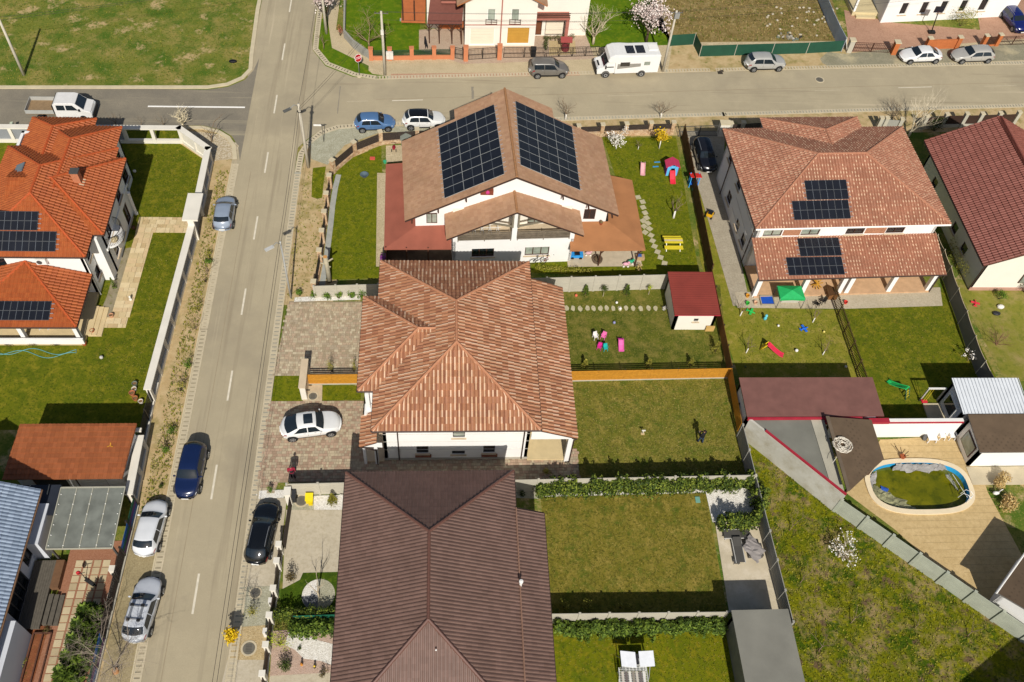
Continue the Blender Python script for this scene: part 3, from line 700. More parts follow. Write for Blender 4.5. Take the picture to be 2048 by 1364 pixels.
# gable walls
def gable(y, w, z0, z1, zt, T=TC_, m=M_white, nm='gable_wall', t=.25):
 b = MB(); A = [T(-w, y, z0), T(w, y, z0), T(w, y, z1), T(0, y, zt), T(-w, y, z1)]; B = [T(-w, y + t, z0), T(w, y + t, z0), T(w, y + t, z1), T(0, y + t, zt), T(-w, y + t, z1)]
 b.face(A); b.face(B[::-1])
 for i in range(5): b.face([A[i], B[i], B[(i + 1) % 5], A[(i + 1) % 5]])
 return b.build(nm, m, h)
gable(.75, 8.6, 2.6, 4.55, 9.0); gable(9.6, 8.6, 0, 4.6, 9.0)
gable(11.0, 4.2, 0, 6.8, 8.95)
block(h, TC_, -8.6, 8.6, .76, 9.6, 0, 4.4, M_white, W=[(2, 3.5, .9, 2.2), (6, 7.2, .9, 2.2)], E=[(2, 3.5, .9, 2.2), (5, 7, .3, 2.3)], N=[(3, 4.5, .9, 2.2), (12, 13.5, .9, 2.2)])
block(h, TC_, -4.2, 4.2, 9.7, 11.0, 0, 6.6, M_white)
# front bay with loggias
for sx, gm in ((-1, M_glass), (1, M_curt)):
 x0, x1 = (-5.35, -.25) if sx < 0 else (.25, 5.35)
 pass
wall(h, TC_(-5.4, -1.35, 0), TC_(-.0, -1.35, 0), 0, 3.15, [(1.7, 3.7, 1.0, 2.1)], fm=M_fbrown)
wall(h, TC_(0, -1.35, 0), TC_(5.4, -1.35, 0), 0, 3.15, [(1.1, 3.3, 1.0, 2.1, 'window', M_curt)], fm=M_fbrown)
wall(h, TC_(5.4, -1.35, 0), TC_(5.4, .8, 0), 0, 4.4); wall(h, TC_(-5.4, .8, 0), TC_(-5.4, -1.35, 0), 0, 4.4)
b = MB()
for x in (-5.2, 0, 5.2): b.obox(TC_(x, -1.25, 3.72 if x else 4.9), Vector((.2 if x else .22, 0, 0)), Vector((0, .14, 0)), Vector((0, 0, .58 if x else 1.8)))
b.each('loggia_pillar', M_white, h)
MB().add([TC_(-5.4, -1.3, 3.05), TC_(5.4, -1.3, 3.05), TC_(5.4, .75, 3.05), TC_(-5.4, .75, 3.05)], [(0, 1, 2, 3)]).build('loggia_floor', M_sill, h)
wall(h, TC_(-5.3, .6, 0), TC_(5.3, .6, 0), 3.06, 5.2, [(1.7, 3.6, 3.1, 4.9, 'window', M_curt), (6.7, 8.6, 3.1, 4.9, 'window', M_curt)], m=M_cream, name='loggia_back_wall', sill=False)
rw = mat('rail_weathered', '6f6455', .8, .25, 3)
for sx in (-1, 1):
 x0, x1 = (.3, 4.95)
 r = MB(); 
 for k in range(5): r.beam(TC_(sx * x0, -1.38, 3.35 + k * .2), TC_(sx * x1, -1.38, 3.35 + k * .2), .04, .13)
 for x in (x0, (x0 + x1) / 2, x1): r.beam(TC_(sx * x, -1.36, 3.1), TC_(sx * x, -1.36, 4.25), .07, .07)
 r.build('balcony_railing', rw, h)
 br = MB(); bw = mat('bracket_wood', '7d7462', .8, .15, 3)
 br.beam(TC_(sx * .25, -1.55, 5.1), TC_(sx * 2.6, -1.75, 5.9), .14, .14); br.beam(TC_(sx * .25, -1.6, 5.0), TC_(sx * .25, -1.6, 6.6), .16, .14)
 br.build('bracket', bw, h)
rb = MB(); rb.beam(TC_(-4.0, -.6, 4.0), TC_(-1.1, -.6, 4.0), .03, .03)
for i in range(9): rb.beam(TC_(-4.0 + i * .35, -.6, 3.1), TC_(-4.0 + i * .35 + (.2 if i % 2 else -.2), -.3, 4.0), .03, .03)
rb.build('drying_frame', M_fwhite, h)
for (x, w_) in ((-7.15, .95), (7.0, 1.05)):
 q = TC_(x, .74, 0); fr = MB(); fr.obox(TC_(x, .74, 4.0), Vector((w_ / 2, .0, 0)), Vector((0, .03, 0)), Vector((0, 0, .62))); wn = fr.build('window', M_fbrown, h)
 for s in (-1, 1): MB().obox(TC_(x + s * w_ * .24, .715, 4.0), Vector((w_ * .2, 0, 0)), Vector((0, .02, 0)), Vector((0, 0, .52))).build('pane', M_curt if x < 0 else M_glass, wn)
nest = MB(); nest.obox(TC_(-2.4, .55, 7.3), Vector((.55, 0, 0)), Vector((0, .2, 0)), Vector((0, 0, .25))); wn = nest.build('roof_niche', mat('niche_wood', '7a3c28', .8, .1), h)
MB().ball(TC_(-2.35, .38, 7.35), (.2, .15, .22)).build('flower_basket', mat('pink_flowers', 'c03c7c', .8, .3, 8), wn)
b = MB()
for x in (-8.9, -6.6, -4.2, 4.2, 6.6, 8.9): b.obox(TC_(x, .1, zr - abs(x) * .521 - .35), Vector((.06, 0, 0)), Vector((0, .25, 0)), Vector((0, 0, .08)))
b.each('purlin_end', M_fbrown, h)
# annexes
rm = mat('felt_red', '965644', .8, .10, .8, .1, 40); bm_ = mat('felt_brown', 'a47048', .8, .10, .8, .1, 40)
an = MB(); an.slab([(-5.35, 64.1, 3.0), (-5.15, 53.85, 2.55), (.75, 53.95, 2.55), (.75, 56.4, 3.05), (-2.3, 56.3, 3.05), (-2.6, 64.3, 3.15)], .1); an.build('annex_roof', rm, h)
an2 = MB(); an2.slab([(11.3, 53.85, 2.55), (18.15, 54.05, 2.5), (17.95, 62.7, 2.75), (15.6, 63.1, 3.0), (15.0, 57.0, 3.05), (11.5, 56.9, 3.05)], .1); an2.build('porch_roof', bm_, h)
pp = MB()
for x, y in ((-5.0, 54.1), (-3.2, 54.05), (-1.3, 54.05), (-5.1, 59), (-5.2, 63.8)): pp.box(x - .06, x + .06, y - .06, y + .06, 0, 2.6)
pp.each('annex_post', M_fbrown, h)
pp = MB()
for x in (14.2, 17.6): pp.beam((x, 54.3, 0), (x, 54.3, 2.5), .12, .12); pp.beam((x, 54.3, 1.7), (x + .45, 54.25, 2.45), .08, .08)
pp.box(17.7, 17.85, 58, 58.15, 0, 2.6)
pp.each('porch_post', M_fbrown, h)
ag = MB(); ag.box(-5.05, -5.0, 54.3, 63.6, 0, 2.4); ag.build('annex_glazing', mat('dark_glass', '2a2622', .2, .2), h)
sheet('terrace_dark', [(-5.0, 54.2), (.8, 54.2), (.8, 56.6), (-5.0, 56.6)], .06, mat('terrace_dark_tile', '6c5a4a', .8, .2, 2))
sheet('terrace_pale', [(11.4, 54.1), (18.3, 54.25), (18.2, 62), (14.8, 62), (14.8, 57), (11.4, 57)], .06, mat('terrace_stone', 'b9ab93', .8, .1, 2))
sheet('side_path', [(-6.0, 54), (-5.3, 54), (-5.5, 66), (-6.4, 66)], .05, M_gravelpav)
# arrays
for nm, lab, Pl, corner, side in (('solar_array', 'large solar array on the left slope of the tan gable roof', L1, (890, 398), -1), ('solar_array', 'large solar array on the right slope of the tan gable roof', R1, (1040, 331), 1)):
 o = on_slope(Pl, *corner)
 far = on_slope(Pl, *((1010, 349) if side < 0 else (1160, 382)))
 N_ = on_slope(Pl, *((887, 254) if side < 0 else (1028, 202)))
 if side > 0:
  u = far - o
 else: u = far - o
 v = N_ - o; n = u.cross(v).normalized(); n = n if n.z > 0 else -n
 uu = u.normalized(); vv = (v - uu * v.dot(uu))
 pw, ph = u.length / 3 - .014, vv.length / 8 - .014
 vd = vv.normalized()
 panel_array(nm, lab, (lambda o, uu, vd, n: (lambda a, b, h_: o + uu * a + vd * b + n * h_))(o, uu, vd, n), 3, 8 if side < 0 else 8, pw, ph, frame=mat('panel_frame_pale', '9c9e9c', .4, .05))
# - right house, terracotta mottled tiles
TE_ = xf((36.0, 60.55, 0), .045)
h = thing('house', 'duplex with terracotta mottled tile roof, small solar arrays and a front porch roof', 'house', (36, 54.5, 0))
ze, zr = 5.8, 8.45
pl, cp = hip_x(TE_, -9.0, 9.0, -6.45, 6.45, ze, zr, -2.35, 2.15)
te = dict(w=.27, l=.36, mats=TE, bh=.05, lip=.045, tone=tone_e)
capE = mat('ridge_terracotta', 'a8745a', .75, .1, 4)
roof_planes(h, pl, TE[1], te, cp, capE, fascia=M_fwhite)
wx0, wx1 = -4.95, 4.85
wpl, wcp = hip_y(TE_, wx0, wx1, -2, 7.95, ze, 7.55, -2, 4.2)
roof_planes(h, wpl[1:], TE[1], te, [(TE_(-.05, 2.0, 7.55), TE_(-.05, 4.2, 7.55)), wcp[3], wcp[4]], capE, fascia=M_fwhite, name='wing_roof')
low = [[TE_(-8.75, -9.8, 2.85), TE_(8.7, -9.8, 2.85), TE_(8.7, -5.85, 3.95), TE_(-8.75, -5.85, 3.95)]]
roof_planes(h, low, TE[1], te, (), capE, fascia=M_fwhite, name='porch_roof')
SW, SE, NE, NW = TE_(-8.4, -5.85, 0), TE_(8.4, -5.85, 0), TE_(8.4, 5.85, 0), TE_(-8.4, 5.85, 0)
wall(h, SW, SE, 0, 5.75, [(.6, 2.3, 4.1, 5.5, 'window', M_curt), (4.1, 5.8, 4.1, 5.5, 'window', M_curt), (8.3, 10.0, 4.1, 5.5, 'window'), (12.1, 13.8, 4.1, 5.5, 'window'), (2, 4.2, .2, 2.3), (6, 8, .2, 2.3), (10, 12, .2, 2.3), (13, 15.5, .2, 2.3)], fm=M_fbrown)
wall(h, SE, NE, 0, 5.75, [(3, 4.2, 3.6, 4.8), (7, 8.2, 3.6, 4.8)]); wall(h, NE, NW, 0, 5.75, [(3, 4.5, 3.6, 4.8)])
wall(h, NW, SW, 0, 5.75, [(1.2, 2.2, 3.8, 5.0), (4.6, 5.7, 3.7, 5.0), (3.6, 4.8, .9, 2.1), (7.2, 8.2, .9, 1.9), (9.2, 10.3, .9, 2.1)], m=M_white)
b = MB()
for x0, x1 in ((-6.0, -4.4), (1.7, 3.6)): b.obox(TE_((x0 + x1) / 2, -5.87, 4.8), Vector(((x1 - x0) / 2, .02, 0)), Vector((0, .02, 0)), Vector((0, 0, .62)))
b.each('brick_cladding', mat('cladding_brick', 'a5765a', .9, .25, 7), h)
for x in (-8.3, -3.9, -.35, .35, 4.4, 8.2): MB().obox(TE_(x, -9.3, 1.45), Vector((.2, 0, 0)), Vector((0, .2, 0)), Vector((0, 0, 1.4))).build('porch_pillar', M_white, h)
b = MB(); b.obox(TE_(0, -9.3, 2.72), Vector((8.5, .38, 0)), Vector((0, .14, 0)), Vector((0, 0, .14))); b.build('porch_beam', M_white, h)
b = MB(); b.add([TE_(-8.4, -9.6, .18), TE_(8.4, -9.6, .18), TE_(8.4, -5.9, .18), TE_(-8.4, -5.9, .18), TE_(-8.4, -9.6, 0), TE_(8.4, -9.6, 0)], [(0, 1, 2, 3), (4, 5, 1, 0)]); b.build('porch_floor', mat('porch_stone', 'c09c78', .8, .12, 2), h)
b = MB()
for z in (1.45, 2.9, 4.35): b.obox(TE_(-8.41, 0, z), Vector((.012, 0, 0)), Vector((0, 5.85, 0)), Vector((0, 0, .015)))
b.each('wall_groove', mat('groove_grey', 'c4bfb5', .9), h)
eave_gutters(h, [TE_(-9.03, -6.5, ze), TE_(9.03, -6.5, ze)], M_fwhite, .09, close=False); eave_gutters(h, [TE_(-9.05, 6.5, ze), TE_(-9.05, -6.5, ze)], M_gut, close=False)
eave_gutters(h, [TE_(-8.8, -9.85, 2.85), TE_(8.75, -9.85, 2.85)], M_gut, close=False)
for x, y in ((-8.55, 3.5), (-8.55, -5.4)): q = TE_(x, y, 0); downpipe(h, TE_(-9.0, y, 5.7), q.x, q.y, M_gut)
q = TE_(8.35, -9.6, 0); downpipe(h, TE_(8.5, -9.8, 2.75), q.x, q.y, M_gut)
# arrays of dark panels: each is one thing
fE = mat('panel_frame_dark', '5c5e60', .4, .05)
def arr(lab, poly, bl, br, tl, cols, rows, skip=()):
 o = on_slope(poly, *bl); r = on_slope(poly, *br); t = on_slope(poly, *tl)
 u = r - o; n = u.cross(t - o).normalized(); n = n if n.z > 0 else -n; uu = u.normalized(); v = (t - o) - uu * (t - o).dot(uu); vd = v.normalized()
 return panel_array('solar_array', lab, lambda a, b, k: o + uu * a + vd * b + n * k, cols, rows, u.length / cols - .014, v.length / rows - .014, frame=fE, skip=skip, lift=.04)
arr('solar array of three by two black panels high on the terracotta roof', pl[0], (1613, 401), (1697, 399), (1607, 362), 3, 2)
arr('solar array of four by two black panels lower on the terracotta main roof', pl[0], (1588, 441), (1701, 438), (1582, 403), 4, 2)
arr('solar array of three by two black panels upper on the terracotta porch roof', low[0], (1600, 514), (1683, 512), (1594, 478), 3, 2)
arr('solar array of four by two black panels near the eave of the terracotta porch roof', low[0], (1577, 552), (1689, 550), (1572, 516), 4, 2)
# - left house, orange metal tiles
h = thing('house', 'white house with bright orange metal tile roofs and a balcony, behind the white wall', 'house', (-33, 51, 0))
ta = dict(w=.31, l=.42, mats=TA, bh=.075, lip=.06)
capA = mat('ridge_orange', 'b4542a', .6, .06)
pl, cp = hip_y(ID, -38.1, -28.75, 50.05, 62.8, 5.6, 7.95, 54.8, 58.0)
roof_planes(h, pl, TA[0], ta, cp, capA, fascia=M_gut); PA = pl
wp, wc = hip_x(ID, -36, -27.85, 52.5, 61.5, 5.58, 7.55, -36, -32.4)
roof_planes(h, [wp[0], wp[1], wp[2]], TA[0], ta, [(Vector((-34.0, 57, 7.55)), Vector((-32.4, 57, 7.55))), wc[2], wc[3] if False else (wp[1][1], wp[1][2])], capA, name='bay_roof', fascia=M_gut)
np_, nc = hip_y(ID, -35.2, -29.0, 56, 65.6, 5.6, 7.35, 56, 62.0)
roof_planes(h, np_[1:], TA[0], ta, [nc[0], nc[3], nc[4]], capA, name='wing_roof', fascia=M_gut)
np2, nc2 = hip_y(ID, -37.2, -31.6, 60, 67.0, 5.3, 6.6, 60, 64.4)
roof_planes(h, np2[1:], TA[0], ta, [nc2[0], nc2[3], nc2[4]], capA, name='rear_roof', fascia=M_gut)
wp3, wc3 = hip_x(ID, -44, -33.3, 52.5, 58.5, 6.6, 8.1, -44, -36)
block(h, ID, -37.6, -29.35, 50.7, 65.0, 0, 5.5, M_white, S=[(.6, 2, 3.4, 4.6), (1, 2.5, .3, 2.3), (5, 6.5, .3, 2.3)], E=[(.6, 1.5, 3.5, 4.6), (.7, 1.7, 1.0, 2.2), (9.5, 10.7, 3.4, 4.6), (12.2, 13.4, 3.4, 4.6), (12, 13.5, .9, 2.2)])
block(h, ID, -29.4, -28.4, 53.2, 61.0, 0, 5.5, M_white, S=[(.2, .8, 3.4, 4.7)], E=[(.8, 2.1, 3.0, 4.9), (1.0, 2.0, .8, 2.2), (3.0, 4.0, .8, 2.2), (5, 6.2, 3.3, 4.7), (5.2, 6.4, .2, 2.3)])
b = MB()
for z in (2.85,): b.box(-28.45, -28.33, 53.1, 61.1, z, z + .22)
b.build('string_course', M_white, h)
b = MB(); b.obox((-28.9, 52.75, 2.65), (.45, 0, 0), (0, .45, 0), (0, 0, 2.65)); b.build('buttress', M_white, h)
# round balcony with iron rail
q = MB(); cx, cy = -28.4, 54.8
pts = [(cx, cy - 1.3)] + [(cx + .95 * math.cos(R_(a)), cy + 1.3 * math.sin(R_(a))) for a in range(-75, 76, 15)] + [(cx, cy + 1.3)]
q.prism(pts, 2.75, 2.98, bottom=True); bal = q.build('balcony', M_white, h)
r = MB(); pr = [Vector((x, y, 3.9)) for x, y in pts]; r.tube(pr, .03, 5)
for x, y in pts: r.tube([(x, y, 2.98), (x, y, 3.9)], .016, 4)
for a_, b2 in zip(pts[:-1], pts[1:]): x, y = (a_[0] + b2[0]) / 2, (a_[1] + b2[1]) / 2; r.tube([(x, y, 2.98), (x, y, 3.9)], .012, 4)
r.build('railing', mat('wrought_iron', '3a342e', .6), bal)
MB().ball((-28.0, 54.2, 3.15), (.3, .4, .2)).build('stone_heap', mat('pebbles', 'c9b790', .9, .3, 12), bal)
MB().lathe((-28.15, 60.2, 0), [(.17, 0), (.17, .2), (.13, .25), (.13, 2.6), (.18, 2.75)], 12).build('column', M_white, h)
# chimney, skylight, air conditioner
p = on_slope(wp[1], 157, 362); ch = MB(); ch.box(p.x - .3, p.x + .3, p.y - .28, p.y + .28, p.z - .3, p.z + 1.1); c = ch.build('chimney', mat('chimney_brick', 'b07050', .9, .12, 6), h)
MB().box(p.x - .36, p.x + .36, p.y - .34, p.y + .34, p.z + 1.1, p.z + 1.2).build('chimney_cap', M_fgrey, c)
MB().obox((p.x, p.y - .1, p.z + .02), (.5, 0, -.16), (0, .5, 0), (0, 0, .03)).build('flashing', M_sill, c)
p = on_slope(PA[3], 41, 340); MB().obox(p + Vector((0, 0, .24)), (.38, 0, .19), (0, .5, 0), (-.02, 0, .04)).build('skylight', mat('skylight_glass', '6d7880', .1, .1), h)
ac = thing('air_conditioner', 'white air conditioner outdoor unit on the wall above the orange porch roof', 'air conditioner', (-32.6, 50.6, 4.2))
MB().box(-33.0, -32.2, 50.3, 50.68, 4.3, 4.9).build('casing', M_fwhite, ac); MB().lathe((-32.72, 50.29, 4.6), [(.22, 0), (.22, .02), (.05, .03)], 14, axis=(0, -1, 0)).build('fan_grille', M_fgrey, ac)
# porch
P = Vector((-34.0, 50.6, 4.35)); a1, a2, a3, a4 = Vector((-38.8, 45.1, 2.8)), Vector((-29.2, 45.1, 2.8)), Vector((-29.2, 50.65, 2.8)), Vector((-38.8, 50.65, 2.8))
PP = [[a1, a2, P], [a2, a3, P], [a4, a1, P]]
roof_planes(h, PP, TA[0], ta, [(a2, P), (a1, P)], capA, name='porch_roof', fascia=M_gut)
for x in (-38.2, -34.1, -29.75): MB().box(x - .17, x + .17, 45.55, 45.9, .3, 2.75).build('porch_column', M_white, h)
MB().box(-39, -29.4, 45.3, 50.7, 0, .3).build('porch_floor', mat('travertine', 'cdb78c', .8, .1, 1.5), h)
MB().box(-39, -29.3, 45.2, 45.36, .3, .95).build('parapet', M_white, h)
b = MB()
for i in range(3): b.box(-29.4 + i * .38, -29.4 + (i + 1) * .38, 46.2, 49.2, 0, .3 - i * .09)
b.each('step', MATS['travertine'], h)
eave_gutters(h, [(-29.15, 50.6, 2.8), (-29.15, 45.05, 2.8), (-38.8, 45.05, 2.8)], M_gut, close=False)
eave_gutters(h, [(-27.8, 61.5, 5.6), (-27.8, 52.45, 5.6), (-28.7, 52.45, 5.6), (-28.7, 50.0, 5.6), (-38, 50, 5.6)], M_gut, close=False)
downpipe(h, (-28.72, 50.1, 5.5), -29.25, 50.6, M_fwhite); downpipe(h, (-29.2, 45.2, 2.7), -29.5, 45.5, M_fgrey)
def arrA(lab, poly, br, rows_, cols, top, skip=()):
 pw, ph = 1.02, 1.72
 o = on_slope(poly, *br); u = Vector((-1, 0, 0)); n = (Vector(poly[1]) - Vector(poly[0])).cross(Vector(poly[2]) - Vector(poly[0])).normalized(); n = n if n.z > 0 else -n
 v = n.cross(u).normalized(); v = v if v.z > 0 else -v
 t = on_slope(poly, *top); ph = abs((t - o).dot(v)) / rows_ - .014
 return panel_array('solar_array', lab, lambda a, b, k: o + u * a + v * b + n * k, cols, rows_, pw, ph, frame=fE, skip=skip, lift=.09)
arrA('upper two rows of black solar panels on the orange hip roof', PA[0], (76, 462), 2, 4, (78, 424))
arrA('lower two rows of black solar panels on the orange hip roof', PA[0], (112, 504), 2, 5, (117, 464))
arrA('two rows of black solar panels on the low orange porch roof', PP[0], (99, 642), 2, 5, (105, 604))
# - far right house, maroon metal tiles
h = thing('house', 'cream house with plain maroon metal tile gable roof at the right edge', 'house', (54, 52, 0))
Wr = [Vector((47.85, 67.6, 4.0)), Vector((48.1, 51.15, 4.0)), Vector((54.2, 51.15, 7.15)), Vector((54.2, 67.6, 7.15))]
Er = [Vector((60.3, 51.15, 4.0)), Vector((60.3, 67.6, 4.0)), Vector((54.2, 67.6, 7.15)), Vector((54.2, 51.15, 7.15))]
roof_planes(h, [Wr, Er], TF[0], dict(w=.27, l=.52, mats=TF, bh=.06, lip=.07), [(Wr[2], Wr[3])], TF[0])
b = MB(); y = 51.75
b.face([(48.75, y, 0), (59.7, y, 0), (59.7, y, 4.0), (54.2, y, 6.85), (48.75, y, 4.0)]); b.build('gable_wall', M_cream, h)
wall(h, (48.75, 67), (48.75, 51.75), 0, 4.0, [(2.5, 3.5, 1.2, 2.2), (8.6, 9.6, 1.2, 2.2), (11.2, 12.2, 1.2, 2.2)], m=M_cream); wall(h, (59.7, 51.76), (59.7, 67), 0, 4.0, m=M_cream); wall(h, (59.7, 67), (48.75, 67), 0, 3.9, m=M_cream)
fr = MB(); fr.box(53.0, 54.9, 51.68, 51.76, 1.0, 2.3); w_ = fr.build('window', M_fbrown, h)
for x in (53.08, 54.0): MB().box(x, x + .8, 51.66, 51.69, 1.08, 2.22).build('pane', M_curt, w_)
MB().box(48.7, 59.8, 51.6, 51.76, 0, .3).build('plinth', mat('plinth_pink', 'b08a78', .9, .1), h)
eave_gutters(h, [(47.8, 67.5, 4.0), (48.05, 51.2, 4.0)], M_gut, close=False); downpipe(h, (48.1, 51.4, 3.9), 48.7, 51.68, M_gut)
# - top house with garages
h = thing('house', 'white two family house with garage doors and brown tiled porch at the top', 'house', (6, 87, 0))
gd = mat('garage_cream', 'e0d6c0', .6, .03); gy = mat('garage_ochre', 'b98b3a', .6, .06)
pk = mat('trim_pink', 'a5685a', .8, .08)
wall(h, (2.4, 86.4), (9.9 + .3, 86.75), 0, 6.2, [(.55, 3.3, .15, 2.3, 'garage', gd), (4.65, 7.2, .25, 2.4, 'garage', gy), (2.4, 3.3, 3.2, 4.7, 'window', M_curt), (5.0, 5.9, 3.2, 4.7, 'window', M_curt)], m=M_cream, fm=M_fwhite, sill=False)
b = MB(); b.beam((6.35, 86.5, 0), (6.35, 86.5, 6.2), .12, .12); b.beam((2.4, 86.36, 2.75), (10.2, 86.71, 2.75), .04, .09); b.build('trim_band', pk, h)
for x in (5.25, 7.85):
 r = MB(); y = 86.35 + (x - 2.4) * .045
 for z in (2.98, 3.25, 3.52): r.beam((x - .62, y - .18, z), (x + .62, y - .18, z), .035, .05)
 for k in range(3): r.beam((x - .6 + k * .6, y - .18, 2.9), (x - .6 + k * .6, y - .18, 3.6), .045, .045)
 r.build('window_rail', M_fbrown, h)
lr = [[Vector((-1.7, 86.5, 2.7)), Vector((2.1, 86.6, 2.7)), Vector((2.3, 89.6, 3.9)), Vector((-1.4, 89.4, 3.9))]]
roof_planes(h, lr, mat('felt_maroon', '6e4238', .85, .1, 4), None, name='porch_roof')
for x in (-1.5, -.4, 1.0, 2.05):
 pb = MB(); pb.beam((x, 86.75, 0), (x, 86.75, 2.6), .12, .12)
 pb.beam((x, 86.75, 1.9), (x + .5, 86.75, 2.55), .07, .07); pb.beam((x, 86.75, 1.9), (x - .5, 86.75, 2.55), .07, .07); pb.build('porch_post', M_fbrown, h)
wall(h, (-1.8, 89.5), (2.4, 89.6), 0, 6.2, [(.5, 1.6, .9, 2.0), (2.2, 3.2, .2, 2.1)], m=M_cream)
MB().box(-.5, 2.3, 89.1, 89.5, .3, 1.1).build('wood_panelling', mat('terracotta_panel', 'b5683c', .8, .1), h)
b = MB(); b.slab([(-.2, 88.3, 4.2), (2.35, 88.4, 4.2), (2.35, 89.5, 4.2), (-.2, 89.4, 4.2)], .18); b.build('balcony', pk, h)
r = MB()
for z in (4.4, 4.65, 4.9, 5.1): r.beam((-.2, 88.3, z), (2.35, 88.4, z), .03, .08)
r.build('balcony_railing', M_fbrown, h)
wall(h, (10.2, 88.6), (16.2, 88.9), 0, 6.2, [(.1, .9, .1, 2.1, 'door', mat('door_wood', '6a4028', .6, .1)), (1.3, 3.5, .1, 2.2, 'garage', gd)], m=M_cream, fm=M_fbrown)
wall(h, (10.2, 86.75), (10.2, 88.6), 0, 6.2, m=M_cream)
b = MB(); b.slab([(10.3, 87.3, 3.1), (14.0, 87.5, 3.1), (14.0, 88.8, 3.1), (10.3, 88.6, 3.1)], .2); b.box(13.6, 13.95, 87.4, 87.7, 0, 2.9); b.build('balcony', pk, h)
r = MB()
for z in (3.25, 3.5, 3.75): r.beam((10.3, 87.3, z), (14.0, 87.5, z), .04, .1)
r.build('balcony_railing', M_fbrown, h)
g1 = [[Vector((1.5, 85.9, 5.4)), Vector((1.5, 98, 5.4)), Vector((6.4, 98, 8.2)), Vector((6.4, 85.9, 8.2))], [Vector((11.2, 98, 5.4)), Vector((11.2, 86.3, 5.4)), Vector((6.4, 85.9, 8.2)), Vector((6.4, 98, 8.2))]]
roof_planes(h, g1, TC[1], dict(w=.42, l=.36, mats=TC, bh=.012, lip=.03, barrel=False), [(g1[0][2], g1[0][3])], name='roof', fascia=mat('fascia_terracotta', 'a5683c', .8))
b = MB(); b.face([(2.4, 86.41, 6.15), (10.2, 86.76, 6.15), (6.4, 86.6, 8.0)]); b.build('gable', M_cream, h)
MB().prism([(10.0, 88.85), (16.1, 89.2), (16.1, 98), (-1.7, 98), (-1.7, 89.85), (2.6, 89.85), (2.6, 87.0), (10.0, 87.2)], 0, 6.1).build('house_core', M_cream, h)
MB().prism([(-4.7, 90), (-2.0, 90), (-2.0, 97), (-4.7, 97)], .3, .5).build('terrace_deck', MATS['terracotta_panel'], h)
for x in (-4.5, -3.2): MB().box(x - .08, x + .08, 90.1, 90.26, .5, 3).build('terrace_post', M_fbrown, h)
# roof of the right wing
# - top right house
h = thing('house', 'white house with tall narrow windows and a side porch at the top right', 'house', (60, 95, 0))
wall(h, (52.2, 92.9), (69.5, 95.0), 0, 3.6, [(1.9, 2.8, 1.0, 2.6), (4.5, 5.4, 1.0, 2.6), (7.0, 7.9, 1.0, 2.6), (9.6, 10.5, 1.0, 2.6), (12.2, 13.2, 1.0, 2.6)], m=M_white, fm=M_fwhite)
wall(h, (52.2, 101), (52.2, 92.9), 0, 3.6, m=M_white)
MB().prism([(49.0, 94.2), (52.2, 94.2), (52.2, 101), (49.0, 101)], 0, .5).build('porch_floor', mat('porch_cream', 'c8b890', .8, .06), h)
MB().prism([(49.4, 93.6), (51.8, 93.6), (51.8, 94.2), (49.4, 94.2)], 0, .25).build('porch_step', MATS['porch_cream'], h)
for x in (49.2,): MB().box(x - .12, x + .12, 94.3, 94.55, .5, 3.4).build('porch_column', M_white, h)
roof_planes(h, [[Vector((48.6, 93.6, 3.6)), Vector((70.2, 94.5, 3.6)), Vector((64, 102, 6.2)), Vector((54, 102, 6.2))]], TF[0], None)
# - sheds, garages, pool yard
def shed(name, label, cat_, rect, zf, zb, rmat, wmat, over=.2, ops=(), fascia=None, t=.12, tiles=None):
 """mono-pitch outbuilding: rect x0,x1,y0,y1; roof height zf at y0 and zb at y1"""
 x0, x1, y0, y1 = rect; s = thing(name, label, cat_, ((x0 + x1) / 2, y0, 0))
 z = lambda y: zf + (zb - zf) * (y - y0) / (y1 - y0)
 a, b_, c, d = (x0 + over, y0 + over), (x1 - over, y0 + over), (x1 - over, y1 - over), (x0 + over, y1 - over)
 wall(s, a, b_, 0, z(y0 + over) - .1, ops, wmat, fm=M_fgrey)
 for p, q in ((b_, c), (c, d), (d, a)): wall(s, p, q, 0, min(z(p[1]), z(q[1])) - .1, (), wmat)
 poly = [Vector((x0, y0, zf)), Vector((x1, y0, zf)), Vector((x1, y1, zb)), Vector((x0, y1, zb))]
 r = MB().slab(poly, t, 0, 1).build('roof', [rmat, fascia or rmat], s)
 if tiles: tile_slope(r, poly, **tiles)
 return s, poly
felt_m = mat('felt_wine', '84382e', .8, .12, .7, .1, 40)
s, _ = shed('garden_shed', 'small cream garden shed with wine red roof by the stepping stones', 'shed', (19.75, 23.75, 46.8, 51.4), 2.35, 2.65, felt_m, M_cream, ops=[(1.7, 2.1, 1.2, 1.6)], fascia=mat('trim_red', 'a02838', .6))
b = MB()
for k in range(20): y = 46.85 + k * .235; b.box(19.77, 23.73, y - .008, y + .008, 2.36 + (y - 46.8) * .065, 2.375 + (y - 46.8) * .065)
b.build('roof_seam', mat('seam_wine', '74302a', .8), s)
MB().obox((23.3, 46.85, .35), (.38, 0, 0), (0, .05, 0), (0, 0, .35)).build('board', mat('plywood', 'c09c5c', .8), s)
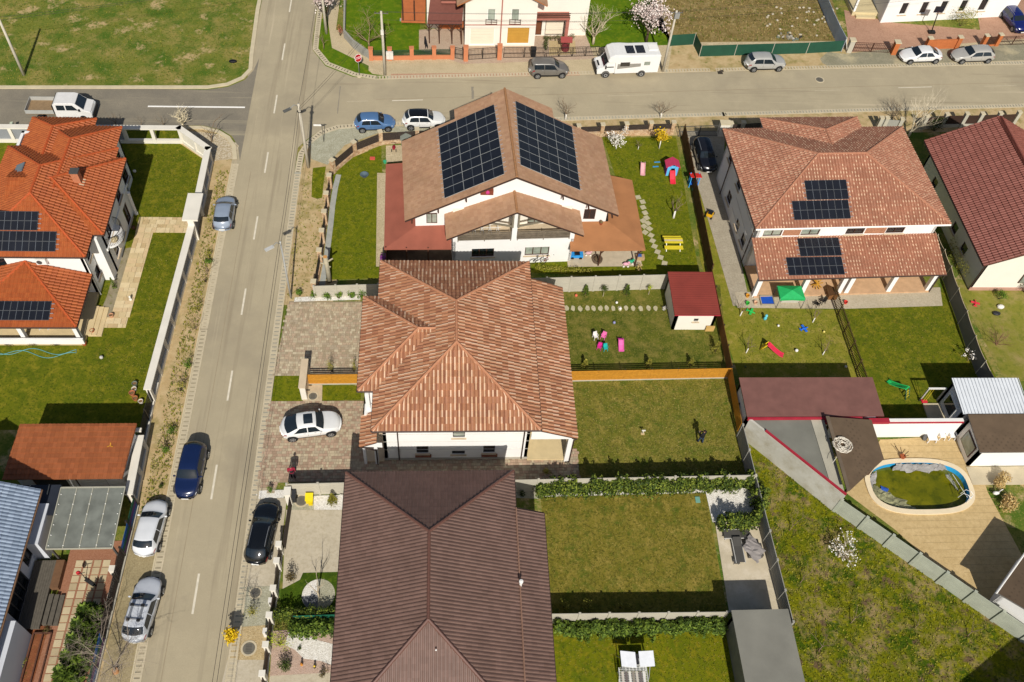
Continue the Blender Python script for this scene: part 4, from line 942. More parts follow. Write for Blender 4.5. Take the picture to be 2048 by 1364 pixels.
# garage, rust tiles
s = thing('garage', 'low garage with rust red metal tile roof beside the white wall', 'garage', (-27, 32, 0))
poly = [Vector((-31.3, 31.7, 2.55)), Vector((-23.0, 31.7, 2.55)), Vector((-22.6, 35.85, 3.25)), Vector((-30.9, 35.85, 3.25))]
r = MB().slab(poly, .12).build('roof', TJ[0], s); tile_slope(r, poly, w=.30, l=.40, mats=TJ, bh=.04, lip=.075)
wall(s, (-30.8, 32.2), (-23.3, 32.2), 0, 2.5, [(1.0, 3.4, .1, 2.1, 'garage', M_fgrey), (4.0, 6.2, .1, 2.1, 'garage', M_fwhite)], m=M_white)
wall(s, (-23.3, 32.2), (-22.9, 35.5), 0, 2.5, m=M_white); wall(s, (-22.9, 35.5), (-30.5, 35.5), 0, 3.1, m=M_white); wall(s, (-30.5, 35.5), (-30.8, 32.2), 0, 2.5, m=M_white)
tv = thing('roof_vane', 'small yellow three armed vane on the rust red garage roof', 'vane', (-24.2, 34.1, 2.95))
for nm_, a in (('arm', 90), ('arm', 210), ('arm', 330)): MB().beam((-24.2, 34.1, 3.02), (-24.2 + .22 * math.cos(R_(a)), 34.1 + .22 * math.sin(R_(a)), 3.08), .06, .04).build(nm_, mat('ochre_paint', 'c8902c', .6), tv)
# blue grey house at the left edge
h = thing('house', 'white house with blue grey metal tile roof at the left edge', 'house', (-32, 24, 0))
er = [Vector((-27.95, 12, 3.9)), Vector((-27.85, 30.2, 3.9)), Vector((-33.4, 30.2, 6.9)), Vector((-33.4, 12, 6.9))]
wr = [Vector((-39, 30.2, 3.9)), Vector((-39, 12, 3.9)), Vector((-33.4, 12, 6.9)), Vector((-33.4, 30.2, 6.9))]
roof_planes(h, [er, wr], TI[0], dict(w=.26, l=.38, mats=TI, bh=.05, lip=.04), [(er[2], er[3])], TI[1], fascia=M_fbrown)
wall(h, (-28.5, 12.5), (-28.5, 29.8), 0, 3.85, [(9.6, 12.6, .2, 2.5), (13.2, 14.4, .9, 2.2)], m=M_gwall, fm=M_fgrey, sill=False)
b = MB(); b.face([(-28.5, 29.8, 0), (-38.4, 29.8, 0), (-38.4, 29.8, 3.8), (-33.4, 29.8, 6.6), (-28.5, 29.8, 3.85)]); b.build('gable_wall', M_gwall, h)
eave_gutters(h, [(-27.88, 12, 3.85), (-27.8, 30.2, 3.85)], mat('gutter_copper', '7a5c44', .5), .09, close=False)
MB().box(-28.5, -27.6, 26.7, 29.75, 0, 2.6).build('wall_bay', M_gwall, h); MB().box(-28.5, -27.5, 15, 21.3, 0, 2.9).build('wall_bay', M_gwall, h)
# carport with sheet roof
c = thing('carport', 'carport with four grey translucent roof sheets beside the white parked car', 'carport', (-24.8, 26.5, 0))
gp = mat('polycarbonate', '74776f', .35, .22, 1.1, .1, 6); rail = mat('carport_rail', 'a8a594', .5, .06)
A, B, C_, D = [Vector(v) for v in ((-27.05, 26.4, 2.42), (-22.62, 26.4, 2.42), (-22.62, 30.95, 2.62), (-27.05, 30.95, 2.62))]
for i in range(4):
 t0, t1 = i / 4 + .006, (i + 1) / 4 - .006
 MB().slab([A.lerp(B, t0), A.lerp(B, t1), D.lerp(C_, t1), D.lerp(C_, t0)], .03).build('roof_sheet', gp, c)
for i in range(5):
 t = i / 4; MB().beam(A.lerp(B, t) + Vector((0, 0, .03)), D.lerp(C_, t) + Vector((0, 0, .03)), .06, .05).build('rail', rail, c)
MB().beam(A, B, .09, .09).build('rail', rail, c); MB().beam(D, C_, .09, .09).build('rail', rail, c)
b = MB()
for i in range(5):
 for k in range(6): p = A.lerp(B, min(.97, max(.03, i / 4))).lerp(D.lerp(C_, min(.97, max(.03, i / 4))), (k + .3) / 6); b.lathe(p + Vector((0, 0, .055)), [(.045, 0), (.02, .03)], 6)
b.build('washer', M_fwhite, c)
for x, y in ((-26.9, 26.6), (-22.75, 26.6), (-26.9, 30.8), (-22.75, 30.8)): MB().box(x - .06, x + .06, y - .06, y + .06, 0, 2.4).build('post', M_fgrey, c)
dk = thing('carport', 'dark lean to roof between the blue grey house and the carport', 'roof', (-28, 30.5, 0))
MB().slab([(-28.5, 28.9, 2.5), (-27.1, 28.9, 2.5), (-27.1, 31.2, 2.6), (-30.5, 31.2, 2.6), (-30.5, 30.4, 2.5), (-28.5, 30.4, 2.5)], .06).build('roof_sheet', mat('dark_sheet', '2c3038', .25, .1), dk)
for x in (-27.9, -29.2): MB().beam((x, 30.45, 2.6), (x, 31.2, 2.68), .05, .05).build('rail', rail, dk)
for x, y in ((-27.3, 31), (-30.3, 31)): MB().box(x - .05, x + .05, y - .05, y + .05, 0, 2.5).build('post', M_fgrey, dk)
# pool yard ------------------------------------------------------------
sheet_hole('pool_terrace', GG([(1690, 985), (1760, 880), (1935, 870), (1975, 985), (2048, 1120), (2110, 1200), (2010, 1260), (1790, 1060)]), pool_oval(4.1, 2.2), .05, mixmat('sand_paving', ['c2a878', 'cdb384', 'b49a6c', 'a89064'], [(.6, .4, .7), (3, .45, .7), (12, .55, .75)], bump=.2))
yr = thing('flat_roof', 'grey triangular flat roof with a pale concrete strip between the brown red shed and the canopy', 'roof', (28, 34, 0))
MB().slab([(24.3, 36.16, 2.62), (29.0, 36.16, 2.62), (29.15, 30.75, 2.62)], .15).build('membrane', mat('grey_membrane', '77766c', .8, .14, .5), yr)
MB().slab([(29.03, 36.16, 2.625), (30.1, 36.16, 2.625), (30.1, 29.7, 2.625), (29.18, 30.72, 2.625)], .15).build('concrete_strip', M_conc2, yr)
# joints of the terrace
b = MB()
for k in range(26):
 y = 22 + k * .6; x0_ = 33.2 + max(0, (30 - y)) * 1.0; c_ = G(1838, 973); q = abs(y - c_.y) / 2.45
 if q >= 1: b.box(x0_, 43.5, y - .012, y + .012, .052, .058)
 else:
  hx = 4.4 * (1 - q ** 2.8) ** .36
  if c_.x - hx > x0_: b.box(x0_, c_.x - hx, y - .012, y + .012, .052, .058)
  b.box(c_.x + hx, 43.5, y - .012, y + .012, .052, .058)
b.build('paving_joint', mat('joint_tan', 'a58f66', .9), None, kind='structure')
s, _ = shed('flat_roof_shed', 'long shed with flat brown red felt roof north of the pool yard', 'shed', (23.85, 35.0, 36.35, 39.95), 2.85, 3.0, mat('felt_brownred', '755048', .85, .12, 1.2, .1, 30), M_gwall, fascia=mat('trim_maroon', '5c2c2c', .6))
MB().box(23.9, 33.2, 36.18, 36.33, 2.55, 2.8).build('red_trim', mat('trim_red', 'a02838', .6), s)
wl = thing('yard_wall', 'white wall with red coping on the north side of the pool terrace', 'wall', (37.5, 36.2, 0))
MB().box(30.0, 41.7, 36.05, 36.3, 0, 2.25).build('wall', M_white, wl)
MB().box(29.8, 35.5, 35.95, 36.34, 2.25, 2.55).build('coping', mat('trim_red', 'a02838', .6), wl); MB().box(35.5, 41.7, 35.98, 36.33, 2.25, 2.42).build('coping', mat('trim_red', 'a02838', .6), wl)
MB().box(35.5, 41.7, 36.05, 36.33, 2.42, 2.47).build('coping_cap', M_fwhite, wl)
def shingle_mat():
 m = mat('bitumen_shingle', '62513f', .9, .12, 1.2, .2, 30); n = m.node_tree.nodes; l = m.node_tree.links
 if 'shg' in m: return m
 m['shg'] = 1; b = n['Principled BSDF']; src = b.inputs['Base Color'].links[0].from_socket
 g = n.new('ShaderNodeTexVoronoi'); g.feature = 'F1'; g.inputs['Scale'].default_value = 2.6; g.inputs['Randomness'].default_value = .12
 geo = n.new('ShaderNodeNewGeometry'); mp = n.new('ShaderNodeMapping'); mp.inputs['Rotation'].default_value = (0, 0, .78); l.new(geo.outputs['Position'], mp.inputs['Vector']); l.new(mp.outputs[0], g.inputs['Vector'])
 r = n.new('ShaderNodeMapRange'); r.inputs['From Min'].default_value = .1; r.inputs['From Max'].default_value = .3; r.inputs['To Min'].default_value = .72; l.new(g.outputs['Distance'], r.inputs['Value'])
 v = n.new('ShaderNodeVectorMath'); v.operation = 'SCALE'; l.new(src, v.inputs[0]); l.new(r.outputs['Result'], v.inputs['Scale']); l.new(v.outputs[0], b.inputs['Base Color']); return m
M_shg = shingle_mat()
cn = thing('canopy', 'brown shingle canopy roof with a cable coil, left of the pool', 'canopy', (32, 33, 0))
MB().slab([(30.15, 29.6, 3.3), (33.85, 32.5, 2.85), (33.85, 36.0, 2.85), (30.1, 36.0, 3.35)], .12, 0, 1).build('roof', [M_shg, mat('trim_brown', '4c3c30', .7)], cn)
MB().obox((30.05, 32.8, 3.42), (.14, 0, 0), (0, 3.2, 0), (0, 0, .05)).build('edge_trim', mat('trim_taupe', '6a5c4c', .7), cn)
for x, y in ((30.4, 30.1), (33.6, 32.6), (33.6, 35.7), (30.4, 35.7)): MB().box(x - .08, x + .08, y - .08, y + .08, 0, 2.8).build('post', M_fbrown, cn)
co = MB(); rr = random.Random(5); c0 = G(1685, 892, 3.35); pts = []
for i in range(150):
 a = i * .55; rad = .45 + .28 * math.sin(i * .31) + rr.random() * .1; pts.append((c0.x + rad * math.cos(a), c0.y + rad * .9 * math.sin(a) + .05, c0.z + .05 + rr.random() * .12))
pts += [(c0.x - .3 - .2 * k, c0.y - .5 - .22 * k, c0.z + .03 - (.15 * max(0, k - 3))) for k in range(5)]
tag(co.tube(pts, .022, 4).build('cable_coil', mat('white_cable', 'd8d0c0', .6)), 'tangled coil of white cable lying on the brown shingle canopy', 'cable')
# pool
pc = G(1838, 973); PXr, PYr = 3.95, 2.05
pool = thing('swimming_pool', 'oval swimming pool with green water, blue liner and torn grey cover', 'swimming pool', (pc.x, pc.y, 0))
def oval(rx, ry, n=48): # stadium-like
 out = []
 for i in range(n):
  t = 2 * PI * i / n; c, s = math.cos(t), math.sin(t); e = .72
  out.append((pc.x + rx * math.copysign(abs(c) ** e, c), pc.y + ry * math.copysign(abs(s) ** e, s)))
 return out
def ringmesh(o1, z1, o2, z2):
 b = MB(); n = len(o1); b.add([(x, y, z1) for x, y in o1] + [(x, y, z2) for x, y in o2], [(i, (i + 1) % n, n + (i + 1) % n, n + i) for i in range(n)]); return b
o_out, o_in = oval(PXr + .40, PYr + .40), oval(PXr, PYr)
rb = ringmesh(o_out, .16, o_in, .16); rb.add([(x, y, 0) for x, y in o_out] + [(x, y, .16) for x, y in o_out], [(i, (i + 1) % 48, 48 + (i + 1) % 48, 48 + i) for i in range(48)])
rb.build('coping', mat('coping_cream', 'e0cfae', .8, .05, 2), pool)
ringmesh(o_in, .158, oval(PXr - .02, PYr - .02), -1.0).build('liner', mat('liner_blue', '2a9cd4', .5, .15, 1), pool)
wm = mixmat('algae_water', ['5a5c08', '74700f', '434a08'], [(.5, .42, .65), (1.3, .5, .7)], rough=.12, bump=.05, bscale=6)
wm.node_tree.nodes['Principled BSDF'].inputs['Specular IOR Level'].default_value = .5
b = MB(); b.face([(x, y, -.36) for x, y in oval(PXr - .01, PYr - .01)]); b.build('water', wm, pool)
gc = mat('grey_tarp', '8f8c88', .6, .2, 1.5)
def cloth(P, mname, m, thick=.03, seed=1, amp=.06, n=10, k=6, scal=False):
 """crumpled sheet over a quad of ground points"""
 rr = random.Random(seed); a, b2, c2, d2 = [Vector(p) for p in P]; bb = MB(); V = []
 for i in range(n + 1):
  for j in range(k + 1):
   u, v = i / n, j / k; p = a.lerp(b2, u).lerp(d2.lerp(c2, u), v); e = .5 if (i in (0, n) or j in (0, k)) else 1
   if scal and j == 0: p = p.lerp(d2.lerp(c2, u), .25 + .25 * math.sin(u * 17) + .2 * math.sin(u * 7.3 + 1))
   V.append(p + Vector((rr.uniform(-1, 1) * amp * 1.5, rr.uniform(-1, 1) * amp * 1.5, rr.random() * amp * 2 * e)))
 bb.add(V, [(i * (k + 1) + j, (i + 1) * (k + 1) + j, (i + 1) * (k + 1) + j + 1, i * (k + 1) + j + 1) for i in range(n) for j in range(k)])
 return bb
cloth([G(1783, 946, -.3), G(1897, 944, -.3), G(1888, 929, .17), G(1793, 928, .17)], '', gc, seed=3, n=26, k=5, amp=.05, scal=True).build('cover_flap', gc, pool)
cloth([G(1748, 965, -.33), G(1845, 1022, -.33), G(1800, 1024, -.2), G(1740, 985, -.2)], '', gc, seed=4, amp=.06, n=18, k=6, scal=True).build('cover_flap', mat('tarp_mossy', '8c8a68', .6, .35, 1.6), pool)
cloth([G(1740, 950, .16), G(1754, 942, .16), G(1752, 965, -.3), G(1740, 978, -.2)], '', gc, seed=5).build('cover_flap', gc, pool)
cloth([G(1890, 950, -.33), G(1899, 948, -.33), G(1918, 982, -.33), G(1909, 975, -.33)], '', gc, seed=6, amp=.03).build('cover_flap', mat('tarp_pale', 'a0a090', .6, .3, 2), pool)
cloth([G(1762, 972, -.26), G(1778, 978, -.26), G(1774, 984, -.26), G(1760, 978, -.26)], '', gc, seed=8, amp=.03, n=4, k=3).build('blue_rag', mat('blue_cloth', '2a54a8', .7, .1), pool)
ld = thing('pool_ladder', 'white pool ladder at the right rim of the green pool', 'ladder', G(1935, 1000))
for d in (0, .45):
 p = G(1928, 1005) + Vector((d * .7, d * .7, 0)); MB().tube([p + Vector((.1, -.1, 0)), p + Vector((.1, -.1, .9)), p + Vector((-.1, .1, 1.05)), p + Vector((-.35, .35, .9)), p + Vector((-.4, .4, .1))], .025, 6).build('rail', M_fwhite, ld)
p = G(1928, 1005)
for z in (.25, .5, .75): MB().beam(p + Vector((.1, -.1, z)), p + Vector((.42, .2, z)), .06, .03).build('rung', M_fwhite, ld)
MB().tube([G(1905, 948, .35), G(1935, 995, .35)], .02, 5).build('pole', M_fwhite, ld)
# pool houses
s, _ = shed('pool_house', 'pool house with brown hexagonal shingle roof right of the terrace', 'shed', (41.9, 50, 33.1, 36.4), 2.65, 2.95, M_shg, M_white, ops=(), fascia=mat('trim_grey', '74706c', .6))
fr = MB(); fr.obox((42.07, 34.6, 1.4), (.04, 0, 0), (0, .85, 0), (0, 0, .75)); w_ = fr.build('window', M_fbrown, s); MB().obox((42.03, 34.6, 1.4), (.03, 0, 0), (0, .76, 0), (0, 0, .66)).build('pane', M_curt, w_)
MB().box(42, 50, 31.6, 33.2, 0, .1).build('pavement', M_conc, s)
s, _ = shed('white_shed', 'white shed with ribbed white metal roof behind the pool terrace', 'shed', (41.6, 47.2, 36.5, 39.75), 2.85, 3.15, mat('white_sheet_roof', 'd6dade', .45, .03), M_gwall, fascia=mat('trim_slate', '5c6068', .6))
b = MB()
for k in range(20): x = 41.75 + k * .29; b.box(x - .02, x + .02, 36.52, 39.72, 2.86, 2.88), b.obox((x, 38.12, 3.03), (.02, 0, 0), (0, 1.6, .148), (0, 0, .03))
b.build('roof_rib', mat('rib_grey', 'c6cace', .5), s)
fr = MB(); fr.obox((41.77, 38.2, 1.4), (.04, 0, 0), (0, .8, 0), (0, 0, .7)); w_ = fr.build('window', M_fwhite, s); MB().obox((41.73, 38.2, 1.4), (.03, 0, 0), (0, .7, 0), (0, 0, .6)).build('pane', M_glass, w_)
MB().box(40.3, 41.8, 36.5, 39.2, 0, .15).build('step_slab', M_conc, s)
# shingle house at the lower right edge
h = thing('house', 'white house corner with brown shingle roof at the lower right edge', 'house', (44, 20, 0))
ro = [G(1995, 1185, 3.0), G(2048, 1105, 3.0)]
A, B = G(1996, 1186, 2.9), G(2065, 1085, 2.9); d = (B - A); n_ = Vector((d.y, -d.x, 0)).normalized(); C_, D = B + n_ * 8 + Vector((0, 0, 2.0)), A + n_ * 8 + Vector((0, 0, 2.0))
MB().slab([A, B, C_, D], .14, 0, 1).build('roof', [M_shg, mat('trim_grey', '74706c', .6)], h)
a2, b2 = A + n_ * .3 + d.normalized() * .3, B + n_ * .3; e2 = a2 + n_ * 7.4
wall(h, (b2.x, b2.y), (a2.x, a2.y), 0, 2.8, m=M_white); wall(h, (a2.x, a2.y), (e2.x, e2.y), 0, 2.8, m=M_white)
MB().tube([A + Vector((-.1, 0, -.05)), B], .07, 6).build('gutter', M_fwhite, h)
# grey roof shed at the bottom
s, _ = shed('grey_shed', 'shed with plain grey felt roof at the bottom, right of the south lawn', 'shed', (19.7, 23.7, 8, 21.0), 2.9, 2.75, mat('felt_grey', '7c7a70', .85, .14, .5, .1, 40), mat('board_grey', '77756c', .9, .1), fascia=mat('trim_grey', '74706c', .6))
# house outside the frame at the lower right, whose shadow falls on the wild plot
h = thing('house', 'house beyond the lower right corner that shades the wild plot', 'house', (36, 9, 0))
_q = [(33.3, 9.2), (42.5, 14.5), (46.7, 7.2), (37.5, 1.9)]; MB().prism([(33.7, 9.1), (42.4, 14.1), (46.2, 7.4), (37.6, 2.4)], 0, 4.9).build('wall', M_white, h)
MB().add([(x_, y_, 5.0) for x_, y_ in _q] + [(38.7, 7.4, 6.9), (41.3, 8.9, 6.9)], [(1, 0, 4, 5), (2, 1, 5), (3, 2, 5, 4), (0, 3, 4)]).build('roof', TD[0], h)
# - fences and walls
M_fenceconc = mat('fence_concrete', 'b2ac9c', .9, .08, 1.2, .2, 30)
M_fenceconcg = mat('fence_concrete_grey', '97958c', .9, .10, 1.0, .2, 30)
M_black = mat('black_metal', '2e2b28', .5, .1)
M_dslat = mat('dark_slat', '3c322c', .7, .15, 3)
M_wood = mat('wood_honey', 'c4872a', .7, .14, 5)
M_woodb = mat('wood_brown', '5a3d22', .8, .18, 4)
M_stone = mixmat('stone_cladding', ['b08e6c', 'c9b090', '9c7a5c', 'd4c4ac'], [(2.2, .4, .6), (4, .5, .62), (7, .58, .68)], bump=.5)
def XY(v): return Vector((v[0], v[1], 0))
def stations(path, step):
 """points spaced evenly along each leg of a polyline"""
 out = []
 for a, b in zip(path[:-1], path[1:]):
  a, b = XY(a), XY(b); n = max(1, round((b - a).length / step))
  out += [a + (b - a) * (i / n) for i in range(n)]
 return out + [XY(path[-1])]
def plate_fence(label, path, h, step=2.05, rows=5, m=None, post=.16, name='concrete_fence', side=1, postproud=.0):
 """precast concrete fence: posts with stacked boards between"""
 m = m or M_fenceconc; t = thing(name, label, 'fence', XY(path[0])); st = stations(path, step)
 pm = MB().box(-post / 2, post / 2, -post / 2, post / 2, 0, h + .06).data('post', m)
 bh = h / rows
 for i, p in enumerate(st):
  d = (st[min(i + 1, len(st) - 1)] - st[max(i - 1, 0)]); rz = math.atan2(d.y, d.x); link('post', pm, t, p, rz)
 for a, b in zip(st[:-1], st[1:]):
  d = b - a; rz = math.atan2(d.y, d.x); L = d.length - post
  bm = MB().box(-L / 2, L / 2, -.025, .025, .012, bh - .012).data('board', m)
  for k in range(rows): link('board', bm, t, (a + b) / 2 + Vector((0, 0, k * bh)), rz)
 return t
def slat_fence(label, path, h, step=2.0, n=8, m=None, cat='fence', z0=.12, base=None, name='slat_fence', gap=.35, postm=None, th=.025):
 m = m or M_wood; t = thing(name, label, cat, XY(path[0])); st = stations(path, step); sh = (h - z0) / n
 pm = MB().box(-.045, .045, -.045, .045, 0, h + .03).data('post', postm or M_black)
 for i, p in enumerate(st):
  d = (st[min(i + 1, len(st) - 1)] - st[max(i - 1, 0)]); link('post', pm, t, p, math.atan2(d.y, d.x))
 for a, b in zip(st[:-1], st[1:]):
  d = b - a; rz = math.atan2(d.y, d.x); L = d.length; off = Vector((d.y, -d.x, 0)).normalized() * .06
  sm = MB().box(-L / 2 + .003, L / 2 - .003, -th / 2, th / 2, sh * gap / 2, sh * (1 - gap / 2)).data('slat', m)
  for k in range(n): link('slat', sm, t, (a + b) / 2 + off + Vector((0, 0, z0 + k * sh)), rz)
 if base:
  for a, b in zip(path[:-1], path[1:]): MB().beam(XY(a) + Vector((0, 0, .05)), XY(b) + Vector((0, 0, .05)), .2, .2).build('footing', base, t)
 return t
def board_fence(label, path, h, bw=.11, gap=.02, m=None, name='board_fence', cat='fence', z0=.05, step=2.2):
 """upright boards, too narrow to tell apart, on rails and posts"""
 m = m or M_woodb; t = thing(name, label, cat, XY(path[0])); st = stations(path, step)
 for a, b in zip(st[:-1], st[1:]):
  d = b - a; L = d.length; u = d / L; off = Vector((u.y, -u.x, 0)); bd = MB(); k = 0
  while k * (bw + gap) < L - bw * .5:
   c = a + u * (k * (bw + gap) + bw / 2); bd.obox(c + Vector((0, 0, (h + z0) / 2)), u * bw / 2, off * .012, Vector((0, 0, (h - z0) / 2 - .012 * ((k * 7) % 3)))); k += 1
  bd.build('boarding', m, t, kind='stuff')
  for z in (h * .2, h * .8): MB().beam(a - off * .05 + Vector((0, 0, z)), b - off * .05 + Vector((0, 0, z)), .05, .09).build('rail', m, t)
 pm = MB().box(-.05, .05, -.05, .05, 0, h + .04).data('post', m)
 for p in st: link('post', pm, t, p, 0)
 return t
def pillar_fence(label, pil, h, pw=.38, pm=None, pmcap=None, panel='slat', ph=None, base=.4, skip=(), name='pillar_fence', bmat=None, pn=7, dm=None):
 """masonry pillars with low wall and dark infill between"""
 pm = pm or M_stone; t = thing(name, label, 'fence', XY(pil[0])); ph = ph or h * .85; dm = dm or M_dslat
 pil = [XY(p) for p in pil]
 for i, p in enumerate(pil):
  d = (pil[min(i + 1, len(pil) - 1)] - pil[max(i - 1, 0)]).normalized(); n = Vector((-d.y, d.x, 0))
  q = MB().obox(p + Vector((0, 0, h / 2)), d * pw / 2, n * pw / 2, Vector((0, 0, h / 2))).build('pillar', pm, t)
  MB().obox(p + Vector((0, 0, h + .04)), d * (pw / 2 + .05), n * (pw / 2 + .05), Vector((0, 0, .04))).build('cap', pmcap or M_kerb, q)
 for i, (a, b) in enumerate(zip(pil[:-1], pil[1:])):
  d = b - a; L = d.length - pw; u = d.normalized(); n = Vector((-u.y, u.x, 0)); c = (a + b) / 2
  if base: MB().obox(c + Vector((0, 0, base / 2)), u * L / 2, n * .11, Vector((0, 0, base / 2))).build('low_wall', bmat or pm, t)
  if i in skip: continue
  if panel == 'slat':
   sh = (ph - base - .05) / pn
   for k in range(pn): MB().obox(c + Vector((0, 0, base + .06 + sh * (k + .5))), u * (L / 2 - .02), n * .015, Vector((0, 0, sh * .36))).build('slat', dm, t)
  elif panel == 'solid': MB().obox(c + Vector((0, 0, (ph + base) / 2)), u * (L / 2 - .01), n * .03, Vector((0, 0, (ph - base) / 2 - .02))).build('panel', dm, t)
  else:
   f = MB(); k = int(L / (.11 if dm is M_dslat else .06))
   for j in range(k + 1): q = a + u * (pw / 2 + L * j / k); f.obox(q + Vector((0, 0, (ph + base) / 2)), u * (.01 if dm is M_dslat else .018), n * .012, Vector((0, 0, (ph - base) / 2)))
   for z in (base + .1, ph - .08): f.beam(a + u * pw / 2 + Vector((0, 0, z)), b - u * pw / 2 + Vector((0, 0, z)), .03, .04)
   f.build('bar_panel', dm, t)
 return t
def bar_gate(label, a, b, h, m=None, bars=.14, leaf=2, name='gate', z0=.1, lowpanel=0):
 a, b = XY(a), XY(b); t = thing(name, label, 'gate', a); m = m or M_black
 for i in range(leaf):
  p, q = a.lerp(b, i / leaf + .01), a.lerp(b, (i + 1) / leaf - .01); u = (q - p).normalized(); f = MB(); L = (q - p).length
  for x in (p, q): f.obox(x + Vector((0, 0, (h + z0) / 2)), u * .03, Vector((-u.y, u.x, 0)) * .03, Vector((0, 0, (h - z0) / 2)))
  for z in (z0 + .03, z0 + (h - z0) * .45, h - .03): f.beam(p + Vector((0, 0, z)), q + Vector((0, 0, z)), .03, .05)
  lf = f.build('gate_leaf', m, t); g_ = MB(); k = int(L / bars)
  for j in range(1, k): x = p + u * (L * j / k); g_.obox(x + Vector((0, 0, (h + z0) / 2)), u * .011, Vector((-u.y, u.x, 0)) * .011, Vector((0, 0, (h - z0) / 2)))
  g_.build('bar', m, lf)
  if lowpanel: MB().obox((p + q) / 2 + Vector((0, 0, z0 + lowpanel / 2)), u * (L / 2 - .03), Vector((-u.y, u.x, 0)) * .01, Vector((0, 0, lowpanel / 2))).build('kick_panel', m, lf)
 return t
# white wall round the orange roofed house
wA = mat('wall_white_paint', 'dcd6c8', .9, .05, 1); wP = mat('wall_panel_grey', '85888c', .7, .08, 1)
def capped_wall(label, path, h, step=2.6):
 t = thing('garden_wall', label, 'wall', XY(path[0])); st = stations(path, step)
 for a, b in zip(path[:-1], path[1:]):
  a, b = XY(a), XY(b); u = (b - a).normalized()
  MB().beam(a + Vector((0, 0, .2)), b + Vector((0, 0, .2)), .3, .4).build('plinth', wA, t)
  MB().beam(a - u * .2 + Vector((0, 0, h - .06)), b + u * .2 + Vector((0, 0, h - .06)), .58, .12).build('cap', wA, t)
  MB().beam(a + Vector((0, 0, h - .19)), b + Vector((0, 0, h - .19)), .2, .14).build('beam', wA, t)
 for i, p in enumerate(st):
  d = (st[min(i + 1, len(st) - 1)] - st[max(i - 1, 0)]).normalized(); MB().obox(p + Vector((0, 0, h / 2 - .06)), d * .16, Vector((-d.y, d.x, 0)) * .17, Vector((0, 0, h / 2 - .07))).build('pillar', wA, t)
 for a, b in zip(st[:-1], st[1:]):
  u = (b - a).normalized(); MB().obox((a + b) / 2 + Vector((0, 0, h * .52)), u * ((b - a).length / 2 - .16), Vector((-u.y, u.x, 0)) * .03, Vector((0, 0, h * .5 - .3))).build('panel', wP, t) if abs(u.x) < .99 or not (-29.9 < (a.x + b.x) / 2 < -25.9) else None
  if abs(u.x) < .99: MB().obox((a + b) / 2 + Vector((u.y, -u.x, 0)) * .04 + Vector((0, 0, h * .52)), u * ((b - a).length / 2 - .16), Vector((-u.y, u.x, 0)) * .008, Vector((0, 0, h * .5 - .3))).build('panel_lining', wA, t)
 return t
capped_wall('white capped wall along the side road, turning the corner in front of the orange roofed house', [(-44, 69.6), (-25.5, 69.9), (-22.35, 67.1), (-22.3, 60.4)], 1.95)
capped_wall('white capped wall along the main road south of the gate canopy', [(-22.3, 57.0), (-22.9, 39.9)], 1.95)
t = thing('gate_canopy', 'white flat canopy over the pedestrian gate in the white wall', 'gate', (-22.3, 58.7, 0))
MB().box(-22.95, -21.6, 57.0, 60.3, 2.5, 2.68).build('canopy', wA, t)
for y in (57.15, 60.1): MB().box(-22.55, -22.0, y - .12, y + .12, 0, 2.5).build('pillar', wA, t)
MB().box(-22.32, -22.25, 57.3, 59.95, .05, 2.1).build('gate_leaf', wP, t)
t = thing('mesh_fence', 'dark see through panel fence between the white wall and the rust roofed garage', 'fence', (-22.85, 38, 0))
b = MB()
for k in range(32): b.box(-22.88, -22.86, 36.0 + k * .12, 36.02 + k * .12, .3, 1.7)
for k in range(8): b.box(-22.89, -22.85, 36, 39.8, .35 + k * .19, .38 + k * .19)
b.build('mesh', M_black, t); MB().box(-22.98, -22.75, 35.9, 39.8, 0, .3).build('plinth', wA, t)
for y in (36, 38, 39.7): MB().box(-22.92, -22.82, y - .05, y + .05, 0, 1.8).build('post', M_black, t)
MB().box(-23.2, -22.6, 35.85, 36.15, 1.95, 2.1).build('cap', wA, t)
capped_wall('white capped wall stretch beside the rust roofed garage', [(-22.65, 35.4), (-22.55, 30.9)], 1.95)
# street fence with coloured banners, lower left
t = thing('banner_fence', 'dark street fence with blue and purple banners beside the carport', 'fence', (-22.4, 24, 0))
bl, pu, gr = mat('banner_blue', '1c5ca0', .6, .2, 2), mat('banner_purple', '5a3472', .6, .2, 2), mat('banner_green', '1c5c44', .6, .2, 2)
ya = 30.7; F0, F1 = Vector((-22.35, 30.7, 0)), Vector((-22.75, 15, 0))
for k in range(8):
 a, b2 = F0.lerp(F1, k / 8), F0.lerp(F1, (k + 1) / 8); u = (b2 - a).normalized()
 MB().box(a.x - .06, a.x + .06, a.y - .06, a.y + .06, 0, 1.75).build('post', M_black, t)
 if k < 2 or k > 4:
  for j, m in enumerate(((bl, pu, gr), (pu, gr, bl))[k % 2]): MB().beam(a.lerp(b2, .02) + Vector((.03, 0, .5 + j * .4)), b2 + Vector((.03, 0, .5 + j * .4)), .02, .38).build('banner', m, t)
 else:
  for j in range(8): MB().beam(a + Vector((0, 0, .35 + j * .17)), b2 + Vector((0, 0, .35 + j * .17)), .025, .1).build('slat', M_dslat, t)
MB().beam(F0 + Vector((0, 0, .12)), F1 + Vector((0, 0, .12)), .2, .24).build('plinth', M_fenceconc, t)
t = thing('meter_pillar', 'white concrete kerb wall with a meter box beside the street fence', 'wall', G(232, 1130))
a, b2 = G(243, 1118), G(220, 1200); MB().beam(a + Vector((0, 0, .2)), b2 + Vector((0, 0, .2)), .2, .4).build('kerb_wall', wA, t); p = G(234, 1148); MB().box(p.x - .25, p.x + .25, p.y - .2, p.y + .2, 0, 1.1).build('meter_box', wA, t)
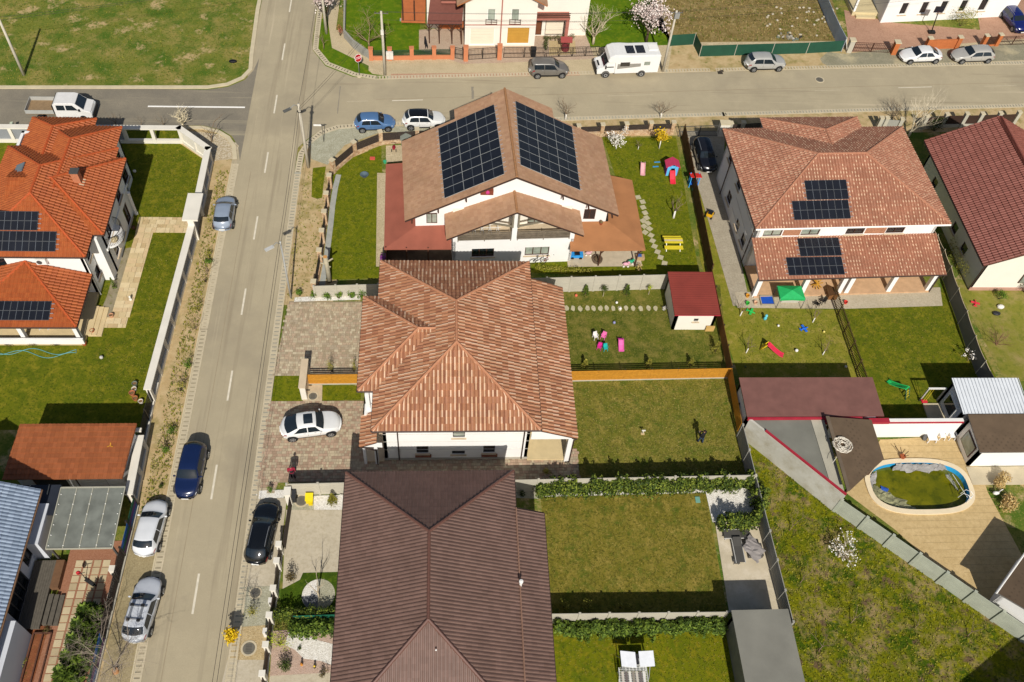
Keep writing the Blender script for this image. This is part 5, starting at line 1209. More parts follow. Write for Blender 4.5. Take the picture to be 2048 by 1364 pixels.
# corner house fence
pil = [G(*q, 1.65) for q in ((638, 500), (643, 460.6), (648, 422.5), (652, 386), (658, 350))]
pil = [Vector((pil[0].x - .2, 50.9, 0))] + pil
FE = [(q.x + .45, q.y) for q in pil] + [(G(664, 320, 1.65).x + .5, G(664, 320, 1.65).y - .3)]
pillar_fence('stone pillar fence with dark slats along the corner lawn beside the main road', pil, 1.65, base=.35, pn=8)
pil = [G(*q, 1.65) for q in ((664, 320), (707, 284), (760, 263), (834, 258), (865, 257))]
pillar_fence('curved stone pillar fence with dark slats round the street corner of the tan roofed house', pil, 1.65, base=.4, pn=8)
MB_ = ribbon('path_edge', FE, .5, 0, .05, mat('edge_stone', '9fa098', .9, .1, 2))
pil = [G(*q, 1.5) for q in ((1158, 251), (1206, 249), (1254, 247), (1303, 245), (1348, 244))]
pillar_fence('stone pillar fence with black slat panels north of the play garden', pil, 1.5, base=.55, pn=5)
gl = GG([(1165, 258), (1345, 252), (1345, 268), (1168, 274)]); sheet('stone_bed', gl, .06, M_stone)
# precast fences
plate_fence('pale precast concrete fence behind the row of round shrubs at the paved drive', [G(627, 572, 1.6), G(757, 568, 1.6)], 1.6, step=2.0, rows=4)
plate_fence('pale precast concrete fence on the north side of the stepping stone lawn', [G(1045, 557, 2.0), G(1336, 549, 2.0)], 2.0, rows=5)
plate_fence('pale precast concrete fence between the long lawn and the laurel hedge', [G(1022, 960, 2.0), G(1512, 950, 2.0)], 2.0, rows=5)
plate_fence('pale precast concrete fence behind the conifer row on the south lawn', [G(1100, 1228, 1.9), G(1455, 1224, 1.9)], 1.9, rows=5)
plate_fence('short pale precast fence between the paved drive and the bins', [G(573, 968, 1.8), G(697, 965, 1.8)], 1.8, rows=4, step=2.1)
plate_fence('weathered dark grey plate fence along the sun lounger patio', [(23.75, 36.2), (24.2, 20.4)], 1.9, rows=4, m=M_fenceconcg, step=2.3)
dm = mat('diag_concrete', 'b4b2a2', .9, .10, .8, .2, 30)
t = thing('diagonal_wall', 'long stained plain concrete wall with red edging running diagonally below the yard', 'wall', (24.2, 36.4, 0))
A, B = Vector((24.1, 36.25, 0)), Vector((30.1, 29.55, 0)); u = (B - A).normalized(); n_ = Vector((-u.y, u.x, 0))
MB().obox((A + B) / 2 + Vector((0, 0, 1.35)), (B - A) / 2, n_ * .09, Vector((0, 0, 1.35))).build('wall', mixmat('stained_concrete', ['b9b6aa', 'a59e8a', 'c6c4ba', '8c7c62'], [(.9, .45, .7), (.5, .5, .7), (1.3, .64, .74)], bump=.1), t)
MB().beam(A + u * 1.5 + Vector((0, 0, 2.78)), B + Vector((0, 0, 2.78)), .14, .16).build('red_edging', mat('trim_red', 'a02838', .6), t)
plate_fence('pale green grey plate fence running diagonally between the pool terrace and the wild plot', [B, Vector((41.2, 19.3, 0)), Vector((46, 14.4, 0))], 1.9, rows=4, m=mat('fence_mossy', 'a9ad9c', .9, .1, 1.2, .2, 30), step=2.2, post=.22)
# wooden fences
slat_fence('honey coloured horizontal slat fence across the gardens right of the middle house', [G(1143, 741, 1.5), G(1463, 735, 1.5)], 1.5, step=2.1, n=8, base=M_fenceconc)
slat_fence('short honey slat fence between the two paved drives', [G(608, 748, 1.45), G(716, 747, 1.45)], 1.45, step=2.1, n=8, base=M_fenceconc)
slat_fence('honey slat side fence along the long lawn, running down to the brown shed', [(24.1, 42.0), (23.9, 36.6)], 1.55, step=1.8, n=8, m=M_wood)
slat_fence('brown slat side fence behind the wine red shed', [(24.3, 52.8), (24.15, 42.1)], 1.6, step=2.1, n=9, m=mat('wood_brown_slat', '7d5526', .8, .15, 4))
board_fence('tall dark brown board fence between the play garden and the grey drive', [(24.75, 71.8), (24.35, 53.0)], 1.85)
board_fence('open brown picket fence dividing the lawns in front of the duplex', [G(1674, 574, 1.6), G(1738, 758, 1.6)], 1.6, bw=.06, gap=.13, m=mat('wood_picket', '5c4a2c', .8, .15, 4), name='picket_fence')
p = G(1733, 665)
# wind screen fence of the maroon roofed house
t = thing('screen_fence', 'sagging grey shade cloth fence along the maroon roofed house', 'fence', G(1872, 505))
path = [G(*q, 1.9) for q in ((1866, 452), (1876, 470), (1890, 500), (1903, 533), (1918, 577), (1935, 622), (1952, 672), (1972, 722), (2000, 772))]
sc = mat('shade_cloth', '6e6d68', .8, .08, 1)
for i, (a, b2) in enumerate(zip(path[:-1], path[1:])):
 a, b2 = XY(a), XY(b2); f = MB(); n = 6; top = []
 for k in range(n + 1): q = a.lerp(b2, k / n); s_ = 4 * (k / n) * (1 - k / n); top.append((q, 1.88 - .10 * s_))
 for (q, z), (q2, z2) in zip(top[:-1], top[1:]): f.face([q + Vector((0, 0, .05)), q2 + Vector((0, 0, .05)), q2 + Vector((0, 0, z2)), q + Vector((0, 0, z))])
 f.build('cloth', sc, t); MB().tube([a, a + Vector((0, 0, 2.0))], .04, 6).build('post', M_fenceconc, t); MB().tube([q + Vector((0, 0, z)) for q, z in top], .025, 5).build('top_wire', M_sill, t)
# green screen of the building lot
t = thing('screen_fence', 'dark green screen fence in front of the bare building lot', 'fence', G(1400, 115))
gm_ = mat('green_screen', '1e4a38', .7, .10, 1)
path = [G(*q, 1.5) for q in ((1344, 70), (1392, 67), (1404, 91), (1475, 89), (1550, 87), (1620, 85), (1690, 81))]
for a, b2 in zip(path[:-1], path[1:]):
 a, b2 = XY(a), XY(b2); MB().face([a + Vector((0, 0, .03)), b2 + Vector((0, 0, .03)), b2 + Vector((0, 0, 1.5)), a + Vector((0, 0, 1.5))]).build('screen', gm_, t); MB().tube([a, a + Vector((0, 0, 1.6))], .04, 6).build('post', M_fenceconc, t)
t = thing('sheet_fence', 'blue grey metal sheet fence with white braces beside the building lot', 'fence', G(1705, 77))
path = [G(*q, 1.9) for q in ((1632, -60), (1652, -15), (1666, 20), (1680, 50), (1694, 76))]
for a, b2 in zip(path[:-1], path[1:]):
 a, b2 = XY(a), XY(b2); u = (b2 - a).normalized(); nn = Vector((-u.y, u.x, 0)); MB().obox((a + b2) / 2 + Vector((0, 0, .95)), (b2 - a) / 2, nn * .02, Vector((0, 0, .93))).build('sheet', mat('sheet_bluegrey', 'b0bcc8', .5, .06), t)
 MB().beam(b2 + Vector((0, 0, .05)) + nn * .7, b2 + Vector((0, 0, 1.7)), .05, .05).build('brace', M_fwhite, t)
# garage house street front
sal = mat('salmon_render', 'c07a54', .85, .06, 2)
pil = [G(*q, 1.45) for q in ((741, 97), (779, 97), (823, 96), (868, 95), (905, 95))]
pillar_fence('salmon pillar fence with green mesh in front of the garage house', pil, 1.45, pw=.42, pm=sal, pmcap=sal, base=.5, panel='bar', dm=mat('green_mesh', '24402c', .6, .1))
pil2 = [G(*q, 1.6) for q in ((932, 96), (1000, 93))]
for i, q in enumerate(pil2):
 t = thing('gate_pillar', ('salmon gate pillar left of the wide black gate', 'salmon gate pillar right of the wide black gate')[i], 'pillar', XY(q)); MB().box(q.x - .24, q.x + .24, q.y - .24, q.y + .24, 0, 1.75).build('shaft', sal, t); MB().box(q.x - .28, q.x + .28, q.y - .28, q.y + .28, 1.75, 1.83).build('cap', sal, t)
bar_gate('narrow black bar gate beside the salmon fence', pil[-1] + Vector((.3, 0, 0)), pil2[0] - Vector((.3, 0, 0)), 1.5, leaf=1)
bar_gate('wide black double gate between two salmon pillars', pil2[0] + Vector((.3, 0, 0)), pil2[1] - Vector((.3, 0, 0)), 1.5, leaf=2)
g0, g1 = G(1008, 94, 1.5), G(1092, 93, 1.5)
bar_gate('black double gate in front of the ochre garage door', g0, g1, 1.45, leaf=2)
bar_gate('long black bar fence behind the grey van and the camper', g1 + Vector((.1, 0, 0)), G(1200, 90, 1.5), 1.35, leaf=4, name='bar_fence', bars=.18)
t = thing('corner_wall', 'grey concrete retaining wall curving round the street corner garden', 'wall', G(700, 95)); pts = [G(*q, 1.0) for q in ((690, -40), (688, 60), (706, 80), (728, 96), (742, 104))]
for a, b2 in zip(pts[:-1], pts[1:]): MB().beam(XY(a) + Vector((0, 0, .5)), XY(b2) + Vector((0, 0, .5)), .2, 1.0).build('wall', M_fenceconcg, t)
# top right front
br = mat('brick_orange', 'b4683a', .85, .1, 5)
for i, (px, py, lab) in enumerate(((1706, 80, 'brick gate pillar at the end of the green screen fence'), (1796, 84, 'brick gate pillar right of the first gate of the top right house'))):
 q = G(px, py, 1.6); t = thing('gate_pillar', lab, 'pillar', XY(q)); MB().box(q.x - .28, q.x + .28, q.y - .28, q.y + .28, 0, 1.6).build('shaft', br if i else M_fenceconc, t); MB().box(q.x - .36, q.x + .36, q.y - .36, q.y + .36, 1.6, 1.7).build('cap', M_kerb, t)
bar_gate('brown bar gate of the top right house', G(1714, 80, 1.6), G(1788, 83, 1.6), 1.3, m=M_fbrown, bars=.2)
pil = [G(*q, 1.5) for q in ((1862, 76), (1922, 74))]
pillar_fence('orange brick wall with pillars behind the white saloon', pil, 1.5, pw=.5, pm=br, base=1.2, skip=(0,), panel='solid')
pil = [G(*q, 1.5) for q in ((1975, 71), (2003, 69))]
pillar_fence('orange brick pillar pair behind the silver estate', pil, 1.5, pw=.45, pm=br, base=.2, panel='bar', dm=M_fbrown)
bar_gate('brown bar gate below the dark blue parked car', G(2008, 70, 1.5), G(2062, 68, 1.5), 1.3, m=M_fbrown, bars=.2)
# duplex street front
bar_gate('grey bar gate across the drive with the black car', G(1362, 252, 1.5), G(1443, 250, 1.5), 1.45, m=mat('gate_grey', '5c5a54', .6, .1), bars=.13, leaf=2)
q = G(1451, 246, 1.6); t = thing('gate_pillar', 'white masonry gate pillar beside the grey bar gate', 'pillar', XY(q)); MB().box(q.x - .5, q.x + .5, q.y - .3, q.y + .3, 0, 1.6).build('shaft', wA, t); MB().box(q.x - .56, q.x + .56, q.y - .36, q.y + .36, 1.6, 1.72).build('cap', M_kerb, t)
pil = [G(*q, 1.7) for q in ((1463, 244), (1488, 243), (1530, 240))]
pillar_fence('low stone and dark slat fence in the shade behind the duplex', pil, 1.6, pm=M_fenceconc, base=.4, pn=6)
pil = [G(*q, 1.7) for q in ((1765, 234), (1776, 234), (1806, 236))]
pillar_fence('pale pillar pair with grey panel behind the duplex roof', pil, 1.6, pm=M_fenceconc, base=.4, panel='solid', dm=M_fenceconcg)
pil = [G(*q, 1.8) for q in ((1855, 232), (1895, 228), (1935, 227), (1966, 227), (2002, 226), (2040, 224))]
pillar_fence('pale pillar fence with dark brown panels behind the maroon roofed house', pil, 1.8, pm=M_fenceconc, base=.4, panel='solid', dm=mat('panel_darkbrown', '3c2a22', .7, .1))
# street side of the chocolate roofed house
pil = [G(*q, 1.6) for q in ((557, 1088), (553, 1121), (546, 1176), (538, 1230), (531, 1289), (524, 1347), (518, 1400))]
pillar_fence('white pillar fence with dark panels between the chocolate roofed house and the pavement', pil, 1.6, pw=.32, pm=wA, pmcap=wA, base=.15, panel='solid', dm=mat('panel_umber', '4a3e34', .7, .1))
q0 = XY(G(575, 984, 1.6)); t = thing('gate_pillar', 'white gate pillar beside the black bin', 'pillar', q0); MB().box(q0.x - .2, q0.x + .2, q0.y - .3, q0.y + .3, 0, 1.7).build('shaft', wA, t); MB().box(q0.x - .25, q0.x + .25, q0.y - .35, q0.y + .35, 1.7, 1.78).build('cap', wA, t)
gq = XY(pil[0]); t = thing('sliding_gate', 'dark slatted sliding gate between white pillars beside the black estate car', 'gate', gq)
for k in range(9): MB().beam(gq + Vector((.25, .25, .15 + k * .16)), q0 + Vector((.15, -.35, .15 + k * .16)), .03, .11).build('slat', M_dslat, t)
t = thing('garden_screen', 'green screen between the two front garden hedges of the chocolate roofed house', 'fence', G(570, 1240)); a, b2 = G(585, 1232, 1.2), G(676, 1229, 1.2)
MB().beam(XY(a) + Vector((0, 0, .6)), XY(b2) + Vector((0, 0, .6)), .03, 1.2).build('screen', mat('screen_teal', '1c6048', .6, .1), t)
for k in (0, .5, 1): q = XY(a).lerp(XY(b2), k); MB().tube([q, q + Vector((0, 0, 1.3))], .03, 6).build('post', M_black, t)
# gate post of the middle house
q = XY(G(607, 728, 2.0)); t = thing('gate_wall', 'white free standing gate wall with a stone cap on the paved drive', 'wall', q)
A, B = G(603, 800), G(612, 730, 0); x = A.x + .25
MB().box(x - .22, x + .22, 39.9, 42.6, 0, 1.75).build('wall', wA, t); MB().box(x - .28, x + .28, 39.85, 42.65, 1.75, 1.85).build('cap', M_sill, t); MB().box(x - .32, x - .22, 41.6, 42.3, .9, 1.3).build('letter_box', M_fwhite, t); MB().box(x + .22, x + .5, 40.2, 40.26, .9, 1.0).build('bracket', M_black, t)
# - paving
def inside(p, poly):
 c = False; n = len(poly)
 for i in range(n):
  a, b = poly[i], poly[(i + 1) % n]
  if (a[1] > p[1]) != (b[1] > p[1]) and p[0] < (b[0] - a[0]) * (p[1] - a[1]) / (b[1] - a[1]) + a[0]: c = not c
 return c
def pavers(name, poly, cols, rowh=.24, ws=(.24, .36, .18), z=.05, seed=1, j=.012):
 """block paving laid as real blocks with open joints"""
 rr = random.Random(seed); x0, x1 = min(p[0] for p in poly), max(p[0] for p in poly); y0, y1 = min(p[1] for p in poly), max(p[1] for p in poly)
 sheet(name + '_bed', poly, z - .03, mat('joint_sand', '8d8068', .95, .1)); b = MB(); y = y0
 while y < y1:
  x = x0 - rr.random() * .2
  while x < x1:
   w = rr.choice(ws)
   if inside((x + w / 2, y + rowh / 2), poly):
    zz = z + rr.random() * .006; b.box(x + j, x + w - j, y + j, y + rowh - j, z - .03, zz, rr.randrange(len(cols)))
    b.f.pop(-6); b.m.pop()
   x += w
  y += rowh
 return b.build(name, cols, None, kind='structure')
PV = [mat('paver%d' % i, c, .9, .10, 3) for i, c in enumerate(['b0a086', 'b8a88c', 'a89880', 'c0b296', 'a49278', 'b29c82', 'ac967e', 'a09076'])]
PVR = PV[:3] + [mat('paver_red%d' % i, c, .9, .1, 3) for i, c in enumerate(['a68c76', 'b0957e', '9c846e'])]
pavers('drive_paving_upper', [(-13.85, 42.2), (-6.4, 42.2), (-6.4, 50.0), (-13.3, 50.0)], PV, seed=3)
pavers('drive_paving_lower', [(-13.9, 31.9), (-12.6, 31.6), (-12.4, 32.5), (6.6, 32.4), (10.6, 32.6), (10.6, 35.2), (-4.4, 34.5), (-4.4, 36.6), (-6.3, 36.8), (-6.3, 39.75), (-13.85, 39.75)], PVR, seed=4)
psheet('lawn_gate', [(550, 752), (602, 750), (600, 803), (540, 804)], .04, M_lawnC)
psheet('lawn_gate_b', [(645, 772), (722, 772), (722, 800), (644, 802)], .04, M_lawnC)
psheet('gate_paving', [(604, 770), (645, 770), (644, 803), (606, 803)], .05, PV[1])
psheet('white_pebbles', [(590, 595), (720, 590), (721, 600), (588, 604)], .045, mixmat('white_pebble', ['d8d2c6', 'f0ece4', 'b4aea0'], [(9, .4, .6), (16, .5, .7)], bump=.9, bscale=18))
MW = MATS['white_pebble']
psheet('white_pebbles_b', [(514, 982), (570, 980), (568, 996), (511, 998)], .045, MW)
psheet('white_pebbles_c', [(628, 992), (693, 990), (692, 1020), (628, 1020)], .05, MW)
psheet('grey_gravel_bed', [(580, 990), (628, 990), (628, 1020), (578, 1020)], .046, MATS['grey_gravel'])
M_driveconc = mixmat('drive_concrete', ['b9ae98', 'c4b9a2', 'aea28a'], [(.8, .4, .7), (5, .45, .7)], bump=.15)
psheet('forecourt', [(572, 1020), (692, 1020), (690, 1150), (565, 1185)], .035, M_driveconc)
psheet('forecourt_b', [(507, 998), (574, 996), (552, 1176), (484, 1176)], .030, M_driveconc)
psheet('forecourt_c', [(455, 1320), (530, 1318), (520, 1420), (430, 1420)], .031, M_driveconc)
psheet('forecourt_d', [(540, 1350), (668, 1345), (664, 1440), (530, 1440)], .033, M_driveconc)
psheet('kerb_gravel', [(485, 1175), (548, 1172), (540, 1250), (470, 1255)], .038, MATS['grey_gravel'])
psheet('kerb_pebbles', [(470, 1255), (540, 1250), (530, 1320), (455, 1320)], .039, mixmat('tan_pebble', ['b39c72', 'c8b48c', '94805c'], [(8, .4, .65), (16, .5, .7)], bump=.8, bscale=18))
psheet('front_lawn', [(606, 1146), (684, 1144), (678, 1222), (560, 1228), (562, 1180), (600, 1160)], .044, mixmat('lawn_dark', ['40560e', '2c400a', '5a6a18'], [(.9, .4, .7), (3, .5, .7)]))
psheet('front_bed', [(545, 1262), (674, 1256), (668, 1345), (540, 1352)], .036, mixmat('pink_gravel', ['b49a88', 'c4ac9c', '9c8474'], [(9, .4, .65), (16, .5, .7)], bump=.8))
pts = GG([(578, 1262), (610, 1270), (640, 1282), (672, 1290), (668, 1332), (640, 1322), (608, 1318), (590, 1300), (570, 1290)]); sheet('white_pebble_island', pts, .05, MW)
c = G(637, 1190); sheet('pebble_disc', arc(c, 1.15, 0, 360, 36)[:-1], .056, MATS['grey_gravel'])
for i, (a0, a1, mm) in enumerate(((95, 185, MW), (-90, 0, MATS['grey_gravel']), (185, 270, mat('slate_chips', '6d6f72', .9, .3, 9)))): sheet('pebble_sector', [c] + arc(c, 1.13, a0, a1, 12), .062, mm)
psheet('house_drive_grey', [(1362, 262), (1450, 262), (1445, 378), (1470, 470), (1500, 610), (1466, 612), (1425, 470), (1398, 380), (1388, 374)], .03, mixmat('grey_blocks', ['a49a86', 'b2a894', '948a78'], [(.8, .4, .7), (7, .42, .68)], bump=.2))
psheet('porch_paving', [(1470, 585), (1880, 575), (1885, 612), (1690, 618), (1475, 616)], .032, mixmat('porch_blocks', ['b3a791', 'c0b49c', 'a4987f'], [(.8, .4, .7), (8, .42, .68)], bump=.2))
psheet('garage_forecourt', [(838, 60), (1160, 40), (1190, 118), (1000, 126), (925, 128), (838, 100)], .022, mixmat('pinkish_blocks', ['b09a84', 'a48a76', 'bca892'], [(.7, .4, .7), (8, .42, .68)], bump=.2))
psheet('red_drive', [(1688, 20), (1780, 45), (1960, 60), (1940, -60), (2060, -60), (2080, 75), (1700, 105)], .024, mixmat('red_pave', ['a9836c', '98745e', 'b8947c'], [(.7, .4, .7), (8, .42, .68)], bump=.2))
psheet('lounger_patio', [(1430, 1046), (1530, 1040), (1580, 1225), (1458, 1225)], .045, mixmat('patio_concrete', ['c8bba2', 'b4a88e', 'd2c6b0', 'a09278'], [(.7, .4, .7), (1.1, .5, .7), (2, .66, .78)], bump=.1))
psheet('shrub_pebbles', [(1410, 980), (1510, 975), (1520, 1040), (1425, 1045)], .046, MW)
psheet('hedge_pebbles', [(1075, 985), (1410, 978), (1410, 986), (1080, 994)], .040, MW)
psheet('corner_pebbles', [(1028, 975), (1075, 972), (1078, 998), (1030, 996)], .041, MATS['grey_gravel'])
psheet('gate_path_gravel', [(262, 560), (272, 560), (235, 650), (190, 652), (215, 590), (240, 500), (262, 495)], .030, mixmat('weedy_gravel', ['8a7f66', '9c937c', '6e6c3c'], [(1, .4, .7), (2, .55, .7)]))
# travertine slabs leading to the orange roofed house
TRV = [mat('travertine%d' % i, c_, .8, .08, 2) for i, c_ in enumerate(['c9b48a', 'd4c098', 'bfa67c', 'cdb48c'])]
g = group_empty('stone_path', (-27, 52, 0)); rr = random.Random(11)
def flags(x0, x1, y0, y1, sk=0.0):
 y = y0
 while y < y1 - .05:
  hh = min(rr.choice((.4, .6)), y1 - y); x = x0
  while x < x1 - .05:
   w = min(rr.choice((.4, .6, .8)), x1 - x); dx = sk * (y - y0)
   MB().box(x + dx + .01, x + dx + w - .01, y + .01, y + hh - .01, .012, .05 + rr.random() * .006).build('flagstone', rr.choice(TRV), g); x += w
  y += hh
flags(-27.8, -23.0, 57.9, 59.8); flags(-27.95, -26.4, 48.2, 57.9, .02); flags(-29.6, -26.5, 47.1, 48.2)
# lower left patio: cream slabs in red brick paving
sheet('brick_patio', [(-26.7, 15.5), (-22.95, 15.5), (-22.55, 28), (-26.4, 28)], .030, mixmat('brick_paving', ['96684e', '865a44', 'a47860'], [(1, .4, .7), (9, .42, .68)], bump=.2))
g = group_empty('patio_slabs', (-25, 21, 0)); sm = [MB().box(-.245, .245, -.245, .245, .03, .056).data('patio_slab', mat('slab_cream%d' % i, c_, .85, .08, 2)) for i, c_ in enumerate(['b9a886', 'c2b290', 'ae9d7c'])]
for r_ in range(20):
 for c_ in range(4):
  x, y = -25.55 + c_ * .62 - (.02 * r_ if r_ else 0) * 0, 26.3 - r_ * .56
  if r_ > 1 or c_ > 0 or True: link('patio_slab', rr.choice(sm), g, (x - (.015 * r_), y, 0))
psheet('yard_soil', [(-20, 1235), (118, 1235), (85, 1420), (-60, 1420)], .028, mixmat('planting_bed', ['7c4a30', '8e5a3c', '5c4a24'], [(2, .4, .7), (3, .55, .7)], bump=.7))
# stepping stones
g = group_empty('stepping_stones', G(1220, 617)); st_ = mat('step_stone', 'b4ab8c', .9, .1, 3)
for i, px in enumerate([1133, 1146, 1160, 1175, 1187, 1201, 1213, 1226, 1240, 1252, 1266, 1281, 1297, 1311]):
 p = G(px, 617 + (i % 3 - 1) * .5); b = MB(); n = 9; rr2 = random.Random(i); pts = [(p.x + .2 * (1 + rr2.uniform(-.2, .2)) * math.cos(2 * PI * k / n), p.y + .3 * (1 + rr2.uniform(-.15, .15)) * math.sin(2 * PI * k / n)) for k in range(n)]
 b.prism(pts, .0, .055); b.build('stepping_stone', st_, g)
g = group_empty('square_stepping_stones', G(1300, 440))
for i, (px, py) in enumerate([(1276, 395), (1285, 404), (1286, 415), (1290, 426), (1293, 436), (1286, 442), (1296, 447), (1288, 453), (1299, 458), (1290, 465), (1302, 471), (1305, 482), (1309, 493), (1315, 504), (1321, 515), (1329, 527)]):
 p = G(px, py); a = .2 + i * .07; MB().obox((p.x, p.y, .03), (.25 * math.cos(a), .25 * math.sin(a), 0), (-.25 * math.sin(a), .25 * math.cos(a), 0), (0, 0, .03)).build('stepping_stone', st_, g)
# grey deck and steps in the lower left yard
t = thing('timber_deck', 'dark grey timber deck with steps and a planter in the lower left yard', 'deck', (-27.2, 23, 0)); dk_ = mat('deck_grey', '5c564c', .8, .15, 4)
for k in range(9): MB().box(-28.4 + k * .16, -28.25 + k * .16, 21.6, 26.4, .3, .5).build('plank', dk_, t)
for i in range(3): MB().box(-26.9 + i * .33, -26.6 + i * .33, 21.9, 24.0, 0, .42 - i * .11).build('step', dk_, t)
MB().box(-26.95, -26.4, 24.4, 26.4, 0, .55).build('planter', mat('planter_brown', '6e5038', .8, .12, 4), t)
manhole(603, 1002, .42, 'dark round manhole cover on the gravel beside the yellow toy'); manhole(498, 1297, .42, 'manhole cover set in tan pebbles beside the street, below the yellow tree')
manhole(511, 1186, .36, 'dark manhole cover under the bare round bush on the kerb gravel'); manhole(626, 793, .34, 'round cover with stones beside the honey slat fence')
manhole(1639, 160, .42, 'dark round manhole cover in the cross road opposite the people carrier')
t = thing('bed_edging', 'dark board edging of the red planting bed in the lower left yard', 'edging', (-27, 19, 0)); eb = mat('edging_brown', '5a3a2c', .85, .12, 4)
for x_ in (-27.35, -26.75, -26.2): MB().box(x_ - .04, x_ + .04, 14, 21.4, 0, .22).build('board', eb, t)
MB().box(-27.35, -26.2, 21.36, 21.44, 0, .22).build('board', eb, t)
# - vehicles
M_tyre = mat('tyre', '1c1c1c', .9, .1); M_rim = mat('alloy', 'a8aaac', .35, .05, metal=.6); M_cg = mat('car_glass', '1e262c', .04, .05, spec=.9)
M_blackp = mat('black_plastic', '1e1e1f', .6, .1); M_lamp = mat('headlamp', 'd8dde0', .1, .05, spec=.8); M_tail = mat('tail_lamp', '8a1418', .2, .1); M_plate = mat('number_plate', 'e4e4de', .5, .02)
PROF = {  # x as fraction from rear (0) to front (1): top line, belt line
 'hatch': ([(0, .42), (.015, .62), (.06, .80), (.16, .985), (.30, 1.0), (.50, .985), (.60, .93), (.745, .66), (.90, .58), (.975, .49), (1, .36)], (.06, .17, .585, .745)),
 'suv': ([(0, .42), (.012, .64), (.05, .80), (.14, .97), (.28, 1.0), (.50, .985), (.60, .94), (.735, .68), (.90, .62), (.975, .54), (1, .38)], (.05, .15, .59, .735)),
 'estate': ([(0, .42), (.012, .60), (.045, .72), (.15, .955), (.28, 1.0), (.48, .99), (.575, .94), (.715, .66), (.88, .57), (.975, .48), (1, .36)], (.045, .16, .565, .715)),
 'sedan': ([(0, .42), (.015, .64), (.13, .71), (.30, .96), (.42, 1.0), (.52, .99), (.60, .94), (.74, .66), (.90, .56), (.975, .47), (1, .34)], (.13, .31, .59, .74)),
 'coupe': ([(0, .40), (.015, .62), (.07, .66), (.28, .94), (.42, 1.0), (.52, .99), (.60, .94), (.735, .67), (.90, .60), (.975, .52), (1, .36)], (.07, .29, .59, .735)),
 'van': ([(0, .40), (.008, .66), (.02, .92), (.06, .99), (.30, 1.0), (.52, .985), (.62, .93), (.755, .66), (.90, .56), (.975, .46), (1, .34)], (.012, .04, .61, .755)),
}
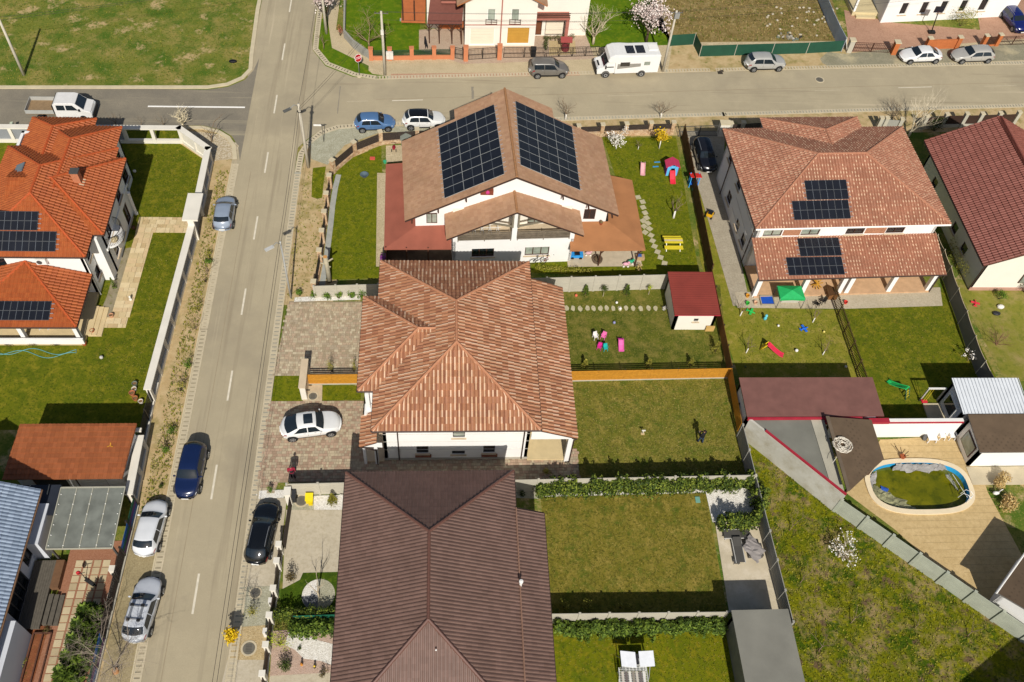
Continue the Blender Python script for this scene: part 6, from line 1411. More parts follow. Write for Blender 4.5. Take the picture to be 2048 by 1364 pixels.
def car(name, label, pos, head, L, W, H, style, paint, roof=None, sunroof=None, rails=None, rough=.22, rackbars=False, gm=None, rim=None):
 tops, (g0, g1, g2, g3) = PROF[style]; xs, zs = np.array([t[0] for t in tops]), np.array([t[1] for t in tops]) * H
 t = thing(name, label, 'car', (pos[0], pos[1], .02), rz=R_(head))
 pm = mat('paint_' + paint, paint, rough, .04, 1.5, spec=.6, coat=.5)
 xx = np.linspace(0, 1, 61); top = np.interp(xx, xs, zs); k = np.array([.25, .5, .25])
 for _ in range(2): top[1:-1] = np.convolve(top, k, 'same')[1:-1]
 belt = np.interp(xx, [0, .02, .1, .3, .72, .9, .98, 1], np.array([.40, .56, .62, .61, .58, .52, .42, .32]) * H); belt = np.minimum(belt, top - .015)
 hw = np.interp(xx, [0, .03, .12, .5, .85, .96, 1], np.array([.78, .88, .975, 1.0, .965, .86, .70])) * W / 2
 gl = np.clip((top - belt) / (.38 * H), 0, 1); rw = hw * (.93 - .21 * gl)           # roof rail half width
 zg = np.interp(xx, [0, .05, .95, 1], [.34, .22, .20, .30])
 def S(u, v):
  """body surface: u 0..1 along the car, v 0..7 round the half section"""
  f = np.interp
  b_, w_, r_, t_, z_ = f(u, xx, belt), f(u, xx, hw), f(u, xx, rw), f(u, xx, top), f(u, xx, zg)
  pts = [(0, z_), (w_ * .9, z_), (w_ * .985, z_ + .16 * (b_ - z_) / .5), (w_, b_ - .16 * (b_ - z_)), (w_ * .965, b_), (r_, b_ + (t_ - b_) * .86), (r_ * .82, t_ - .012 * min(1, (t_ - b_) * 4)), (0, t_ + .02)]
  i = min(int(v), 6); a = v - i; p, q = pts[i], pts[i + 1]
  y_ = p[0] + (q[0] - p[0]) * a; k_ = 2 * u - 1
  return ((u - .5) * L - .38 * math.copysign(abs(k_) ** 1.25, k_) * (y_ / (W / 2)) ** 2, y_, p[1] + (q[1] - p[1]) * a)
 us = np.linspace(0, 1, 46); vv = [0, 1, 1.5, 2, 2.5, 3, 3.5, 4, 4.33, 4.66, 5, 5.5, 6, 6.5, 7]
 V = []; F = []; ring = len(vv) * 2 - 1
 for u in us:
  half = [S(u, v) for v in vv]; V += half + [(x, -y, z) for x, y, z in half[-2::-1]]
 for i in range(len(us) - 1):
  for j in range(ring - 1): a = i * ring + j; F.append((a, a + ring, a + ring + 1, a + 1))
 F.append(tuple(range(ring - 1, -1, -1))); F.append(tuple((len(us) - 1) * ring + j for j in range(ring)))
 bd = MB().add(V, F).build('body', pm, t, smooth=True)
 def patch(nm, u0, u1, v0, v1, m, par, off=.008, nu=8, nv=5, mirror=False, sides=(1, -1)):
  """skin lying on the body between u0(v)..u1(v)"""
  for s in sides:
   b = MB(); P = []
   for i in range(nu + 1):
    for j in range(nv + 1):
     v = v0 + (v1 - v0) * j / nv; f0 = u0(j / nv) if callable(u0) else u0; f1 = u1(j / nv) if callable(u1) else u1
     u = f0 + (f1 - f0) * i / nu; x, y, z = S(u, v); P.append((x, s * (y + off * (1 if v < 6.5 else .3)), z + off * (1.2 if v > 4.4 else 0)))
   b.add(P, [(i * (nv + 1) + j, (i + 1) * (nv + 1) + j, (i + 1) * (nv + 1) + j + 1, i * (nv + 1) + j + 1) for i in range(nu) for j in range(nv)])
   b.build(nm, m, par, smooth=True)
 def across(nm, u0, u1, m, par, e=5.12, off=.010, nu=6, inset=0.0):
  b = MB(); P = []; vs_ = [e, 5.5, 6, 6.5, 7]
  for i in range(nu + 1):
   u = u0 + (u1 - u0) * i / nu; row = [S(u, v) for v in vs_]; row = [(x, y - inset, z + off) for x, y, z in row]
   P += row + [(x, -y, z) for x, y, z in row[-2::-1]]
  w_ = len(vs_) * 2 - 1; b.add(P, [(i * w_ + j, (i + 1) * w_ + j, (i + 1) * w_ + j + 1, i * w_ + j + 1) for i in range(nu) for j in range(w_ - 1)]); b.build(nm, m, par, smooth=True)
 G_ = gm or M_cg
 across('windscreen', g2 + .012, g3 - .012, G_, t); across('rear_window', g0 + .012, g1 - .004, G_, t)
 mid = g1 + (g2 - g1) * .52
 lo0 = g0 + (g1 - g0) * .35 + .03; up0 = g1 + .02
 patch('side_window', lambda a: lo0 + (up0 - lo0) * a, mid - .008, 4.10, 4.88, G_, t); patch('side_window', mid + .008, lambda a: (g3 - .05) + ((g2 - .005) - (g3 - .05)) * a, 4.10, 4.88, G_, t)
 if roof: across('roof_skin', g1 + .01, g2 - .005, mat('paint_' + roof, roof, .2, .04, spec=.7), t, e=5.3, off=.008)
 if sunroof: across('sunroof', *sunroof, M_cg, t, e=6.0, off=.014, inset=W * .07)
 if rails:
  for s in (1, -1): b = MB(); b.tube([(lambda q: (q[0], s * (q[1] - .03), q[2] + .05))(S(u, 5.35)) for u in np.linspace(g1 + .03, g2 - .03, 8)], .022, 5); b.build('roof_rail', rails if not isinstance(rails, bool) else M_rim, t)
 if rackbars:
  for u in (g1 + .10, g2 - .10):
   x, y, z = S(u, 5.6); MB().box(x - .04, x + .04, -y, y, z + .10, z + .15).build('rack_bar', M_rim, t)
  for s in (-.35, .35):
   x0, _, z = S(g1 + .06, 7); x1 = S(g2 - .06, 7)[0]; r = MB().box(x0, x1, s - .06, s + .06, z + .16, z + .20).build('bike_carrier', M_rim, t)
   for x in (x0 + .15, x1 - .15): MB().box(x - .09, x + .09, s - .11, s + .11, z + .18, z + .26).build('clamp', M_blackp, r)
 patch('headlamp', .955, lambda a: .992 - .02 * a, 3.0, 3.9, M_lamp, t, off=.012, nu=4, nv=3)
 patch('tail_lamp', lambda a: .003, .055, 3.1, 4.0, M_tail, t, off=.012, nu=4, nv=3)
 patch('sill_trim', .2, .8, 1.1, 1.9, M_blackp, t, off=.01, nu=5, nv=2)
 zf = H * .26
 MB().box(L / 2 - .015, L / 2 + .012, -W * .24, W * .24, zf, zf + .14).build('grille', M_blackp, t); MB().box(L / 2 - .01, L / 2 + .022, -.26, .26, zf - .04, zf + .07).build('front_plate', M_plate, t); MB().box(-L / 2 - .022, -L / 2 + .02, -.26, .26, .5, .61).build('rear_plate', M_plate, t)
 for s in (1, -1):
  x, y, z = S(g3 - .05, 4.2); MB().ball((x - .02, s * (y + .13), z + .02), (.07, .11, .075), 8, 5).build('mirror', pm, t)
  for u in (mid - .06, g3 - .16): x, y, z = S(u, 3.7); MB().box(x - .09, x + .09, s * y - .02, s * y + .02, z - .015, z + .015).build('door_handle', M_rim, t)
  for u in (mid, g3 - .075): # door gaps
   P = [S(u, v) for v in (2.2, 2.8, 3.4, 4.0)]; b = MB(); b.add([(x + d, s * (y + .004), z) for x, y, z in P for d in (-.008, .008)], [(2 * i, 2 * i + 1, 2 * i + 3, 2 * i + 2) for i in range(3)]); b.build('door_gap', M_blackp, t)
 R = .33 if H < 1.6 else .35
 for xw in (L * .5 - L * .19, -L * .5 + L * .19):
  for s in (1, -1):
   y = s * (W / 2 - .10)
   MB().lathe((xw, y - s * .02, R), [(R + .055, 0), (R + .055, .125)], 20, axis=(0, s, 0)).build('wheel_arch', M_blackp, t)
   w = MB().lathe((xw, y - s * .08, R), [(R * .6, 0), (R * .95, .01), (R, .06), (R, .18), (R * .95, .225), (R * .66, .23)], 20, axis=(0, s, 0)).build('wheel', M_tyre, t)
   rb = MB().lathe((xw, y + s * .13, R), [(R * .66, 0), (R * .66, .02), (R * .58, .024), (R * .56, .0), (R * .1, .0)], 20, axis=(0, s, 0))
   for k in range(5):
    a = 2 * PI * k / 5; d = Vector((math.cos(a), 0, math.sin(a))); e = Vector((-math.sin(a), 0, math.cos(a))); rb.obox(Vector((xw, y + s * .15, R)) + d * R * .33, d * R * .3, e * .035, Vector((0, .012, 0)))
   rb.build('rim', rim or M_rim, w)
 return t
car('car', 'dark blue estate car driving towards the camera on the main road', (-18.85, 33.35), -92.5, 4.65, 1.86, 1.62, 'suv', '122146', roof=None)
car('parked_car', 'white hatchback parked beside the carport fence on the left of the main road', (-20.95, 28.75), 86, 4.4, 1.82, 1.48, 'hatch', 'd8dadc')
car('parked_car', 'silver estate car with a bike rack on its roof at the lower left', (-20.4, 22.75), 84.5, 4.6, 1.84, 1.5, 'estate', 'c2c6cc', rackbars=True, rough=.35)
car('parked_car', 'black estate car with bright roof rails parked right of the main road', (-13.0, 28.2), 84.5, 4.85, 1.85, 1.5, 'estate', '101214', rails=M_rim)
car('parked_car', 'small pale blue grey hatchback parked beside the gate canopy', (-20.05, 59.9), 91.5, 4.2, 1.8, 1.5, 'hatch', '8c98a8', rough=.3)
car('parked_car', 'white coupe with black sunroof parked on the block paved drive', (-10.3, 37.2), 8.5, 4.75, 1.95, 1.6, 'coupe', 'dcdcda', sunroof=(.40, .55))
car('parked_car', 'steel blue hatchback parked on the gravel at the street corner', (-6.9, 72.75), 5.5, 4.15, 1.8, 1.5, 'hatch', '4e6f98', rough=.3)
car('parked_car', 'white car with black glass roof next to the steel blue hatchback', (-1.95, 73.25), 4, 4.4, 1.86, 1.62, 'suv', 'd8d8d4', roof='141416')
car('parked_van', 'grey high roofed van parked in front of the black gates', (11.5, 81.9), 4.2, 4.35, 1.8, 1.82, 'van', '6a6660', rails=M_blackp, rough=.35)
car('parked_car', 'silver people carrier parked in front of the green screen fence', (36.0, 83.95), 4.5, 4.75, 1.86, 1.68, 'suv', 'a2a19c', rough=.3)
car('parked_car', 'white saloon car parked left of the silver estate at the top right', (54.85, 86.05), 184.5, 5.05, 1.9, 1.5, 'sedan', 'dadad8')
car('parked_car', 'silver estate car parked beside the white saloon at the top right', (61.2, 86.35), 184.5, 5.2, 1.9, 1.55, 'estate', 'a6a39c', rough=.3)
car('parked_car', 'dark blue car on the red drive in the top right corner', (68.9, 93.4), -82, 4.6, 1.85, 1.6, 'suv', '141e5c', rails=M_rim)
car('parked_car', 'black car in the shade on the drive beside the duplex', (26.5, 68.7), -87, 4.6, 1.88, 1.6, 'suv', '16161a', rails=M_rim)
# crew cab pickup truck with drop side bed
t = thing('pickup_truck', 'white crew cab truck with an open drop side bed on the side road', 'truck', (-37.75, 73.7, .02), rz=R_(1))
pw = mat('paint_truckwhite', 'dcdad6', .3, .04, spec=.5, coat=.3); alu = mat('bed_alu', 'a8a8a2', .5, .08)
sec = [(-.35, 1.02, 2.02), (1.75, 1.0, 2.05), (2.1, .98, 1.92)]
prof = [(-.3, .55), (-.3, 2.0), (-.1, 2.1), (1.45, 2.12), (1.75, 2.02), (2.45, 1.3), (3.0, 1.12), (3.12, .85), (3.1, .5)]
V = []
for y, k in ((-.98, .0), (-.9, 1), (.9, 1), (.98, 0)): V += [(x * (1 if k else 1) - (.04 if not k else 0), y * (1 - .11 * max(0, z - 1.2)), z - (.03 if not k else 0)) for x, z in prof]
n = len(prof); F = [(i * n + j, i * n + j + 1, (i + 1) * n + j + 1, (i + 1) * n + j) for i in range(3) for j in range(n - 1)] + [tuple(range(n)), tuple(range(4 * n - 1, 3 * n - 1, -1))]
MB().add(V, F).build('cab', pw, t)
MB().face([(1.80, -.78, 2.0), (1.80, .78, 2.0), (2.42, .82, 1.36), (2.42, -.82, 1.36)]).build('windscreen', M_cg, t)
for s in (-1, 1):
 for x0, x1, xt in ((-.05, .72, .72), (.85, 1.95, 1.5)): MB().face([(x0, s * .985, 1.35), (x1, s * .985, 1.35), (xt, s * .915, 1.9), (x0, s * .915, 1.9)]).build('side_window', M_cg, t)
 MB().box(2.0, 2.15, s * 1.02 - .1 if s < 0 else 1.02, s * 1.02 if s < 0 else 1.14, 1.3, 1.55).build('mirror', M_blackp, t)
 MB().box(2.85, 3.1, s * .75 - .15, s * .75 + .15, .8, 1.0).build('headlamp', M_lamp, t)
 MB().box(-3.1, -.42, s * 1.02 - .02, s * 1.02 + .02, .95, 1.38).build('drop_side', alu, t)
MB().box(-3.12, -3.08, -1.02, 1.02, .95, 1.38).build('tailgate', alu, t); MB().box(-.42, -.38, -1.02, 1.02, .95, 1.9).build('headboard', M_blackp, t)
MB().box(-3.1, -.4, -1.0, 1.0, .86, .95).build('bed_floor', mat('bed_ply', '8c7456', .8, .15, 3), t); MB().box(-3.0, 2.9, -.4, .4, .45, .85).build('chassis', M_blackp, t); MB().box(3.08, 3.2, -.9, .9, .4, .7).build('bumper', M_blackp, t)
for xw in (2.2, -1.9):
 for s in (1, -1):
  w = MB().lathe((xw, s * .78, .36), [(.2, 0), (.34, .01), (.36, .05), (.36, .2), (.34, .24), (.22, .25)], 18, axis=(0, s, 0)).build('wheel', M_tyre, t); MB().lathe((xw, s * 1.0, .36), [(.22, 0), (.2, .03), (.05, .0)], 14, axis=(0, s, 0)).build('rim', M_rim, w)
# motorhome
t = thing('motorhome', 'white motorhome with two roof solar panels parked beside the concrete pole', 'motorhome', (20.05, 82.75, .02), rz=R_(185))
mw = mat('paint_motorhome', 'e2e1dd', .3, .03, spec=.5, coat=.3)
def loft(name, prof, w0, w1, zs, m, par, rnd=.12):
 """side profile polygon (x,z) extruded across with rounded shoulders"""
 V = []; ys = [(-w0, 0), (-w0 + rnd, 1), (w0 - rnd, 1), (w0, 0)]; cx = sum(p[0] for p in prof) / len(prof); cz = sum(p[1] for p in prof) / len(prof)
 for y, k in ys: V += [((x - cx) * (1 if k else .985) + cx, y, (z - cz) * (1 if k else .955) + cz) for x, z in prof]
 n = len(prof); F = [(i * n + j, i * n + (j + 1) % n, (i + 1) * n + (j + 1) % n, (i + 1) * n + j) for i in range(3) for j in range(n)] + [tuple(range(n - 1, -1, -1)), tuple(3 * n + j for j in range(n))]
 return MB().add(V, F).build(name, m, par)
loft('living_body', [(-3.4, .45), (-3.45, 2.3), (-3.35, 2.72), (-2.6, 2.76), (-.2, 2.76), (.9, 2.86), (1.7, 2.84), (2.25, 2.6), (2.42, 2.2), (2.3, 1.95), (1.55, 1.9), (1.5, .45)], 1.15, 1.15, None, mw, t)
loft('cab', [(1.4, .45), (1.4, 1.95), (2.25, 1.95), (2.75, 1.25), (3.3, 1.1), (3.46, .8), (3.42, .4)], 1.0, 1.0, None, mw, t)
MB().face([(2.28, -.86, 1.93), (2.28, .86, 1.93), (2.74, .86, 1.3), (2.74, -.86, 1.3)]).build('windscreen', M_cg, t)
gs = mat('stripe_grey', '8e8a82', .5, .05)
for s in (-1, 1):
 MB().face([(1.62, s * 1.005, 1.2), (2.45, s * 1.005, 1.2), (2.1, s * .985, 1.75), (1.62, s * .985, 1.75)]).build('cab_window', M_cg, t)
 MB().face([(-1.3, s * 1.156, 1.35), (1.3, s * 1.156, 1.1), (1.3, s * 1.156, 1.75), (-1.3, s * 1.156, 1.75)]).build('stripe', gs, t)
 MB().box(-.05, 1.0, s * 1.16 - .012, s * 1.16 + .012, 1.45, 1.95).build('window', mat('motorhome_glass', '3c3934', .2, .05), t); MB().box(-2.3, -1.65, s * 1.16 - .012, s * 1.16 + .012, 1.5, 1.95).build('window', M_curt, t)
 MB().box(2.5, 2.62, s * 1.05 if s > 0 else -1.25, 1.25 if s > 0 else -1.05, 1.2, 1.55).build('mirror', M_blackp, t); MB().box(3.2, 3.42, s * .8 - .14, s * .8 + .14, .85, 1.05).build('headlamp', M_lamp, t)
 for xw in (2.45, -1.55):
  MB().lathe((xw, s * 1.04, .4), [(.44, 0), (.44, .13)], 18, axis=(0, s, 0)).build('wheel_arch', mat('arch_grey', '5c5a56', .7), t)
  w = MB().lathe((xw, s * .94, .35), [(.2, 0), (.33, .01), (.35, .05), (.35, .2), (.33, .25), (.22, .255)], 18, axis=(0, s, 0)).build('wheel', M_tyre, t); MB().lathe((xw, s * 1.18, .35), [(.23, 0), (.21, .03), (.05, .01)], 14, axis=(0, s, 0)).build('rim', M_rim, w)
for x in (-1.7, -.55):
 p = MB().box(x, x + .95, -.55, .75, 2.80, 2.84).build('solar_panel', mat('panel_cell', '1b1d24', .32), t); b = MB()
 for k in range(1, 6): b.box(x + k * .158 - .006, x + k * .158 + .006, -.53, .73, 2.842, 2.846)
 b.build('busbar', mat('panel_line', '6f747a', .4), p)
MB().box(-3.2, -2.2, -.6, .3, 2.76, 2.84).build('roof_hatch', M_fwhite, t); MB().box(-3.42, 1.4, -1.17, -1.12, 2.60, 2.68).build('awning_rail', M_fwhite, t); MB().box(-3.42, 1.4, 1.12, 1.17, 2.60, 2.68).build('awning_rail', M_fwhite, t)
MB().box(3.0, 3.28, -.45, .45, 1.14, 1.16).build('bonnet_lettering', M_blackp, t); MB().box(3.42, 3.48, -.7, .7, .55, .9).build('grille', M_blackp, t); MB().box(-3.48, -3.4, -.9, .9, .6, .8).build('rear_lamp_bar', M_tail, t); MB().box(3.3, 3.5, -.95, .95, .35, .6).build('bumper', M_blackp, t)
# - vegetation
M_bark = mat('bark_grey', '7c6a54', .95, .15, 4); M_barkp = mat('bark_pale', 'b4a68c', .95, .15, 4); M_limew = mat('lime_wash', 'e4e0d8', .9, .05, 3); M_barkd = mat('bark_dark', '4c4030', .95, .15, 4)
LEAF = {k: [mat('leaf_%s%d' % (k, i), c, .7, .15, 6, spec=.2) for i, c in enumerate(v)] for k, v in dict(
 green=['4c6a1c', '5e7c24', '3a5616', '74882e'], laurel=['4a5a1a', '5e6c22', '36461a', '76802e', '2c3a12'], conifer=['566a22', '44581c', '6a7c2c', '364816'], yellow=['c8a410', 'd8b820', 'b08c10'],
 olive=['7c7a2a', '928c38', '646220', 'a49a44'], blossom=['c8b4ac', 'dcccc4', 'b09c94', 'e6dcd4'], white=['dcd8cc', 'e8e4dc', 'c4bcae'], dry=['c0a268', 'ac8c54', 'd0b880'], lime=['9ca820', 'b4b82c', '7c8c1c'], dark=['3c4a1c', '2e3c16', '4e5c24'], bronze=['5c5030', '6c5c34', '4a4226'], pinkish=['9c5c44', 'ac7054', '8a4c38']).items()}
def leaves(b, c, r, n, size, rr, nm, hollow=.45, squash=1.0, lump=None):
 """leaf sized faces scattered through a lumpy ellipsoid"""
 c = Vector(c)
 lumps = lump or [(Vector((rr.uniform(-.45, .45) * r[0], rr.uniform(-.45, .45) * r[1], rr.uniform(-.3, .5) * r[2])), rr.uniform(.45, .75)) for _ in range(6)]
 for _ in range(n):
  o, s = rr.choice(lumps)
  d = Vector((rr.gauss(0, 1), rr.gauss(0, 1), rr.gauss(0, 1))).normalized(); k = (hollow + (1 - hollow) * rr.random())
  p = c + o + Vector((d.x * r[0] * s * k, d.y * r[1] * s * k, d.z * r[2] * s * k))
  if p.z < .03: p.z = .03 + rr.random() * .1
  a = Vector((rr.gauss(0, 1), rr.gauss(0, 1), rr.gauss(0, .7))).normalized(); e = (d + Vector((rr.gauss(0, .6), rr.gauss(0, .6), rr.gauss(.3, .5)))).normalized(); a = (a - e * a.dot(e)); a = a.normalized() if a.length > 1e-4 else e.orthogonal(); q = e.cross(a)
  s_ = size * rr.uniform(.6, 1.3)
  b.face([p - a * s_ * .5, p + q * s_ * .28, p + a * s_ * .6, p - q * s_ * .28], rr.randrange(nm))
def branch(b, p, d, L, r, lvl, rr, tips, spread=.6, up=.25, kids=3, nseg=3, sides=5):
 pts = [Vector(p)]; rad = [r]; dd = Vector(d).normalized()
 for i in range(nseg):
  dd = (dd + Vector((rr.gauss(0, .13), rr.gauss(0, .13), rr.gauss(up * .3, .08)))).normalized(); pts.append(pts[-1] + dd * L / nseg); rad.append(r * (1 - .55 * (i + 1) / nseg))
 b.tube(pts, rad, max(3, sides), cap=False)
 if lvl == 0: tips.append(pts[-1]); tips.append(pts[-2]); return
 for k in range(kids + (1 if rr.random() < .4 else 0)):
  t = rr.uniform(.4, 1.0); i = min(int(t * nseg), nseg - 1); q = pts[i].lerp(pts[i + 1], t * nseg - i)
  a = rr.uniform(0, 2 * PI); s = Vector((math.cos(a), math.sin(a), rr.uniform(-.1, .6)))
  branch(b, q, dd * (1 - spread) + s * spread, L * rr.uniform(.5, .75), r * .45, lvl - 1, rr, tips, spread, up, kids, nseg, sides - 1)
def tree(name, label, px, py, h, lvl=3, spread=.6, kids=3, r=None, bark=None, leaf=None, n=0, size=.1, cat='tree', group=None, z=0, trunk=.35, lean=(0, 0), white=0, seed=None, up=.25, at=None, lr=.16):
 p = at if at is not None else G(px, py, z); rr = random.Random(seed if seed is not None else int(px * 7 + py * 3)); r = r or h * .022
 t = thing(name, label, cat, (p.x, p.y, z), group); b = MB(); tips = []
 d = Vector((lean[0], lean[1], 1)).normalized(); top = Vector((p.x, p.y, z)) + d * h * trunk
 tb = MB().tube([(p.x, p.y, z - .05), Vector((p.x, p.y, z)).lerp(top, .5), top], [r * 1.25, r * 1.05, r * .85], 7); tb.build('trunk', M_limew if white else (bark or M_bark), t, smooth=True)
 for k in range(kids + 2):
  a = 2 * PI * k / (kids + 2) + rr.uniform(-.4, .4); s = Vector((math.cos(a), math.sin(a), rr.uniform(.3, 1.0)))
  branch(b, top - d * rr.uniform(0, h * trunk * .25), d * (1 - spread) + s * spread, h * (1 - trunk) * rr.uniform(.5, .72), r * .6, lvl - 1, rr, tips, spread, up, kids, 3, 5)
 b.build('crown' if not n else 'branches', bark or M_bark, t)
 if n:
  lb_ = MB()
  for _ in range(n):
   q = rr.choice(tips) + Vector((rr.gauss(0, lr), rr.gauss(0, lr), rr.gauss(0, lr))); a = Vector((rr.gauss(0, 1), rr.gauss(0, 1), rr.gauss(0, 1))).normalized(); e = a.orthogonal().normalized(); s_ = size * rr.uniform(.6, 1.3)
   lb_.face([q - a * s_ * .5, q + e * s_ * .4, q + a * s_ * .5, q - e * s_ * .4], rr.randrange(len(LEAF[leaf])))
  lb_.build('crown', LEAF[leaf], t)
 return t
def shrub(name, label, px, py, r, h, leaf, n=500, size=.09, cat='shrub', group=None, at=None, stems=True, seed=None, hollow=.4, shape='round', zc=None, trunkh=0.0):
 p = at if at is not None else G(px, py); rr = random.Random(seed if seed is not None else int(px * 5 + py * 11)); t = thing(name, label, cat, (p.x, p.y, 0), group)
 rx, ry = (r, r) if not isinstance(r, tuple) else r; b = MB()
 if shape == 'cone':
  L = [(Vector((rr.uniform(-.25, .25) * rx * (1 - k), rr.uniform(-.25, .25) * ry * (1 - k), (k - .5) * h * .95)), (1 - k) * .85 + .08) for k in (0, .12, .25, .4, .55, .7, .85)]
  for o, s in L: leaves(b, Vector((p.x, p.y, h / 2)) + o, (rx * s / .6, ry * s / .6, h * .14), n // 7, size, rr, len(LEAF[leaf]), hollow, lump=[(Vector((0, 0, 0)), .62)])
 else: leaves(b, (p.x, p.y, trunkh + (zc or (h - trunkh) * .52)), (rx, ry, (h - trunkh) * .55), n, size, rr, len(LEAF[leaf]), hollow)
 b.build('foliage', LEAF[leaf], t)
 if stems:
  s = MB()
  for k in range(5 if not trunkh else 1): a = 2 * PI * k / 5; s.tube([(p.x, p.y, 0), (p.x + rx * .3 * math.cos(a) * (0 if trunkh else 1), p.y + ry * .3 * math.sin(a) * (0 if trunkh else 1), trunkh + h * .3)], [.035, .012], 4)
  s.build('stem', M_barkd if not trunkh else M_barkp, t)
 return t
def hedge(name, label, path, w, h, leaf, per_m=260, size=.1, cat='hedge', feather=False, jag=.15):
 """continuous clipped or loose hedge: leaf faces through a long volume"""
 t = thing(name, label, cat, XY(path[0])); b = MB(); rr = random.Random(len(label)); s = MB()
 for a, c in zip(path[:-1], path[1:]):
  a, c = XY(a), XY(c); L = (c - a).length; u = (c - a) / L; n = Vector((-u.y, u.x, 0)); k = 0.0
  while k < L:
   hh = h * (1 + rr.uniform(-jag, jag)); ww = w * (1 + rr.uniform(-jag, jag)) ; q = a + u * k + n * rr.uniform(-.06, .06)
   lm = [(Vector((0, 0, 0)), .95), (Vector((rr.uniform(-.1, .1), rr.uniform(-.1, .1), hh * .15)), .75)]
   leaves(b, q + Vector((0, 0, hh * .5)), (ww * .5 if abs(u.x) < .5 else .42, ww * .5 if abs(u.x) > .5 else .42, hh * .52), int(per_m * .5), size, rr, len(LEAF[leaf]), .5, lump=lm)
   s.tube([q, q + Vector((0, 0, hh * .6))], [.03, .012], 4); k += .5
 b.build('foliage', LEAF[leaf], t); s.build('stem', M_barkd, t, kind='stuff'); return t
def conifer(name, label, px, py, h, r, leaf='conifer', n=380, size=.16, at=None, cat='conifer', group=None, seed=None):
 """feathery upright conifer: drooping sprays round a stem"""
 p = at if at is not None else G(px, py); rr = random.Random(seed if seed is not None else int(px * 3 + py)); t = thing(name, label, cat, (p.x, p.y, 0), group); b = MB()
 for i in range(n):
  z = h * (i / n) ** .9; k = 1 - (z / h); a = rr.uniform(0, 2 * PI); R0 = r * (k * .9 + .1) * rr.uniform(.25, 1.0)
  q = Vector((p.x + R0 * math.cos(a), p.y + R0 * math.sin(a), max(.05, z))); o = Vector((math.cos(a), math.sin(a), rr.uniform(.1, .9))).normalized(); e = o.cross(Vector((0, 0, 1))).normalized(); s_ = size * rr.uniform(.7, 1.4)
  b.face([q - o * s_ * .4, q + e * s_ * .28, q + o * s_ * .8, q - e * s_ * .28], rr.randrange(len(LEAF[leaf])))
 b.build('foliage', LEAF[leaf], t); MB().tube([(p.x, p.y, 0), (p.x, p.y, h * .9)], [.05, .01], 5).build('stem', M_barkd, t); return t
# ---- blossom and bare trees at the top
tree('blossom_tree', 'pale pink blossom tree beside the concrete pole at the top street corner', 652, 50, 4.6, lvl=3, leaf='blossom', n=1700, size=.18, kids=3, r=.12, lr=.3, bark=M_barkd)
tree('bare_tree', 'wide bare shrubby tree inside the street corner garden', 738, 92, 4.4, lvl=4, spread=.75, kids=3, bark=mat('bark_tan', '8c7a5a', .95, .1, 4), trunk=.12, r=.1)
tree('bare_tree', 'leafless tree between the red brick path and the north lawn', 1186, 88, 4.6, lvl=4, spread=.6, kids=3, bark=M_barkp, trunk=.22, r=.14)
tree('blossom_tree', 'large pale blossom tree behind the motorhome', 1292, 84, 5.0, lvl=3, leaf='blossom', n=1900, size=.19, kids=3, r=.15, lr=.32, bark=M_barkd)
shrub('conifer_shrub', 'dark green columnar shrub on the edge of the bare building lot', 1288, 38, .8, 3.2, 'dark', 900, .14)
shrub('hedge_shrub', 'small clipped hedge plant beside the red brick path at the top', 1178, 30, (.9, 1.6), 1.3, 'green', 700, .11)
hedge('clipped_hedge', 'low dark clipped hedge round the well in front of the garage house', [G(1090, 100), G(1092, 82), G(1150, 80)], .7, .8, 'dark', 260, .1)
shrub('olive_shrub', 'pale shrub against the white wall of the top right house', 1920, 52, (2.2, 1.3), 2.2, 'olive', 900, .13)
shrub('forsythia', 'yellow flowering bush against the white wall of the top right house', 1848, 32, .55, 2.0, 'yellow', 400, .12)
shrub('red_shrub', 'rust coloured twiggy bush on the top street corner wall', 681, 72, .5, 1.3, 'pinkish', 260, .1)
shrub('potted_shrub', 'yellow green potted bush beside the garage house door', 1131, 55, .45, 1.5, 'lime', 260, .1)
tree('staked_sapling', 'small staked sapling on the street corner grass strip', 648, 98, 2.2, lvl=3, kids=2, bark=M_bark)
# ---- cross road, south side
tree('young_tree', 'bare young tree with lime washed trunk on the verge beside the right solar array', 1131, 240, 2.8, lvl=3, kids=3, white=1, trunk=.3)
tree('young_tree', 'bare young tree with lime washed trunk on the verge above the yellow bush', 1321, 237, 2.6, lvl=3, kids=3, white=1, trunk=.3)
tree('blossom_sapling', 'small white blossoming tree in the upper play garden', 1232, 298, 2.3, lvl=3, kids=3, leaf='white', n=420, size=.14, white=1, trunk=.3, lr=.12)
tree('young_tree', 'tiny bare tree with lime washed trunk beside the blossoming one', 1276, 299, 1.5, lvl=2, kids=3, white=1, trunk=.3)
tree('forsythia_tree', 'yellow flowering standard tree with white trunk in the play garden', 1318, 297, 2.4, lvl=2, kids=3, leaf='yellow', n=500, size=.14, white=1, trunk=.45, lr=.14)
tree('young_tree', 'bare young tree with thick lime washed trunk near the picnic table', 1347, 436, 2.6, lvl=3, kids=2, white=1, trunk=.35, lean=(.05, .25), r=.09)
tree('birch', 'pale multi stemmed birch behind the terracotta duplex roof', 1816, 274, 5.2, lvl=4, kids=3, bark=mat('birch_bark', 'c9bda4', .9, .15, 5), spread=.4, trunk=.15, r=.12, lean=(.1, .1))
tree('bare_bush', 'dark bare bush on the verge behind the duplex', 1785, 236, 2.6, lvl=4, kids=3, spread=.6, trunk=.1, bark=M_bark, r=.05)
shrub('olive_bush', 'dark olive bush between the duplex and the maroon roofed house', 1868, 262, (1.2, .9), 1.8, 'dark', 600, .13)
